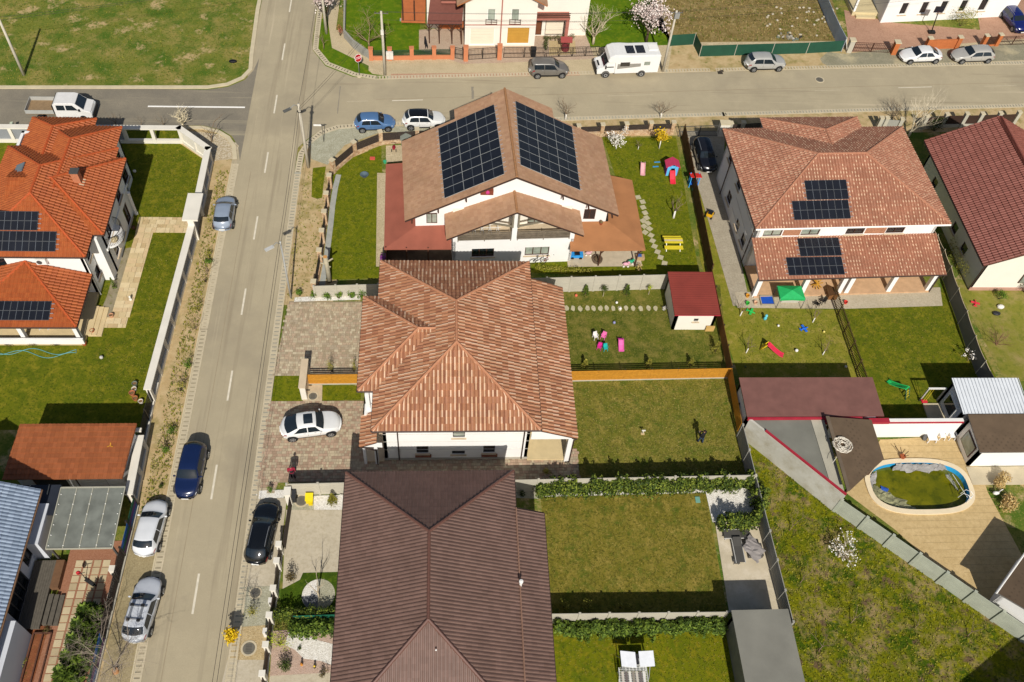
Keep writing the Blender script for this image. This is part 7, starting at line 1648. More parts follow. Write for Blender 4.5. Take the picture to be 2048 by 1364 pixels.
# ---- left side road
tree('white_tree', 'pale cut back tree on the verge in front of the white wall corner', 366, 252, 2.3, lvl=3, kids=4, bark=mat('bark_cream', 'cdc0a0', .9, .1, 4), spread=.7, trunk=.15, r=.10)
for i, (px, py, hh, lab) in enumerate([(234, 254, 2.0, 'thin bare sapling in front of the truck'), (283, 254, 1.3, 'smallest bare sapling on the kerb between truck and pale tree'), (328, 254, 1.6, 'bare sapling left of the pale cut back tree'), (424, 283, 3.0, 'bare forked sapling on the stony corner bed')]):
 tree('sapling', lab, px, py, hh, lvl=3, kids=2, spread=.55, trunk=.2, bark=M_bark)
sheet('corner_stones', GG([(372, 262), (450, 270), (478, 292), (468, 318), (430, 322), (405, 290)]), .03, mixmat('stony', ['b4a284', 'd4c8b0', '8c7c5c'], [(4, .4, .6), (9, .45, .65)], bump=1.0, bscale=8))
# ---- verge shrubs on the left of the main road
VS = [(418, 515, .5, .9, 'olive', 160, 'topmost scrubby bush on the left verge, below the blue grey hatchback'), (420, 527, .45, .7, 'green', 380, 'small bright green bush on the left verge'), (412, 565, .5, 1.3, 'bronze', 90, 'thin brown bush on the left verge under the bright green one'), (398, 622, .55, 1.1, 'olive', 220, 'straggly bush on the left verge beside a road dash'),
   (376, 735, .6, 1.0, 'green', 330, 'weedy green bush on the left verge near the end of the white wall'), (362, 782, .6, 1.2, 'olive', 200, 'twiggy bush on the left verge opposite the paved drive'), (343, 868, .55, .9, 'green', 300, 'green bush on the left verge beside the rust roofed garage'), (330, 905, .5, .9, 'green', 330, 'green bush on the left verge just above the round topiary'), (322, 975, .22, .45, 'dark', 260, 'small round clipped bush on the left verge')]
for px, py, r, hh, lf, n, lab in VS:
 shrub('verge_bush', lab, px, py, r, hh, lf, n, .09, group='bushes on the left verge', hollow=.2)
for i, (px, py, lab) in enumerate([(416, 545, 'bare twig sapling between the green verge bushes'), (392, 660, 'bare twig sapling on the left verge beside the garden wall'), (368, 770, 'bare twig sapling next to the twiggy verge bush'), (334, 890, 'bare twig sapling between the two lower green verge bushes')]):
 tree('sapling', lab, px, py, 1.7, lvl=3, kids=2, spread=.6, trunk=.15, bark=M_bark, group='saplings on the left verge')
tree('bare_tree', 'large leafless tree spreading over the silver estate car at the lower left', 228, 1345, 5.4, lvl=5, spread=.7, kids=4, bark=mat('bark_ash', '97897a', .95, .1, 4), trunk=.2, r=.06, up=.05, lean=(.25, .1))
conf = [(186, 1238, 2.3), (176, 1268, 2.5), (166, 1298, 2.5), (156, 1330, 2.6), (143, 1362, 2.6)]
labs = ['uppermost', 'second', 'middle', 'fourth', 'lowest']
for (px, py, hh), l_ in zip(conf, labs): conifer('hedge_conifer', l_ + ' feathery conifer of the row behind the banner fence', px, py, hh, 1.1, n=1100, size=.3, group='conifer row behind the banner fence')
for i, (px, py, c_, l_) in enumerate([(30, 1270, 'green', 'upper'), (22, 1300, 'lime', 'middle'), (48, 1330, 'olive', 'lower'), (95, 1260, 'bronze', 'right')]): shrub('bed_plant', l_ + ' low plant clump in the red planting bed', px, py, (.4, .7), .35, c_, 240, .08, hollow=.1)
# ---- front garden of the chocolate roofed house
tree('ball_tree', 'bright yellow ball of flowers on a thin trunk beside the street', 468, 1283, 1.9, lvl=1, kids=3, leaf='yellow', n=420, size=.2, trunk=.6, r=.04, lr=.12)
tree('twig_ball', 'bare round twig bush around the manhole on the kerb gravel', 507, 1190, 1.4, lvl=4, kids=3, spread=.8, trunk=.1, bark=mat('bark_slate', '5c5a58', .9, .1, 4), r=.03)
shrub('willow_bush', 'thin yellow green weeping bush on the kerb gravel', 506, 1228, .7, 1.5, 'olive', 420, .07, hollow=.15)
shrub('bronze_shrub', 'brown bushy shrub at the corner of the concrete drive', 582, 1160, .5, 1.3, 'bronze', 420, .09)
tree('garden_sapling', 'thin bare sapling in the middle of the pebble disc', 638, 1194, 3.0, lvl=3, kids=2, spread=.3, trunk=.3, bark=M_barkp)
hedge('laurel_hedge', 'dark laurel hedge in the front garden, above the green screen', [G(552, 1236), G(676, 1232)], 1.2, 1.3, 'laurel', 520, .14)
hedge('conifer_hedge', 'feathery green conifer hedge in the front garden, below the green screen', [G(590, 1266), G(676, 1262)], 1.6, 1.5, 'conifer', 640, .22)
shrub('willow_shrub', 'yellow green weeping shrub at the corner of the front garden', 560, 1290, .95, 1.7, 'lime', 700, .08, hollow=.15)
shrub('box_ball', 'round dark clipped ball bush on the pink gravel', 572, 1336, .55, .95, 'dark', 700, .09)
shrub('grey_shrub', 'small grey green shrub at the edge of the white pebbles', 648, 1350, .4, .8, 'bronze', 220, .08)
shrub('small_rosette', 'tiny dark plant on the white pebble island', 601, 1298, .22, .3, 'dark', 120, .07)
conifer('thuja_cone', 'cone shaped yellow green thuja on the white pebbles beside the bins', 666, 1005, 1.35, .45, 'olive', n=700, size=.1)
shrub('potted_plant', 'slim green shrub on the white pebbles at the street edge', 541, 985, .28, 1.0, 'green', 200, .09, hollow=.15)
# ---- round shrubs at the paved drive
RS = [(600, 592, 'leftmost'), (628, 594, 'second'), (655, 597, 'third'), (678, 597, 'fourth'), (703, 596, 'fifth'), (724, 594, 'sixth')]
for i, (px, py, l_) in enumerate(RS): shrub('round_shrub', l_ + ' of the six leafy shrubs in the white pebble strip, counted from the street', px, py, .45 + .04 * (i % 3), .85 + .1 * (i % 2), 'green', 340, .11, group='shrubs in the white pebble strip', hollow=.3)
shrub('grass_clump', 'tall thin grass clump behind the short honey slat fence', 664, 744, .5, 1.7, 'olive', 300, .07, hollow=.1)
shrub('grass_clump', 'tall thin grass clump beside the corner of the middle house', 708, 743, .4, 1.6, 'olive', 240, .07, hollow=.1)
# cut trunk in the corner lawn
t = thing('pollard', 'pale pollarded trunk with stub branches beside the corner lawn fence', 'tree', G(659, 563)); p = G(659, 563); tp = G(651, 516, 3.6)
b = MB().tube([(p.x, p.y, 0), (p.x, p.y, 1.8), (p.x - .05, p.y, 3.3)], [.24, .2, .19], 10); b.build('trunk', mat('bark_birch', 'a59c84', .9, .15, 4), t, smooth=True)
MB().lathe((p.x - .05, p.y, 3.29), [(.18, 0), (.18, .03), (.01, .035)], 10).build('cut_face', mat('cut_wood', 'c08a4c', .8, .1), t)
for a, z, L in ((20, 2.6, .6), (200, 2.3, .55), (120, 2.9, .5), (-60, 2.0, .6), (160, 3.1, .5)): MB().tube([(p.x, p.y, z), (p.x + L * math.cos(R_(a)), p.y + L * .6 * math.sin(R_(a)), z + L * .6)], [.09, .07], 6).build('stub', MATS['bark_birch'], t)
# ---- gardens right of the middle house
for px, py, hh, r, lf, lab in [(1170, 590, 1.3, .4, 'conifer', 'small feathery conifer left of the round standard tree by the precast fence'), (1252, 590, 1.4, .4, 'conifer', 'small feathery conifer right of the round standard tree by the precast fence'), (1169, 735, 1.1, .35, 'olive', 'small pale conifer at the left end of the honey slat fence'), (1296, 733, 1.1, .38, 'olive', 'small pale conifer in the middle of the honey slat fence'), (1380, 732, 1.1, .35, 'olive', 'small pale conifer towards the right end of the honey slat fence'), (1430, 705, 1.6, .45, 'olive', 'taller pale conifer in the corner of the toy lawn')]:
 conifer('garden_conifer', lab, px, py, hh, r, lf, n=240, size=.13, group='garden conifers of the toy lawn')
shrub('standard_tree', 'small round headed dark green standard tree by the precast fence', 1206, 593, .38, 1.5, 'dark', 420, .09, trunkh=.6, cat='tree')
shrub('standard_tree', 'small yellow green standard tree by the precast fence near the shed', 1297, 589, .3, 1.35, 'lime', 260, .08, trunkh=.6, cat='tree')
shrub('blossom_stub', 'white blossoming low shrub beside the wine red shed', 1328, 622, .3, .6, 'white', 120, .1, hollow=.1)
hedge('dry_hedge', 'brown green low hedge in front of the pale terrace of the gabled house', [G(1078, 541), G(1178, 546)], .7, .6, 'olive', 260, .1)
shrub('reed_clump', 'dry reed clump at the south edge of the play garden', 1280, 541, .6, .9, 'dry', 160, .09, hollow=.1)
shrub('box_bush', 'small yellow green bush in the shade beside the porch paving', 1092, 946, .42, .7, 'olive', 260, .09)
hedge('laurel_hedge', 'long leafy laurel hedge along the precast fence, above the neighbour lawn', [G(1078, 988), G(1300, 983), G(1505, 972)], 1.75, 1.9, 'laurel', 1300, .2, jag=.3)
shrub('laurel_corner', 'taller laurel bush at the left end of the long laurel hedge', 1082, 990, .75, 1.6, 'laurel', 700, .15)
hedge('laurel_hedge', 'laurel bushes along the dark plate fence beside the patio', [G(1506, 978), G(1516, 1020), G(1502, 1050), G(1438, 1054)], 1.7, 1.8, 'laurel', 900, .2, jag=.3)
hedge('conifer_hedge', 'feathery conifer row along the precast fence of the south lawn', [G(1115, 1264), G(1442, 1258)], 1.6, 1.3, 'conifer', 800, .22, jag=.4)
for px, py, lab in [(1128, 1214, 'leftmost bush in the shaded strip above the conifer row'), (1172, 1212, 'second bush in the shaded strip above the conifer row'), (1240, 1216, 'small third bush in the shaded strip above the conifer row'), (1256, 1216, 'small rightmost bush in the shaded strip above the conifer row')]:
 shrub('shade_bush', lab, px, py, .5 if px < 1200 else .25, 1.1 if px < 1200 else .8, 'olive', 260 if px < 1200 else 100, .1, hollow=.2, group='bushes in the shaded strip')
shrub('pebble_bush', 'small bush on the grey gravel beside the chocolate roof', 1042, 990, .35, .5, 'dark', 160, .09)
# ---- duplex lawns
for px, py, lab in [(1625, 645, 'white trunk sapling near the middle of the thin lawn'), (1645, 710, 'white trunk sapling near the picket fence'), (1492, 706, 'white trunk sapling left of the red slide'), (1480, 632, 'white trunk sapling at the corner of the porch paving')]:
 tree('young_tree', lab, px, py, 2.0, lvl=3, kids=2, white=1, trunk=.28, lean=(.25, .35), r=.045, group='white trunk saplings on the thin lawn')
shrub('green_bush', 'round green bush at the foot of the maroon roofed house', 1997, 598, .75, 1.1, 'green', 620, .11)
shrub('edge_bush', 'large dark bush at the right edge beside the maroon roofed house', 2048, 585, 1.0, 1.8, 'dark', 620, .12)
hedge('fence_climber', 'wild climbing shrub between the shade cloth fence and the maroon roofed house', [G(1893, 500), G(1925, 560)], 1.1, 1.6, 'olive', 190, .1, jag=.5)
tree('bare_bush', 'brown bare bush behind the shade cloth fence near its lower end', 1992, 690, 2.2, lvl=4, kids=3, spread=.8, trunk=.08, bark=mat('bark_rust', '7a5844', .9, .1, 4), r=.05)
for px, py, lab in [(1997, 968, 'upper round clump of dry ornamental grass beside the pool'), (2012, 1012, 'lower round clump of dry ornamental grass beside the pool')]: shrub('grass_ball', lab, px, py, .85, 1.1, 'dry', 1300, .13, group='dry grass clumps', hollow=.55)
tree('blossom_bush', 'white blossom twig tree beside the upper shade cloth fence', 1935, 722, 1.3, lvl=3, kids=2, leaf='white', n=90, size=.12, trunk=.2, lr=.08)
# ---- wild plot
tree('blossom_tree', 'white pink blossoming tree on the wild plot below the diagonal fence', 1676, 1114, 1.9, lvl=3, leaf='white', n=330, size=.12, kids=4, spread=.7, trunk=.15, r=.07, lean=(.45, .4), lr=.08, bark=M_barkp)
for px, py, hh, lab in [(1700, 1248, 3.0, 'bare young tree in the middle of the wild plot'), (1829, 1257, 1.6, 'short bare tree right of the middle of the wild plot'), (1934, 1273, 2.4, 'bare sapling nearest the diagonal fence'), (1578, 1062, 2.6, 'bare sapling at the upper left of the wild plot'), (1600, 1166, 2.0, 'bare sapling beside the dark plate fence'), (1636, 1303, 2.6, 'bare sapling right of the grey shed')]:
 tree('bare_sapling', lab, px, py, hh, lvl=4, kids=2, spread=.5, trunk=.25, bark=M_bark, group='bare saplings on the wild plot', lean=(.4, .4), r=.03)
# grass tufts that break up the flat sheets
def tufts(name, poly, n, cols, s=.16, seed=1):
 rr = random.Random(seed); b = MB(); x0, x1 = min(p[0] for p in poly), max(p[0] for p in poly); y0, y1 = min(p[1] for p in poly), max(p[1] for p in poly); k = 0
 while k < n:
  x, y = rr.uniform(x0, x1), rr.uniform(y0, y1)
  if not inside((x, y), poly): continue
  k += 1; m = rr.randrange(len(cols))
  for _ in range(3):
   a = rr.uniform(0, 2 * PI); d = Vector((math.cos(a), math.sin(a), 0)); h_ = s * rr.uniform(.5, 1.2); w = d.cross(Vector((0, 0, 1))) * s * .22; q = Vector((x, y, .01)) + d * s * .2
   b.face([q - w, q + w, q + d * s * .6 + Vector((0, 0, h_))], m)
 o = b.build(name, cols, None, kind='stuff'); return o
GT = [mat('tuft%d' % i, c, .8, .1, 5) for i, c in enumerate(['686c10', '7e7a1c', '4c5a0c', '908a30', '5c6412'])]
tag(tufts('wild_grass', [tuple(q.xy) for q in GG([(1500, 900), (1560, 925), (2060, 1275), (2060, 1400), (1612, 1400), (1565, 1190)])], 4200, GT, .15, 3), 'rough tufted grass covering the wild plot', 'grass')
tag(tufts('meadow_grass', [(-49, 78.7), (-25, 79), (-21.3, 82), (-21.3, 96), (-52, 96)], 4000, GT, .12, 4), 'tufted grass of the meadow at the top left', 'grass')
tag(tufts('verge_grass', [(-22.1, 30), (-20.6, 30), (-20.6, 66), (-21.6, 66)], 1300, GT, .16, 5), 'sparse grass tufts along the left verge', 'grass')
tag(tufts('verge_weeds', [(-13.6, 50), (-11.2, 50), (-10.2, 66), (-13.4, 66)], 500, GT, .14, 6), 'sparse weeds on the dirt verge beside the corner lawn fence', 'grass')
tag(tufts('lot_grass', [tuple(q.xy) for q in GG([(1310, -20), (1640, -20), (1680, 80), (1420, 84), (1350, 66)])], 3000, [mat('tuft_dry', '8e7a48', .9, .1, 5), GT[4], mat('tuft_dry2', 'a08c58', .9, .1, 5)], .17, 7), 'dry tufted grass of the bare building lot', 'grass')
GL = [mat('lawn_tuft%d' % i, c, .85, .1, 5) for i, c in enumerate(['5a6412', '74721e', '4a560e', '8a8238', '646a1a'])]
for i, (lab, pix, n_) in enumerate([('short clumpy grass on the long lawn of the middle house', [(1135, 768), (1458, 745), (1496, 940), (1150, 945)], 2600), ('short clumpy grass on the neighbour lawn below the laurel hedge', [(1085, 1000), (1408, 992), (1450, 1220), (1110, 1222)], 2600), ('short clumpy grass on the lawn inside the white wall', [(262, 296), (350, 296), (404, 330), (380, 430), (372, 470), (300, 790), (170, 800), (190, 700), (275, 660), (290, 480)], 2600),
  ('short clumpy grass on the toy lawn', [(1125, 600), (1330, 600), (1350, 660), (1440, 660), (1452, 715), (1135, 728)], 1700), ('short clumpy grass on the corner lawn', [(672, 335), (760, 298), (766, 545), (665, 548)], 1500), ('short clumpy grass in the play garden', [(1220, 285), (1350, 285), (1392, 530), (1300, 520), (1240, 360)], 1600), ('short clumpy grass on the thin lawn of the duplex', [(1470, 625), (1670, 625), (1715, 735), (1480, 740)], 1500), ('short clumpy grass on the back lawn right of the picket fence', [(1690, 625), (1885, 618), (1960, 750), (1750, 745)], 1500), ('short clumpy grass on the south lawn', [(1115, 1275), (1440, 1270), (1470, 1364), (1115, 1364)], 1300)]):
 tag(tufts('lawn_grass', [tuple(q.xy) for q in GG(pix)], n_, GL, .09, 20 + i), lab, 'grass')
# - street furniture, people, small things
def col(c, rough=.6): return mat('c_' + c, c, rough, .06, 3)
def bx(name, par, c, x, y, z0, w, d, h, rz=0, m=None):
 a = Vector((math.cos(rz), math.sin(rz), 0)); b = Vector((-a.y, a.x, 0))
 return MB().obox((x, y, z0 + h / 2), a * w / 2, b * d / 2, (0, 0, h / 2)).build(name, m or col(c), par)
def tb(name, par, c, pts, r, n=6, m=None): return MB().tube(pts, r, n).build(name, m or col(c), par, smooth=True)
def textmesh(s, size, m):
 cu = bpy.data.curves.new('lettering', 'FONT'); cu.body = s; cu.size = size; cu.align_x = 'CENTER'; cu.align_y = 'CENTER'; cu.extrude = .002
 o = bpy.data.objects.new('lettering_tmp', cu); COL.objects.link(o); dg = bpy.context.evaluated_depsgraph_get(); me = bpy.data.meshes.new_from_object(o.evaluated_get(dg)); bpy.data.objects.remove(o); me.materials.clear(); me.materials.append(m); me.name = 'lettering'; return me
M_pole = mat('pole_concrete', 'b9b1a0', .9, .08, 2)
def pole(label, px, py, h, r0=.17, r1=.11, lamp=None, arms=0, m=None, lean=(0, 0), at=None, name='utility_pole'):
 p = at or G(px, py); t = thing(name, label, 'pole', (p.x, p.y, 0)); m = m or M_pole; top = Vector((p.x + lean[0], p.y + lean[1], h))
 MB().tube([(p.x, p.y, 0), (p.x + lean[0] * .5, p.y + lean[1] * .5, h * .5), top], [r0, (r0 + r1) / 2, r1], 10).build('shaft', m, t, smooth=True)
 if lamp:
  e = Vector(lamp); tb('lamp_arm', t, '8c8c88', [top - Vector((0, 0, .3)), top.lerp(e, .5) + Vector((0, 0, .15)), e], .04)
  d = (e - top); d.z = 0; d.normalize(); MB().obox(e + d * .3 - Vector((0, 0, .03)), d * .38, Vector((-d.y, d.x, 0)) * .14, (0, 0, .06)).build('lamp_head', col('5c5c58' if r0 > .12 else 'b8b8b4'), t)
 for k in range(arms):
  z = h - .25 - k * .55; MB().beam((top.x - .7, top.y, z), (top.x + .7, top.y, z), .07, .07).build('cross_arm', col('6c6a64'), t)
  for x in (-.6, -.2, .2, .6): MB().lathe((top.x + x, top.y, z + .03), [(.05, 0), (.06, .08), (.03, .16)], 8).build('insulator', col('4a3c34', .3), t)
 return t, top
t1, T1 = pole('concrete street lamp pole at the street corner beside the gravel', 617, 335, 7.8, lamp=G(580, 217, 7.7))
MB().lathe(T1 - Vector((0, 0, .9)), [(.22, 0), (.22, .05), (.18, .05), (.18, 0)], 12).build('cable_ring', M_black, t1)
t2, T2 = pole('slim steel street lamp pole beside the six round shrubs', 582, 596, 7.3, .09, .06, lamp=G(545, 493, 7.15), m=mat('pole_steel', 'a8a8a4', .5, .06), lean=(.1, 0))
t3, T3_ = pole('leaning concrete pole on the meadow at the top left', 48, 150, 6.7)
t4, T4 = pole('concrete utility pole in front of the salmon fence', 770, 150, 7.8, arms=1)
bx('junction_box', t4, 'd8d4c8', T4.x, T4.y - .2, 5.2, .3, .2, .5)
t5, T5 = pole('concrete utility pole behind the motorhome', 1325, 143, 7.7, .15, .1, arms=1)
MB().obox(T5 + Vector((.1, -.1, -.5)), (.25, 0, 0), (0, .2, 0), (0, 0, .3)).build('switch_gear', col('8c8c88'), t5)
t6, T6 = pole('concrete utility pole under the blossom tree at the top street corner', 653, 67, 7.6, arms=1)
S0, S1 = G(431, 1364, 6.9), G(418, 1364, 6.9)
def wire(label, a, b, sag=.3, n=10, r=.014):
 a, b = Vector(a), Vector(b); pts = [a.lerp(b, i / n) - Vector((0, 0, sag * 4 * (i / n) * (1 - i / n))) for i in range(n + 1)]
 tag(MB().tube(pts, r, 4).build('overhead_wire', mat('cable_black', '2a2826', .7)), label, 'wire', 'overhead wires')
for lab, a, b in [('overhead wire from the corner lamp pole to the slim steel lamp pole, outer strand', T1 + Vector((-.1, 0, -.2)), T2 + Vector((-.12, 0, -.1))), ('overhead wire from the corner lamp pole to the slim steel lamp pole, inner strand', T1 + Vector((.1, 0, -.25)), T2 + Vector((.05, 0, -.15))),
      ('overhead wire along the main road below the slim steel lamp pole, left strand', T2 + Vector((-.12, 0, -.1)), Vector((-13.75, -5, 6.9))), ('overhead wire along the main road below the slim steel lamp pole, right strand', T2 + Vector((.05, 0, -.15)), Vector((-13.45, -5, 6.85))),
      ('overhead wire from the corner lamp pole to the salmon fence pole, upper strand', T1 + Vector((.1, 0, -.3)), T4 + Vector((0, 0, -.3))), ('overhead wire from the corner lamp pole to the salmon fence pole, lower strand', T1 + Vector((.1, .05, -.6)), T4 + Vector((-.1, 0, -.8))),
      ('overhead wire from the corner lamp pole north along the street', T1 + Vector((0, 0, -.1)), T6 + Vector((.1, 0, -.2))), ('overhead wire across the meadow, front strand', T3_ + Vector((0, 0, -.2)), T6 + Vector((-.6, 0, -.2))), ('overhead wire across the meadow, rear strand', T3_ + Vector((0, .3, -.05)), T6 + Vector((.2, 0, -.15))),
      ('overhead wire between the salmon fence pole and the motorhome pole, front strand', T4 + Vector((.6, 0, -.1)), T5 + Vector((-.6, 0, -.1))), ('overhead wire between the salmon fence pole and the motorhome pole, middle strand', T4 + Vector((.2, .1, -.1)), T5 + Vector((-.2, .1, -.1))), ('overhead wire between the salmon fence pole and the motorhome pole, low bundle', T4 + Vector((0, 0, -1)), T5 + Vector((0, 0, -1))),
      ('overhead wire running right from the motorhome pole, front strand', T5 + Vector((.6, 0, -.1)), (66, 90.5, 7.4)), ('overhead wire running right from the motorhome pole, rear strand', T5 + Vector((.2, .1, -.1)), (66, 91.3, 7.4)), ('overhead wire running right from the motorhome pole, low bundle', T5 + Vector((0, 0, -1)), (66, 90.8, 6.4))]: wire(lab, a, b)
# signs
p = G(719, 152); t = thing('stop_sign', 'red octagonal stop sign on a grey post at the street corner', 'sign', (p.x, p.y, 0)); tb('post', t, '7c7c78', [(p.x, p.y, 0), (p.x, p.y, 2.5)], .035); MB().lathe((p.x, p.y, 0), [(.32, 0), (.3, .1), (.02, .12)], 14).build('footing', M_conc, t)
d = Vector((.55, -.75, .25)).normalized(); rx = Vector((0, 0, 1)).cross(d).normalized(); uy = d.cross(rx); c = Vector((p.x, p.y, 2.3)) + d * .05
def ngon(r, n, off, c0, R0=PI / 8): return [c0 + d * off + rx * (r * math.cos(R0 + 2 * PI * k / n)) + uy * (r * math.sin(R0 + 2 * PI * k / n)) for k in range(n)]
b = MB(); a0, a1 = ngon(.45, 8, -.012, c), ngon(.45, 8, .012, c); b.add(a0 + a1, [tuple(range(7, -1, -1)), tuple(range(8, 16))] + [(k, (k + 1) % 8, 8 + (k + 1) % 8, 8 + k) for k in range(8)]); b.build('plate_rim', col('e8e6e0', .4), t)
MB().face(ngon(.41, 8, .016, c)).build('plate_face', col('a81c24', .4), t)
lt = bpy.data.objects.new('lettering', textmesh('STOP', .34, col('f0eee8', .4))); COL.objects.link(lt); lt.parent = t; lt.matrix_world = Matrix.Translation(c + d * .022) @ Matrix((rx, uy, d)).transposed().to_4x4(); lt.location = c + d * .022 - ORG[t.name]; lt.rotation_euler = Matrix((rx, uy, d)).transposed().to_euler()
p = G(648, 284); t = thing('street_sign', 'white street name plate on a thin post at the gravel corner', 'sign', (p.x, p.y, 0)); tb('post', t, '5c5850', [(p.x, p.y, 0), (p.x, p.y, 2.3)], .035); bx('plate', t, 'e4e2dc', p.x - .42, p.y, 2.05, .75, .03, .2)
bx('bracket', t, '5c5850', p.x + .05, p.y, 2.2, .25, .04, .06)
p = G(1440, 146); t = thing('storm_grate', 'dark broken drain cover on the north gutter beside the silver people carrier', 'drain', (p.x, p.y, 0)); bx('grate', t, '3a342c', p.x, p.y, .0, .55, .45, .08); bx('lid', t, '4c443a', p.x + .2, p.y + .2, .08, .4, .3, .06, .4)
# - people
def skin_obj(name, verts, edges, radii, m, par, sub=2, root=0):
 me = bpy.data.meshes.new(name); me.from_pydata(verts, edges, []); me.materials.append(m); o = bpy.data.objects.new(name, me); COL.objects.link(o); o.parent = par
 sk = o.modifiers.new('Skin', 'SKIN'); sk.use_smooth_shade = True
 if not me.skin_vertices: me.attributes  # layer is created with the modifier
 sv = me.skin_vertices[0].data
 for i, r in enumerate(radii): sv[i].radius = r if isinstance(r, tuple) else (r, r); sv[i].use_root = (i == root)
 ss = o.modifiers.new('Subdivision', 'SUBSURF'); ss.levels = sub; ss.render_levels = sub; return o
def person(label, px, py, rz, top, legs, hair, hold=None, h=1.78, stride=.12, arm='down', shoes='1c1a1a'):
 p = G(px, py); t = thing('person', label, 'person', (p.x, p.y, .02), rz=rz); k = h / 1.75; sk = col('b98a6c', .6)
 hip, kn, an = .92 * k, .50 * k, .08 * k; sh = 1.42 * k
 L = lambda x, y, z: (x, y, z)
 fl, fr = stride, -stride     # feet forward offset along +y
 arms = {'down': ([(-.21, 0, sh), (-.25, -.03, 1.14 * k), (-.25, .06, .88 * k)], [(.21, 0, sh), (.25, -.03, 1.14 * k), (.25, .06, .88 * k)]), 'hold': ([(-.21, 0, sh), (-.27, .06, 1.16 * k), (-.09, .30, 1.16 * k)], [(.21, 0, sh), (.27, .06, 1.16 * k), (.09, .30, 1.16 * k)])}[arm]
 V = [(0, 0, hip), (0, -.01, 1.12 * k), (0, 0, 1.36 * k), (0, .01, 1.49 * k), (0, .03, 1.60 * k), (0, .03, 1.70 * k)] + arms[0] + arms[1] + [(-.10, 0, .88 * k), (-.11, fl * .6 + .03, kn), (-.11, fl, an), (-.12, fl + .16, .04)] + [(.10, 0, .88 * k), (.11, fr * .6 + .03, kn), (.11, fr, an), (.12, fr + .16, .04)]
 E = [(0, 1), (1, 2), (2, 3), (3, 4), (4, 5), (2, 6), (6, 7), (7, 8), (2, 9), (9, 10), (10, 11), (0, 12), (12, 13), (13, 14), (14, 15), (0, 16), (16, 17), (17, 18), (18, 19)]
 Rr = [(.15, .11), (.14, .10), (.16, .10), .055, (.085, .10), (.07, .08), .06, .045, .035, .06, .045, .035, .085, .06, .045, .04, .085, .06, .045, .04]
 body = skin_obj('body', V, E, Rr, sk, t)
 jk = MB().lathe((0, 0, .84 * k), [(.185, 0), (.19, .06 * k), (.172, .22 * k), (.185, .40 * k), (.20, .52 * k), (.17, .60 * k), (.085, .655 * k), (.07, .68 * k)], 16, sy=.70)
 for a in arms: q = [Vector(v) for v in a]; jk.ball(q[0] - Vector((0, 0, .01)), (.085, .08, .085), 10, 6); jk.tube([q[0], q[0].lerp(q[1], .5), q[1], q[1].lerp(q[2], .5), q[2]], [.078, .072, .062, .055, .046], 10)
 jk.tube([(-.2, 0, sh - .005), (0, 0, sh + .015), (.2, 0, sh - .005)], [.088, .098, .088], 10)
 jk.build('jacket', col(top, .8), t, smooth=True)
 tr = MB().ball((0, 0, .87 * k), (.175, .128, .13), 14, 8)
 for s, f in ((-1, fl), (1, fr)): tr.tube([(s * .085, 0, .88 * k), (s * .10, f * .3 + .01, .70 * k), (s * .11, f * .6 + .03, kn), (s * .112, f * .8 + .01, .28 * k), (s * .112, f, .09)], [.105, .095, .075, .07, .066], 10)
 tr.build('trousers', col(legs, .8), t, smooth=True)
 for s, f in ((-1, fl), (1, fr)): MB().ball((s * .115, f + .07, .05), (.055, .14, .055), 8, 5).build('shoe', col(shoes), t, smooth=True)
 hb = MB(); hb.ball((0, .01, 1.69 * k), (.105, .115, .10), 12, 7); hb.build('hair', col(hair, .8), t, smooth=True)
 fb = MB(); fb.lathe((0, .125, 1.62 * k), [(.018, 0), (.012, .035), (.002, .04)], 6, axis=(0, 1, 0)); fb.build('nose', sk, body)
 for s in (-1, 1): MB().ball((s * .035, .115, 1.645 * k), (.012, .008, .008), 6, 4).build('eye', col('241c18', .3), body); MB().ball((s * .095, .03, 1.62 * k), (.015, .03, .04), 6, 4).build('ear', sk, body)
 MB().box(-.03, .03, .112, .122, 1.565 * k, 1.575 * k).build('mouth', col('8c4a40'), body)
 for i, a in enumerate(arms):   # hands: palm, four fingers, thumb
  w = Vector(a[2]); dr = (w - Vector(a[1])).normalized(); side = dr.cross(Vector((0, 0, 1))); side = side.normalized() if side.length > .1 else Vector((1, 0, 0)); up = side.cross(dr)
  pv = [w, w + dr * .09]; pe = [(0, 1)]; pr = [.03, (.042, .022)]
  for f in range(4):
   o = side * (f - 1.5) * .021; n0 = len(pv); ln = (.062, .075, .07, .052)[f]; pv += [w + dr * .09 + o, w + dr * (.09 + ln * .55) + o - up * .008, w + dr * (.09 + ln) + o - up * .03]; pe += [(1, n0), (n0, n0 + 1), (n0 + 1, n0 + 2)]; pr += [.010, .009, .008]
  th = side * (.035 if i == 0 else -.035); n0 = len(pv); pv += [w + dr * .03 + th, w + dr * .075 + th * 1.6 - up * .01]; pe += [(0, n0), (n0, n0 + 1)]; pr += [.012, .009]
  skin_obj('hand', [tuple(v) for v in pv], pe, pr, sk, t, sub=1)
 return t, p
t, p = person('person in a black jacket and jeans standing on the long lawn holding a remote controller', 1400, 885, R_(35), '17171b', '2a3c54', '2a1c16', arm='hold', h=1.85, stride=.14)
rc = thing('remote_controller', 'small dark remote controller held by the person on the long lawn', 'controller', (p.x + .33 * math.sin(R_(-35)), p.y + .33 * math.cos(R_(35)), 1.2), rz=R_(35)); MB().box(-.11, .11, -.05, .07, -.02, .04).build('case', col('8c8c8c'), rc)
for x in (-.08, .08): MB().tube([(x, .06, .02), (x * 1.2, .16, .1)], .012, 5).build('antenna', col('2a2a2a'), rc)
t, p = person('person in a red vest and dark trousers standing on the block paved drive', 587, 956, R_(10), '8c1c34', '2c1c26', '4c443c', arm='down', h=1.85, stride=.06)
MB().ball((0, -.09, 1.2), (.16, .09, .22), 8, 6).build('backpack', col('2c2428'), t)
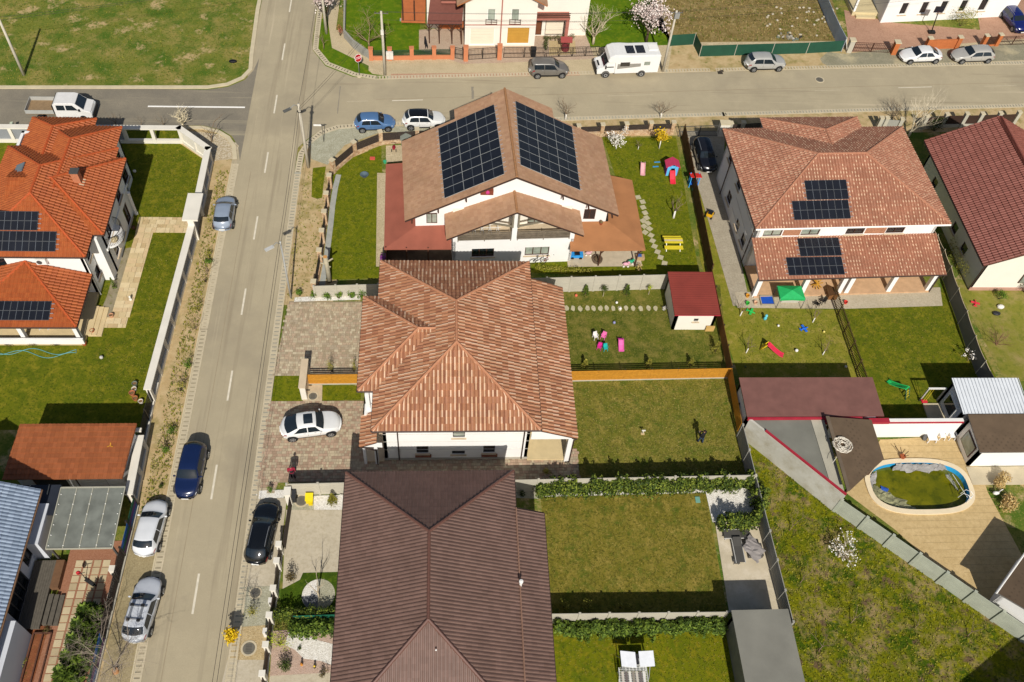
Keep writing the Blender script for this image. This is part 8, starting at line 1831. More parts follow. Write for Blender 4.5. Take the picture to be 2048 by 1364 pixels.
# - play gardens
p = G(1342, 352); t = thing('playhouse', 'pink roofed plastic playhouse with a red slide in the play garden', 'playhouse', (p.x, p.y, 0))
x, y = p.x, p.y + .5
for s in (-1, 1): MB().slab([(x + s * .72, y - .55, 1.15), (x + s * .72, y + .55, 1.15), (x, y + .55, 1.62), (x, y - .55, 1.62)], .06).build('roof_half', col('c03a5c'), t)
for s in (-1, 1): bx('side_wall', t, '7c2c8c', x + s * .55, y, 0, .08, .95, 1.15)
bx('back_wall', t, '3c7cc0', x, y + .45, 0, 1.1, .06, 1.2)
for s in (-1, 1): bx('front_wall', t, '5cb4e4', x + s * .38, y - .45, 0, .32, .06, 1.2)
bx('front_lintel', t, '5cb4e4', x, y - .45, 1.0, .46, .06, .3)
b = MB(); pts = [(0, .75), (-.25, .6), (-.7, .22), (-1.05, .1), (-1.25, .09)]
for (a, z), (a2, z2) in zip(pts[:-1], pts[1:]): b.face([(x - .22, y - .5 + a, z), (x + .22, y - .5 + a, z), (x + .22, y - .5 + a2, z2), (x - .22, y - .5 + a2, z2)][::-1])
b.build('slide', col('d4283c'), t)
for s in (-1, 1): tb('slide_edge', t, 'e03c4c', [(x + s * .24, y - .5 + a, z + .06) for a, z in pts], .045)
for s in (-1, 1): bx('ladder_post', t, 'e0b428', x + s * .25, y - .5, 0, .06, .06, .85)
for i, (px, py) in enumerate([(1314, 325), (1311, 334)]): p2 = G(px, py); tag(bx('toy_plank', None, '3c90c8', p2.x, p2.y, .03, .6, .12, .05, .1), ('upper', 'lower')[i] + ' blue toy plank lying beside the playhouse', 'toy')
def slide(label, px, py, rz, c1, c2, L=1.5, h=.8, w=.4, ladder=None):
 p = G(px, py); t = thing('toy_slide', label, 'slide', (p.x, p.y, 0), rz=rz); prof = [(0, h), (.12, h), (L * .45, h * .5), (L * .8, h * .15), (L, h * .1)]; b = MB()
 for (a, z), (a2, z2) in zip(prof[:-1], prof[1:]): b.face([(a, -w / 2, z), (a2, -w / 2, z2), (a2, w / 2, z2), (a, w / 2, z)])
 b.build('chute', col(c1), t)
 for s in (-1, 1): tb('side_rail', t, c1, [(a, s * w / 2, z + .06) for a, z in prof], .045)
 for s in (-1, 1): tb('ladder_rail', t, c2, [(-.45, s * w * .5, 0), (0, s * w * .5, h + .1)], .035)
 for k in range(1, 4): f = k / 4; MB().box(-.45 + .45 * f - .05, -.45 + .45 * f + .05, -w * .48, w * .48, h * f - .02, h * f + .02).build('rung', col(ladder or c2), t)
 return t
slide('pale pink toy slide standing alone in the play garden', 1284, 334, R_(-95), 'd8a0a4', 'c4b4a8', 1.3, .6)
slide('red toy slide with yellow ladder on the thin lawn', 1530, 700, R_(-25), 'd0304c', 'e0c020', 1.6, .85, .45, 'e8c820')
tg = slide('green toy slide with yellow steps in the shade of the brown shed', 1806, 790, R_(125), '2cb45c', '1c5c4c', 1.7, .95, .45, 'b0a030')
p = G(1385, 372); t = thing('toy_stand', 'red topped plastic toy stand behind the dark board fence', 'toy', (p.x, p.y, 0)); MB().obox((p.x, p.y, 1.45), (.55, 0, 0), (0, .42, -.12), (0, 0, .03)).build('canopy', col('e03028'), t)
for sx in (-1, 1): bx('post', t, '3c9ce0', p.x + sx * .42, p.y - .2, 0, .08, .08, 1.4); bx('post', t, '3c9ce0', p.x + sx * .42, p.y + .3, 0, .08, .08, 1.5)
bx('counter', t, '2c6cd0', p.x, p.y - .15, .5, .8, .4, .12); MB().ball((p.x + .05, p.y - .75, .25), (.32, .3, .25)).build('tub', col('3c7c6c'), t)
p = G(1345, 498); t = thing('picnic_table', 'yellow picnic table with white legs in the play garden', 'table', (p.x, p.y, 0)); x, y = p.x, p.y + .4
for dy, z, d_ in ((.62, .42, .42), (-.62, .42, .42)): bx('bench', t, 'd8c430', x, y + dy, z, 1.75, d_, .07)
for k in range(3): bx('table_plank', t, ('d8c430', 'c8b890', 'd8c430')[k], x, y - .22 + k * .22, .72, 1.75, .2, .06)
for s in (-1, 1): MB().beam((x + s * .65, y - .75, .02), (x + s * .65, y + .0, .72), .07, .07).build('leg', col('e0dcd0'), t); MB().beam((x + s * .65, y + .75, .02), (x + s * .65, y + .0, .72), .07, .07).build('leg', col('e0dcd0'), t)
def toycar(label, px, py, rz, c, L=1.2):
 p = G(px, py); t = thing('toy_car', label, 'toy car', (p.x, p.y, .02), rz=rz); MB().add([(-L / 2, -.3, .15), (L / 2, -.3, .15), (L / 2, .3, .15), (-L / 2, .3, .15), (-L / 2, -.28, .5), (L * .48, -.26, .38), (L * .48, .26, .38), (-L / 2, .28, .5)], [(3, 2, 1, 0), (4, 5, 6, 7), (0, 1, 5, 4), (1, 2, 6, 5), (2, 3, 7, 6), (3, 0, 4, 7)]).build('body', col(c), t)
 MB().box(-.3, .15, -.2, .2, .46, .52).build('seat', col('1c1c20'), t); MB().box(.15, .2, -.24, .24, .42, .66).build('windscreen', col('28303c', .1), t)
 for xw in (-.38, .38):
  for s in (-1, 1): MB().lathe((xw, s * .26, .14), [(.14, 0), (.14, .08), (.05, .09)], 12, axis=(0, s, 0)).build('wheel', M_tyre, t)
toycar('blue ride on toy car on the pale terrace', 1152, 514, R_(180), '2c8cd0'); toycar('small yellow toy digger on the edge of the grey drive', 1419, 432, R_(60), 'd8a418', .7)
def chair(label, px, py, rz, c, s=1.0, cat_='chair', name='toy_chair', group=None):
 p = G(px, py); t = thing(name, label, cat_, (p.x, p.y, .02), group, rz=rz); t.scale = (s, s, s)
 MB().box(-.22, .22, -.22, .22, .40, .44).build('seat', col(c), t); MB().obox((0, -.24, .66), (.22, 0, 0), (0, .03, -.0), (0, -.05, .22)).build('backrest', col(c), t)
 for a in (-1, 1):
  for b2 in (-1, 1): MB().beam((a * .2, b2 * .2, .40), (a * .23, b2 * .24, 0), .05, .05).build('leg', col(c), t)
  MB().box(a * .24 - .03, a * .24 + .03, -.22, .16, .58, .62).build('armrest', col(c), t)
 return t
chair('white toy chair beside the pink one on the toy lawn', 1190, 677, R_(200), 'dcd8d4', .8); chair('light pink toy chair on the toy lawn', 1206, 677, R_(150), 'e070a8', .8)
chair('magenta toy chair left of the teal one on the toy lawn', 1198, 698, R_(160), 'c82c88', .75); chair('teal toy chair on the toy lawn', 1210, 700, R_(190), '20a8a0', .75)
slide('pink toy slide with a ladder on the toy lawn', 1240, 685, R_(-90), 'd85ca0', 'c83c90', 1.0, .5, .4)
for i, (px, py, c, r, lab) in enumerate([(1233, 607, 'e4e0d8', .12, 'small white ball above the stepping stones'), (1240, 619, 'e8e4dc', .13, 'white ball lying on the stepping stones'), (1152, 593, 'd8684c', .14, 'red and white ball at the left end of the precast fence'), (1228, 647, '8c8cb4', .13, 'grey blue ball in the middle of the toy lawn'), (1556, 653, 'e8e6e0', .11, 'small white ball on the thin lawn'), (1647, 665, 'd8c870', .11, 'pale yellow ball beside the picket fence'), (1592, 703, 'e8e4e0', .15, 'larger white ball on the thin lawn'), (1691, 735, 'c4beb4', .12, 'pale ball in the shade of the brown shed'), (270, 345, 'd4d0c8', .16, 'white ball in the shade beside the orange roofed house'), (204, 717, 'b8b4ac', .16, 'grey ball on the lawn below the orange porch'), (1490, 735, '4c5a30', .1, 'dark ball in the shade at the left of the brown shed')]):
 p = G(px, py); tag(MB().ball((p.x, p.y, r + .02), r, 10, 7).build('ball', col(c), smooth=True), lab, 'ball')
def plane_toy(label, px, py, rz, c):
 p = G(px, py); t = thing('toy_plane', label, 'toy', (p.x, p.y, .08), rz=rz); MB().tube([(-.4, 0, .06), (0, 0, .08), (.4, 0, .06)], [.04, .08, .05], 8).build('fuselage', col(c), t); MB().box(-.08, .14, -.4, .4, .06, .1).build('wing', col(c), t); MB().box(-.42, -.3, -.16, .16, .07, .1).build('tail', col(c), t)
plane_toy('blue toy plane lying on the thin lawn', 1607, 659, R_(20), '2468d0'); plane_toy('green toy plane at the edge of the porch paving', 1501, 625, R_(-30), '2cb450'); plane_toy('red toy plane on the lawn below the maroon roofed house', 1949, 608, R_(70), 'd03040')
p = G(1529, 640); t = thing('toy_figure', 'turquoise toy figure standing on the thin lawn', 'toy', (p.x, p.y, 0)); MB().ball((p.x, p.y, .25), (.16, .12, .25)).build('body', col('58b8c8'), t); MB().ball((p.x, p.y, .62), .14).build('head', col('68c4d0'), t)
# porch of the duplex
t = thing('green_gazebo', 'bright green square parasol cover on the porch paving', 'canopy', G(1582, 600)); p = G(1583, 583, 1.5); x, y = p.x, p.y
A = [(x - 1.15, y - .75, 1.4), (x + 1.15, y - .75, 1.4), (x + 1.1, y + .75, 1.4), (x - 1.1, y + .75, 1.4)]; b = MB(); top = (x, y, 1.72)
for i in range(4):
 a, c = Vector(A[i]), Vector(A[(i + 1) % 4]); b.face([a, c, top]); m_ = (a + c) / 2; b.face([a, a - Vector((0, 0, .3)), m_ - Vector((0, 0, .22)), m_]); b.face([m_, m_ - Vector((0, 0, .22)), c - Vector((0, 0, .3)), c])
b.build('cover', mat('cover_green', '24a85c', .6, .08, 3), t)
for a in A: tb('post', t, '6c6c68', [(a[0], a[1], 0), (a[0], a[1], 1.4)], .03)
q = G(1578, 603); tag(bx('storage_box', None, 'b4b0a4', q.x, q.y + .2, .03, 1.6, .7, .45), 'grey storage box under the bright green parasol cover', 'box')
q = G(1533, 603); t = thing('sand_tray', 'blue rectangular play tray with pale rim on the porch paving', 'tray', (q.x, q.y, 0)); bx('tray', t, '1c50b4', q.x, q.y, .06, 1.15, .95, .1)
for sx, sy, w, d_ in ((-1, 0, .08, 1.05), (1, 0, .08, 1.05), (0, 1, 1.2, .08), (0, -1, 1.2, .08)): bx('rim', t, 'a09884', q.x + sx * .6, q.y + sy * .5, .05, w, d_, .2)
for i, (px, py, c, lab) in enumerate([(1632, 612, '2c2a28', 'left black scooter chair on the porch paving'), (1644, 606, '34302c', 'right black chair beside the picket fence')]): chair(lab, px, py, R_(30 + 80 * i), c, .8, name='garden_chair')
q = G(1661, 594); t = thing('dog_kennel', 'brown wooden kennel at the end of the picket fence', 'kennel', (q.x, q.y, 0)); bx('wall', t, '7c5430', q.x, q.y, 0, .8, .7, .7)
for s in (-1, 1): MB().slab([(q.x + s * .5, q.y - .45, .68), (q.x + s * .5, q.y + .45, .68), (q.x, q.y + .45, .98), (q.x, q.y - .45, .98)], .04).build('roof_half', col('5c4028'), t)
q = G(1632, 572, .2); t = thing('folding_chairs', 'folded yellow wooden chairs heaped on the duplex porch', 'chairs', (q.x, q.y, .2))
for k in range(5): a = R_(k * 37); d_ = Vector((math.cos(a), math.sin(a), 0)); MB().beam(q + d_ * -.5 + Vector((0, 0, .1)), q + d_ * .5 + Vector((0, 0, .5 + .05 * k)), .07, .05).build('slat', col('b48428'), t)
for i, (px, py, c, lab) in enumerate([(1494, 609, '38a83c', 'green bucket at the left of the porch paving'), (1510, 608, 'd0a888', 'beige bucket beside the blue play tray'), (1494, 594, 'c88c28', 'orange flower pot at the left porch pillar'), (1690, 607, 'c83c34', 'red bucket behind the picket fence')]):
 q = G(px, py); tag(MB().lathe((q.x, q.y, .03), [(.13, 0), (.18, .28), (.15, .27), (.11, .05)], 12).build('bucket', col(c)), lab, 'bucket')
# swing set by the white shed
a, b2 = G(1857, 777, 1.9), G(1893, 777, 1.9); t = thing('swing', 'swing with yellow ropes and red seat beside the white shed', 'swing', G(1850, 805)); MB().beam(a, b2, .12, .12).build('beam', col('dcdad4'), t)
for s in (-.2, .2): q = a + Vector((.45 + s * .5, 0, -.05)); MB().tube([q, q + Vector((-.25, -.3, -1.4))], .02, 4).build('rope', col('c8b028'), t)
q = a + Vector((.2, -.3, -1.5)); MB().obox(q, (.25, 0, 0), (0, .14, 0), (0, 0, .05)).build('seat', col('c82838'), t)
for x in (a.x + .05, b2.x): MB().beam((x, a.y, 0), (x, a.y, 1.9), .1, .1).build('post', col('b8b4ac'), t)
# pool furniture
for i, (px, py, lab) in enumerate([(1880, 876, 'left white plastic chair against the yard wall'), (1900, 876, 'right white plastic chair against the yard wall')]): chair(lab, px, py, R_(180), 'e0e0e0', 1.05, name='plastic_chair', group='plastic chairs by the pool')
q = G(1860, 880); t = thing('plastic_table', 'white plastic stool table left of the plastic chairs', 'table', (q.x, q.y, .05)); bx('top', t, 'e0e0e0', q.x, q.y, .45, .75, .6, .05)
for sx in (-1, 1):
 for sy in (-1, 1): MB().beam((q.x + sx * .3, q.y + sy * .24, .45), (q.x + sx * .36, q.y + sy * .3, .05), .06, .06).build('leg', col('e0e0e0'), t)
q = G(1847, 879); t = thing('floor_fan', 'grey round fan on the floor left of the plastic table', 'fan', (q.x, q.y, .05)); MB().lathe((q.x, q.y, .3), [(.25, -.05), (.27, 0), (.25, .05)], 16, axis=(.4, -.6, .5)).build('cage', col('5c5c5c'), t); bx('foot', t, '3c3c3c', q.x, q.y, .05, .3, .2, .06)
q = G(1803, 916); t = thing('broken_pot', 'broken terracotta pot with branches on the pool terrace', 'pot', (q.x, q.y, .05)); MB().lathe((q.x, q.y, .05), [(.18, 0), (.24, .3), (.2, .28)], 10).build('pot', col('a05430'), t)
for d_ in ((-.5, .8, .3), (.55, .4, .2), (-.2, .6, .5), (.3, -.1, .4)): tb('branch', t, '5c4630', [(q.x, q.y, .25), Vector((q.x, q.y, .2)) + Vector(d_)], .03, 5)
q = G(1988, 990); t = thing('bird_statue', 'white bird statue between the dry grass clumps', 'statue', (q.x, q.y, 0)); MB().ball((q.x, q.y, .35), (.28, .16, .18)).build('body', col('e0ded8'), t, smooth=True); tb('neck', t, 'e0ded8', [(q.x + .2, q.y + .05, .4), (q.x + .32, q.y + .1, .7), (q.x + .42, q.y + .12, .72)], [.06, .04, .05])
# long lawn sprinkler and access lid
q = G(1285, 868); t = thing('sprinkler', 'small white lawn sprinkler in the middle of the long lawn', 'sprinkler', (q.x, q.y, 0)); tb('riser', t, 'e0dcd0', [(q.x, q.y, 0), (q.x, q.y, .55)], .03); bx('head', t, 'e0dcd0', q.x, q.y, .5, .3, .08, .08); bx('foot', t, 'c8b080', q.x, q.y, .02, .3, .2, .05)
q = G(1395, 1000); tag(bx('valve_lid', None, '6c9c8c', q.x, q.y, .02, .36, .5, .06), 'teal rectangular valve lid on the neighbour lawn', 'lid')
# loungers
def lounger(label, px, py, rz, group):
 p = G(px, py); t = thing('sun_lounger', label, 'sun lounger', (p.x, p.y, .05), group, rz=rz); MB().box(-.95, .3, -.32, .32, .32, .36).build('seat_sheet', col('4c4a46'), t); MB().obox((.62, 0, .44), (.33, 0, .1), (0, .32, 0), (0, 0, .02)).build('backrest', col('44423e'), t)
 for s in (-1, 1): MB().beam((-1.0, s * .35, .33), (.95, s * .35, .33), .05, .05).build('rail', col('b8b6b0'), t)
 for x in (-.85, .75):
  for s in (-1, 1): MB().beam((x, s * .33, .33), (x, s * .33, 0), .05, .05).build('leg', col('b8b6b0'), t)
lounger('sun lounger lying across the top of the concrete patio', 1470, 1072, R_(0), 'sun loungers on the patio'); lounger('sun lounger standing lengthwise on the concrete patio', 1474, 1104, R_(90), 'sun loungers on the patio')
q = G(1471, 1126); t = thing('footstool', 'small dark footstool at the end of the lengthwise sun lounger', 'stool', (q.x, q.y, .05)); bx('top', t, '4c4a46', q.x, q.y, .3, .45, .38, .05)
for sx in (-1, 1):
 for sy in (-1, 1): bx('leg', t, 'a8a6a0', q.x + sx * .18, q.y + sy * .15, .05, .03, .03, .26)
cl = cloth([G(1486, 1095, .6), G(1500, 1068, .7), G(1530, 1100, .75), G(1515, 1128, .5)], '', None, seed=12, amp=.05, n=8, k=6); t = thing('draped_cover', 'grey fabric cover draped over furniture beside the sun loungers', 'cover', G(1505, 1105)); cl.build('fabric', mat('cover_grey', '8a8480', .8, .1, 2), t); p = G(1507, 1104); bx('frame', t, '4c4a48', p.x, p.y, 0, 1.1, 1.0, .5)
# swing seat and drying rack on the south lawn
q = G(1275, 1335); t = thing('garden_swing', 'white garden swing seat with a two part canopy on the south lawn', 'swing', (q.x, q.y, 0)); c0 = G(1275, 1318, 1.9)
for s, rz in ((-1, -.12), (1, .03)): x = c0.x + s * .62; MB().obox((x, c0.y, 1.9), (.5, rz * .5, 0), (-.0, .5, .03), (0, 0, .035)).build('canopy_half', col('e4e6ea'), t)
bx('canopy_joint', t, '2c2c30', c0.x, c0.y, 1.82, .18, .7, .06)
for sx in (-1, 1):
 for sy in (-1, 1): MB().beam((c0.x + sx * 1.0, c0.y + sy * .8, 0), (c0.x + sx * .9, c0.y, 1.85), .05, .05).build('frame_leg', col('8c8c8c'), t)
bx('seat', t, 'd4d4d0', c0.x, c0.y - .1, .5, 1.6, .55, .1); bx('seat_back', t, 'd4d4d0', c0.x, c0.y + .25, .6, 1.6, .08, .5)
q = G(1268, 1362); t = thing('drying_rack', 'white laundry drying rack at the bottom edge of the south lawn', 'drying rack', (q.x, q.y, 0)); p = G(1267, 1352, 1.0)
for k in range(11): MB().beam((p.x - .95, p.y - .55 + k * .11, 1.0), (p.x + .95, p.y - .55 + k * .11, 1.0), .02, .02).build('rod', col('dcdcd8'), t)
for s in (-1, 1): MB().beam((p.x + s * .95, p.y - .58, 1.0), (p.x + s * .95, p.y + .58, 1.0), .04, .04).build('side_rail', col('c8c8c4'), t); MB().beam((p.x + s * .9, p.y - .6, 0), (p.x + s * .9, p.y + .5, 1.0), .04, .04).build('leg', col('c8c8c4'), t); MB().beam((p.x + s * .85, p.y + .6, 0), (p.x + s * .85, p.y - .5, 1.0), .04, .04).build('leg', col('c8c8c4'), t)
for k in range(7): MB().box(p.x - .8 + k * .24, p.x - .64 + k * .24, p.y - .5, p.y + .3, .55, 1.03).build('garment', col(('c4bcb0', '6c6460', 'd8d4cc', '8c8478')[k % 4]), t)
# front of the chocolate roofed house
q = G(587, 1000); t = thing('wheelie_bin', 'black wheelie bin beside the white gate pillar', 'bin', (q.x, q.y, 0)); bx('body', t, '24262a', q.x, q.y, .05, .5, .5, .95); MB().obox((q.x, q.y, 1.05), (.3, 0, 0), (0, .32, .03), (0, 0, .04)).build('lid', col('2c2e32'), t)
for s in (-1, 1): MB().lathe((q.x + s * .26, q.y + .22, .1), [(.1, 0), (.1, .05)], 10, axis=(s, 0, 0)).build('wheel', M_tyre, t)
q = G(620, 1002); t = thing('yellow_box', 'bright yellow plastic grit box beside the bins', 'box', (q.x, q.y, 0)); bx('body', t, 'd8c010', q.x, q.y, .04, .5, .5, .55); MB().obox((q.x, q.y + .02, .63), (.29, 0, 0), (0, .3, .06), (0, 0, .03)).build('lid', col('e0cc18'), t); bx('step', t, 'd0b810', q.x + .1, q.y - .3, .04, .3, .2, .25)
q = G(686, 985); t = thing('hose_reel', 'coiled pale hose at the corner of the chocolate roofed house', 'hose', (q.x, q.y, .05)); MB().tube([(q.x + .3 * math.cos(k * .5), q.y + .3 * math.sin(k * .5), .08 + k * .004) for k in range(40)], .025, 5).build('coil', col('b8b4a8'), t)
for i, (px, py, c, lab) in enumerate([(604, 1331, 'c88428', 'small orange garden figure on the pink gravel'), (630, 1336, '24241c', 'small black and yellow garden figure on the pink gravel')]):
 q = G(px, py); t = thing('garden_figure', lab, 'figurine', (q.x, q.y, .04)); MB().ball((q.x, q.y, .2), (.1, .09, .17)).build('body', col(c), t); MB().ball((q.x, q.y, .42), .08).build('head', col('d8b840' if i else 'a86c28'), t)
for px, py, lab in [(541, 1201, 'short white bollard stone between the street pillars, upper'), (530, 1262, 'short white bollard stone between the street pillars, lower')]: q = G(px, py, .8); tag(bx('meter_box', None, 'dcd8d0', q.x, q.y, .03, .28, .35, .9), lab, 'box', 'white meter boxes in the street fence')
# lower left yard: scooter
q = G(172, 1158); t = thing('kick_scooter', 'black kick scooter with red bag on the lower left patio', 'scooter', (q.x, q.y, .06)); MB().obox((q.x + .35, q.y - .3, .12), (.35, -.22, 0), (.06, .09, 0), (0, 0, .02)).build('deck', col('2c2c2c'), t); tb('stem', t, '2c2c2c', [(q.x, q.y, .1), (q.x - .05, q.y + .05, .95)], .025); MB().beam((q.x - .3, q.y + .0, .95), (q.x + .2, q.y + .1, .95), .03, .03).build('handlebar', col('2c2c2c'), t)
for d_ in ((0, 0), (.75, -.5)): MB().lathe((q.x + d_[0], q.y + d_[1] - .03, .1), [(.1, 0), (.1, .05)], 10, axis=(.5, .8, 0)).build('wheel', M_tyre, t)
MB().ball((q.x - .28, q.y + .12, .85), (.16, .14, .2)).build('bag', col('b8202c'), t)
q = G(232, 1343); tag(MB().lathe((q.x, q.y, 0), [(.22, 0), (.2, .25), (.01, .26)], 12).build('tree_stump', col('b07c4c', .8)), 'cut tree stump on the pavement under the large bare tree', 'stump')
q = G(15, 1340); t = thing('planter_pot', 'grey round planter in the lower left corner', 'pot', (q.x, q.y, 0)); MB().lathe((q.x, q.y, 0), [(.45, 0), (.6, .6), (.52, .6), (.48, .5)], 14).build('pot', col('84847c'), t)
# orange roofed house garden: pots, hose, porch furniture
for i, (px, py, c, r, lab) in enumerate([(271, 771, '6c7468', .22, 'grey green pot at the top of the pot heap beside the white wall'), (270, 781, 'd0c8bc', .2, 'white ring pot in the pot heap beside the white wall'), (266, 790, 'b06c4c', .24, 'terracotta pot in the pot heap beside the white wall'), (272, 800, 'a86a40', .22, 'brown pot in the pot heap beside the white wall'), (283, 806, 'd8ccc0', .2, 'pale pot at the bottom of the pot heap beside the white wall'), (170, 690, 'a85c34', .2, 'terracotta pot at the corner of the orange porch'), (186, 665, '9c5430', .2, 'terracotta pot on the porch steps'), (224, 634, 'c09070', .2, 'peach pot on the weedy gravel'), (268, 458, '5c3c30', .18, 'dark pot beside the entrance of the orange roofed house')]):
 q = G(px, py); t = thing('flower_pot', lab, 'pot', (q.x, q.y, .03)); MB().lathe((q.x, q.y, .03), [(r * .7, 0), (r, r * 1.5), (r * .85, r * 1.5), (r * .75, r * 1.1)], 12).build('pot', col(c), t); MB().lathe((q.x, q.y, .03 + r * 1.1), [(r * .76, 0), (.01, .02)], 12).build('soil', M_soil, t)
pts = []
for k in range(60): f = k / 59; pts.append(G(-10 + 165 * (f if f < .5 else 1 - f) * 2, 703 + 6 * math.sin(k * .35) + (8 * math.sin(f * PI) if f > .5 else 0), .04))
tag(MB().tube(pts, .025, 5).build('garden_hose', col('5c9c9c')), 'turquoise garden hose lying in loops below the orange porch', 'hose')
for px, py, lab in [(85, 660, 'left metal porch chair under the orange porch roof'), (102, 660, 'right metal porch chair under the orange porch roof')]: chair(lab, px, py, R_(120), 'c8c4bc', .9, name='porch_chair', group='porch chairs')
for px, py, lab in [(20, 690, 'left'), (68, 690, 'second'), (115, 690, 'third')]: shrub('rose_bush', lab + ' low brown bush in the bed below the orange porch', px, py, (.5, .3), .4, 'bronze', 160, .08, group='bushes below the orange porch')
shrub('thuja', 'slim green thuja at the foot of the white buttress', 229, 575, .3, 1.5, 'conifer', 300, .1, shape='cone')
q = G(262, 600); t = thing('garden_statue', 'small white garden statue on the stone path edge', 'statue', (q.x, q.y, 0)); MB().lathe((q.x, q.y, 0), [(.14, 0), (.12, .15), (.08, .2), (.1, .45), (.04, .55)], 10).build('figure', col('dcd8cc'), t)
# corner of the side road yard
for i, (px, py, w, d_, h_, c, lab) in enumerate([(8, 272, 1.1, 1.4, .8, 'd4d0c8', 'white covered heap at the far left yard edge'), (28, 268, .25, 1.2, 1.0, 'b8c0a8', 'pale green board leaning in the far left yard'), (25, 262, .4, .3, .5, 'c83c28', 'red canister in the far left yard'), (40, 278, .9, .6, .25, 'd0b420', 'yellow pallet in the far left yard'), (46, 264, .35, .35, .5, 'dcd8d4', 'white canister in the far left yard')]):
 q = G(px, py); tag(MB().obox((q.x, q.y, h_ / 2), (w / 2, .05, 0), (-.05, d_ / 2, 0), (0, .03, h_ / 2)).build('yard_item', col(c)), lab, 'yard item')
# corner house lawn
q = G(729, 353); t = thing('fire_bowl', 'round dark blue grey fire bowl on the corner lawn', 'bowl', (q.x, q.y, 0)); MB().lathe((q.x, q.y, .1), [(.15, 0), (.42, .2), (.38, .2), (.1, .06)], 16).build('bowl', col('54646c'), t); MB().lathe((q.x, q.y, 0), [(.25, 0), (.2, .12)], 12).build('foot', col('3c3c3c'), t)
q = G(745, 318); tag(bx('red_cushion', None, 'c85448', q.x, q.y, .03, .5, .35, .12), 'red cushion on the corner lawn', 'cushion'); q = G(770, 326); tag(MB().lathe((q.x, q.y, .02), [(.14, 0), (.18, .25), (.02, .26)], 10).build('green_pot', col('3ca474')), 'small green pot at the corner of the red annex roof', 'pot')
sheet('sandpit_floor', GG([(772, 292), (815, 290), (813, 322), (772, 326)]), .05, M_gravelpav)
q = G(788, 300); t = thing('ride_on_toy', 'red and black ride on toy beside the gate of the gabled house', 'toy', (q.x, q.y, .05)); MB().ball((q.x, q.y, .35), (.18, .35, .15)).build('body', col('8c1c2c'), t); tb('handlebar', t, '1c1c1c', [(q.x - .25, q.y + .3, .65), (q.x + .25, q.y + .3, .65)], .025)
for s in (-1, 1): MB().lathe((q.x + s * .18, q.y - .25, .15), [(.15, 0), (.15, .07)], 10, axis=(s, 0, 0)).build('wheel', M_tyre, t)
MB().lathe((q.x - .03, q.y + .35, .18), [(.18, 0), (.18, .07)], 10, axis=(1, 0, 0)).build('wheel', M_tyre, t)
q = G(812, 288); t = thing('log_store', 'small grey gable roofed shelter against the tan roof corner', 'shelter', (q.x, q.y, 0))
for s in (-1, 1): MB().slab([(q.x + s * .55, q.y - .5, .9), (q.x + s * .55, q.y + .5, .9), (q.x, q.y + .5, 1.25), (q.x, q.y - .5, 1.25)], .05).build('roof_half', col('8c9084'), t)
bx('wall', t, '787468', q.x, q.y, 0, .9, .8, .9)
chair('purple chair on the dark terrace of the gabled house', 766, 522, R_(90), '7c3c7c', 1.1, name='garden_chair'); q = G(768, 534); t = thing('step_stool', 'white step stool below the purple chair', 'stool', (q.x, q.y, .05)); bx('step', t, 'dcdcd8', q.x, q.y, .4, .4, .3, .04); bx('step', t, 'dcdcd8', q.x, q.y - .2, .2, .4, .2, .04)
for s in (-1, 1): bx('side', t, 'dcdcd8', q.x + s * .2, q.y - .05, .05, .03, .5, .38)
def bicycle(label, px, py, rz, c):
 p = G(px, py); t = thing('bicycle', label, 'bicycle', (p.x, p.y, .03), rz=rz)
 for x in (-.52, .52):
  b = MB(); b.tube([(x + .33 * math.cos(2 * PI * k / 16), 0, .34 + .33 * math.sin(2 * PI * k / 16)) for k in range(17)], .025, 5); b.build('wheel', M_tyre, t)
 for a, e in (((-.52, 0, .34), (-.1, 0, .8)), ((-.1, 0, .8), (.4, 0, .82)), ((-.05, 0, .32), (.4, 0, .8)), ((-.52, 0, .34), (-.05, 0, .32)), ((.52, 0, .34), (.38, 0, .95)), ((-.05, 0, .32), (-.14, 0, .95))): tb('frame_tube', t, c, [a, e], .025, 5)
 MB().ball((-.15, 0, .98), (.14, .07, .04)).build('saddle', col('1c1c1c'), t); tb('handlebar', t, '2c2c2c', [(.36, -.28, 1.0), (.38, 0, .96), (.36, .28, 1.0)], .02)
bicycle('dark bicycle leaning left in front of the white wall of the gabled house', 1076, 526, R_(15), '2c2c30'); bicycle('red bicycle leaning right in front of the white wall of the gabled house', 1096, 524, R_(30), '7c2428')
for px, py, c, lab in [(1251, 532, 'd8a0b0', 'pink and white ride on toy at the terrace edge'), (1260, 527, '28a078', 'green ride on toy at the terrace edge'), (1176, 510, 'c8a0a4', 'pink ride on toy beside the blue toy car')]:
 q = G(px, py); t = thing('ride_on_toy', lab, 'toy', (q.x, q.y, .05)); MB().ball((q.x, q.y, .3), (.3, .16, .16)).build('body', col(c), t); MB().ball((q.x + .24, q.y, .48), .13).build('head', col(c), t)
 for sx in (-1, 1):
  for s in (-1, 1): MB().lathe((q.x + sx * .2, q.y + s * .13, .1), [(.1, 0), (.1, .05)], 8, axis=(0, s, 0)).build('wheel', col('e8e0d8'), t)
q = G(1194, 522); t = thing('round_planter', 'low round stone planter at the terrace edge', 'planter', (q.x, q.y, 0)); MB().lathe((q.x, q.y, 0), [(.45, 0), (.5, .35), (.42, .35), (.4, .25)], 14).build('pot', col('6c5c4c', .9), t); MB().ball((q.x, q.y, .35), (.36, .36, .15)).build('plant', col('5c4c38', .9), t)
q = G(1279, 518); t = thing('blue_crate', 'wooden crate with blue cloth at the corner of the brown porch', 'crate', (q.x, q.y, .06)); bx('crate', t, 'b0946c', q.x, q.y, .06, .8, .5, .35); bx('cloth', t, '3c5c98', q.x - .1, q.y + .05, .41, .45, .3, .08)
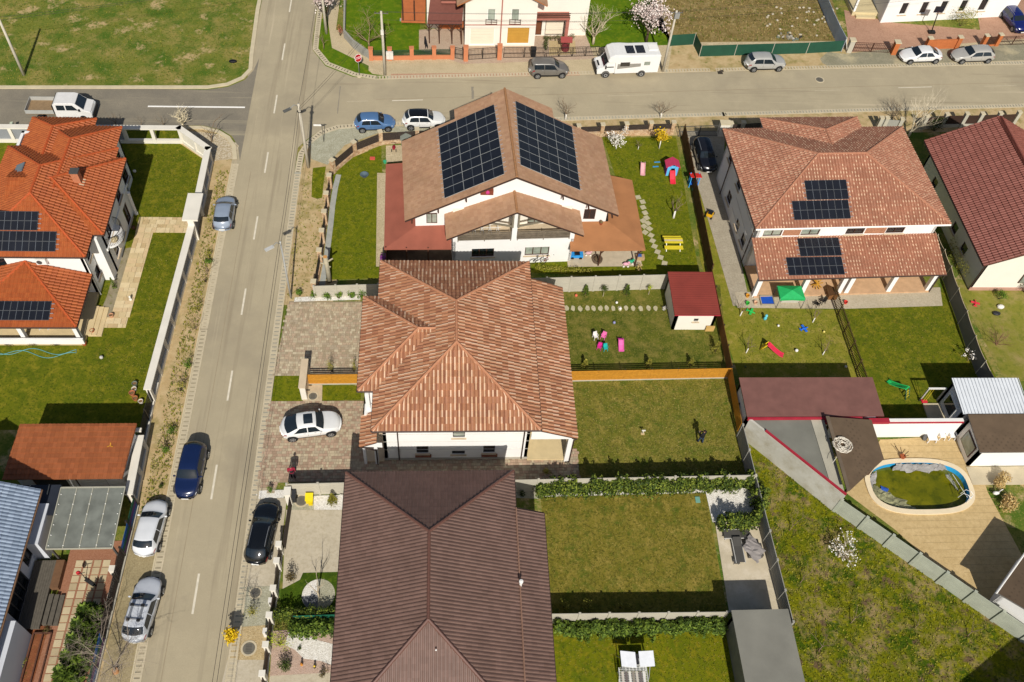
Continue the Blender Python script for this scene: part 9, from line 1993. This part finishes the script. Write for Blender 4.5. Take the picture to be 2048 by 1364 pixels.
q = G(1201, 452, 2.75); t = thing('hanging_pot', 'terracotta pot standing on the brown porch roof below the gable window', 'pot', (q.x, q.y, 2.8)); MB().lathe((q.x, q.y, 2.85), [(.1, 0), (.16, .35), (.1, .36)], 10).build('pot', col('8c4830'), t); MB().ball((q.x, q.y, 3.3), (.15, .15, .18)).build('plant', col('6c5c3c', .9), t)
# garage house forecourt
q = G(1092, 62); t = thing('water_barrel', 'blue plastic barrel in front of the garage house', 'barrel', (q.x, q.y, 0)); MB().lathe((q.x, q.y, .02), [(.42, 0), (.48, .3), (.48, .8), (.42, 1.1), (.36, 1.1), (.36, 1.0)], 16).build('drum', col('2050a0'), t); MB().ball((q.x + .1, q.y, 1.12), (.36, .3, .12)).build('cover', col('78848c'), t)
q = G(852, 93); t = thing('dog', 'black dog standing on the lawn behind the salmon fence', 'dog', (q.x, q.y, 0), rz=R_(100)); dg = col('17151a', .8)
skin_obj('body', [(-.32, 0, .52), (0, 0, .52), (.3, 0, .55), (.45, 0, .72), (.58, 0, .80), (.72, 0, .77), (-.5, 0, .6), (-.62, 0, .45), (.28, -.1, .3), (.3, -.1, .03), (.28, .1, .3), (.3, .1, .03), (-.38, -.1, .38), (-.46, -.1, .2), (-.42, -.1, .03), (-.38, .1, .38), (-.46, .1, .2), (-.42, .1, .03)], [(0, 1), (1, 2), (2, 3), (3, 4), (4, 5), (0, 6), (6, 7), (2, 8), (8, 9), (2, 10), (10, 11), (0, 12), (12, 13), (13, 14), (0, 15), (15, 16), (16, 17)], [.13, .13, .16, .1, .09, .05, .05, .02, .06, .04, .06, .04, .07, .045, .04, .07, .045, .04], dg, t)
for s in (-1, 1): MB().ball((.54, s * .07, .88), (.04, .02, .07), 6, 4).build('ear', dg, t)
q = G(1130, 100); t = thing('wishing_well', 'small garden well with a red shingle roof on pale gravel', 'well', (q.x, q.y, 0)); MB().lathe((q.x, q.y, 0), [(.42, 0), (.42, .6), (.32, .6), (.32, .3)], 14).build('ring', col('6c2c30', .8), t)
for s in (-1, 1): bx('post', t, '5c2c28', q.x + s * .4, q.y, 0, .08, .08, 1.4); MB().slab([(q.x - .65, q.y + s * .5, 1.35), (q.x + .65, q.y + s * .5, 1.35), (q.x + .65, q.y, 1.75), (q.x - .65, q.y, 1.75)], .05).build('roof_half', col('8c3c38', .8), t)
sheet('well_gravel', GG([(1098, 82), (1150, 82), (1152, 108), (1098, 112)]), .03, MATS['tan_pebble'])
q = G(1066, 112); t = thing('wheelie_bin', 'black wheelie bin between the black gate leaves', 'bin', (q.x, q.y, 0)); bx('body', t, '1c1c1e', q.x, q.y, .05, .55, .5, .95); bx('lid', t, '28282a', q.x, q.y, 1.0, .62, .58, .07)
q = G(780, 118, .3); t = thing('utility_cabinet', 'white utility cabinet on the salmon fence', 'cabinet', (q.x, q.y, .2)); bx('case', t, 'd4d0c8', q.x, q.y - .1, .4, .75, .25, .9); bx('door_line', t, 'a8a49c', q.x, q.y - .23, .45, .02, .01, .8)
q = G(805, 40); tag(bx('inspection_lid', None, 'a8aca4', q.x, q.y, .02, .6, .5, .05), 'pale square inspection lid on the north front lawn', 'lid')
q = G(1862, 66); t = thing('basketball_hoop', 'black basketball hoop stand behind the white saloon', 'hoop', (q.x, q.y, 0)); tb('pole', t, '1c1a1a', [(q.x, q.y, 0), (q.x - .3, q.y + .2, 3.0)], .06); MB().obox((q.x - .35, q.y + .1, 3.1), (.55, 0, 0), (0, .03, 0), (0, 0, .4)).build('backboard', col('24242a', .4), t); MB().tube([(q.x - .35 + .22 * math.cos(2 * PI * k / 12), q.y - .2 + .22 * math.sin(2 * PI * k / 12), 2.85) for k in range(13)], .015, 4).build('ring', col('6c2c20'), t); bx('base', t, '1c1a1a', q.x, q.y, .02, .8, .5, .25)
# rubble on the building lot and bag on the meadow
q = G(1578, 76); t = thing('rubble_heap', 'heap of rubble and rags on the bare building lot by the green screen', 'rubble', (q.x, q.y, 0)); rr = random.Random(4)
for k in range(26): a = rr.uniform(0, 2 * PI); r_ = rr.uniform(0, 1.4); MB().obox((q.x + r_ * 1.5 * math.cos(a), q.y + r_ * .6 * math.sin(a), .08), (rr.uniform(.05, .2), rr.uniform(-.1, .1), .03), (rr.uniform(-.05, .05), rr.uniform(.05, .15), 0), (0, 0, rr.uniform(.04, .12))).build('piece', col(rr.choice(('8c8474', 'b4ac9c', '3c3a34', '6c7468', 'c4bcae')), .9), t)
rk = group_empty('lot_stones', G(1580, 40)); rr = random.Random(9); sm = MB().ball((0, 0, .08), (.2, .16, .1), 6, 4).data('stone', col('b4aa94', .9))
for k in range(40): q = G(rr.uniform(1520, 1680), rr.uniform(15, 75)); link('stone', sm, rk, (q.x, q.y, 0), rr.uniform(0, 6))
q = G(466, 124); tag(MB().ball((q.x, q.y, .1), (.45, .28, .16), 9, 5).build('rubbish_bag', col('16161a', .4)), 'flat black rubbish bag lying on the meadow near the street', 'bag')
q = G(2000, 615); tag(MB().ball((q.x, q.y, .12), (.35, .25, .2), 9, 5).build('white_bag', col('d8d4cc', .5)), 'white bag on the lawn below the maroon roofed house', 'bag'); q = G(1992, 628); tag(MB().ball((q.x, q.y, .1), (.4, .25, .15), 9, 5).build('black_bag', col('22242a', .5)), 'dark bag beside the white one on the far right lawn', 'bag')
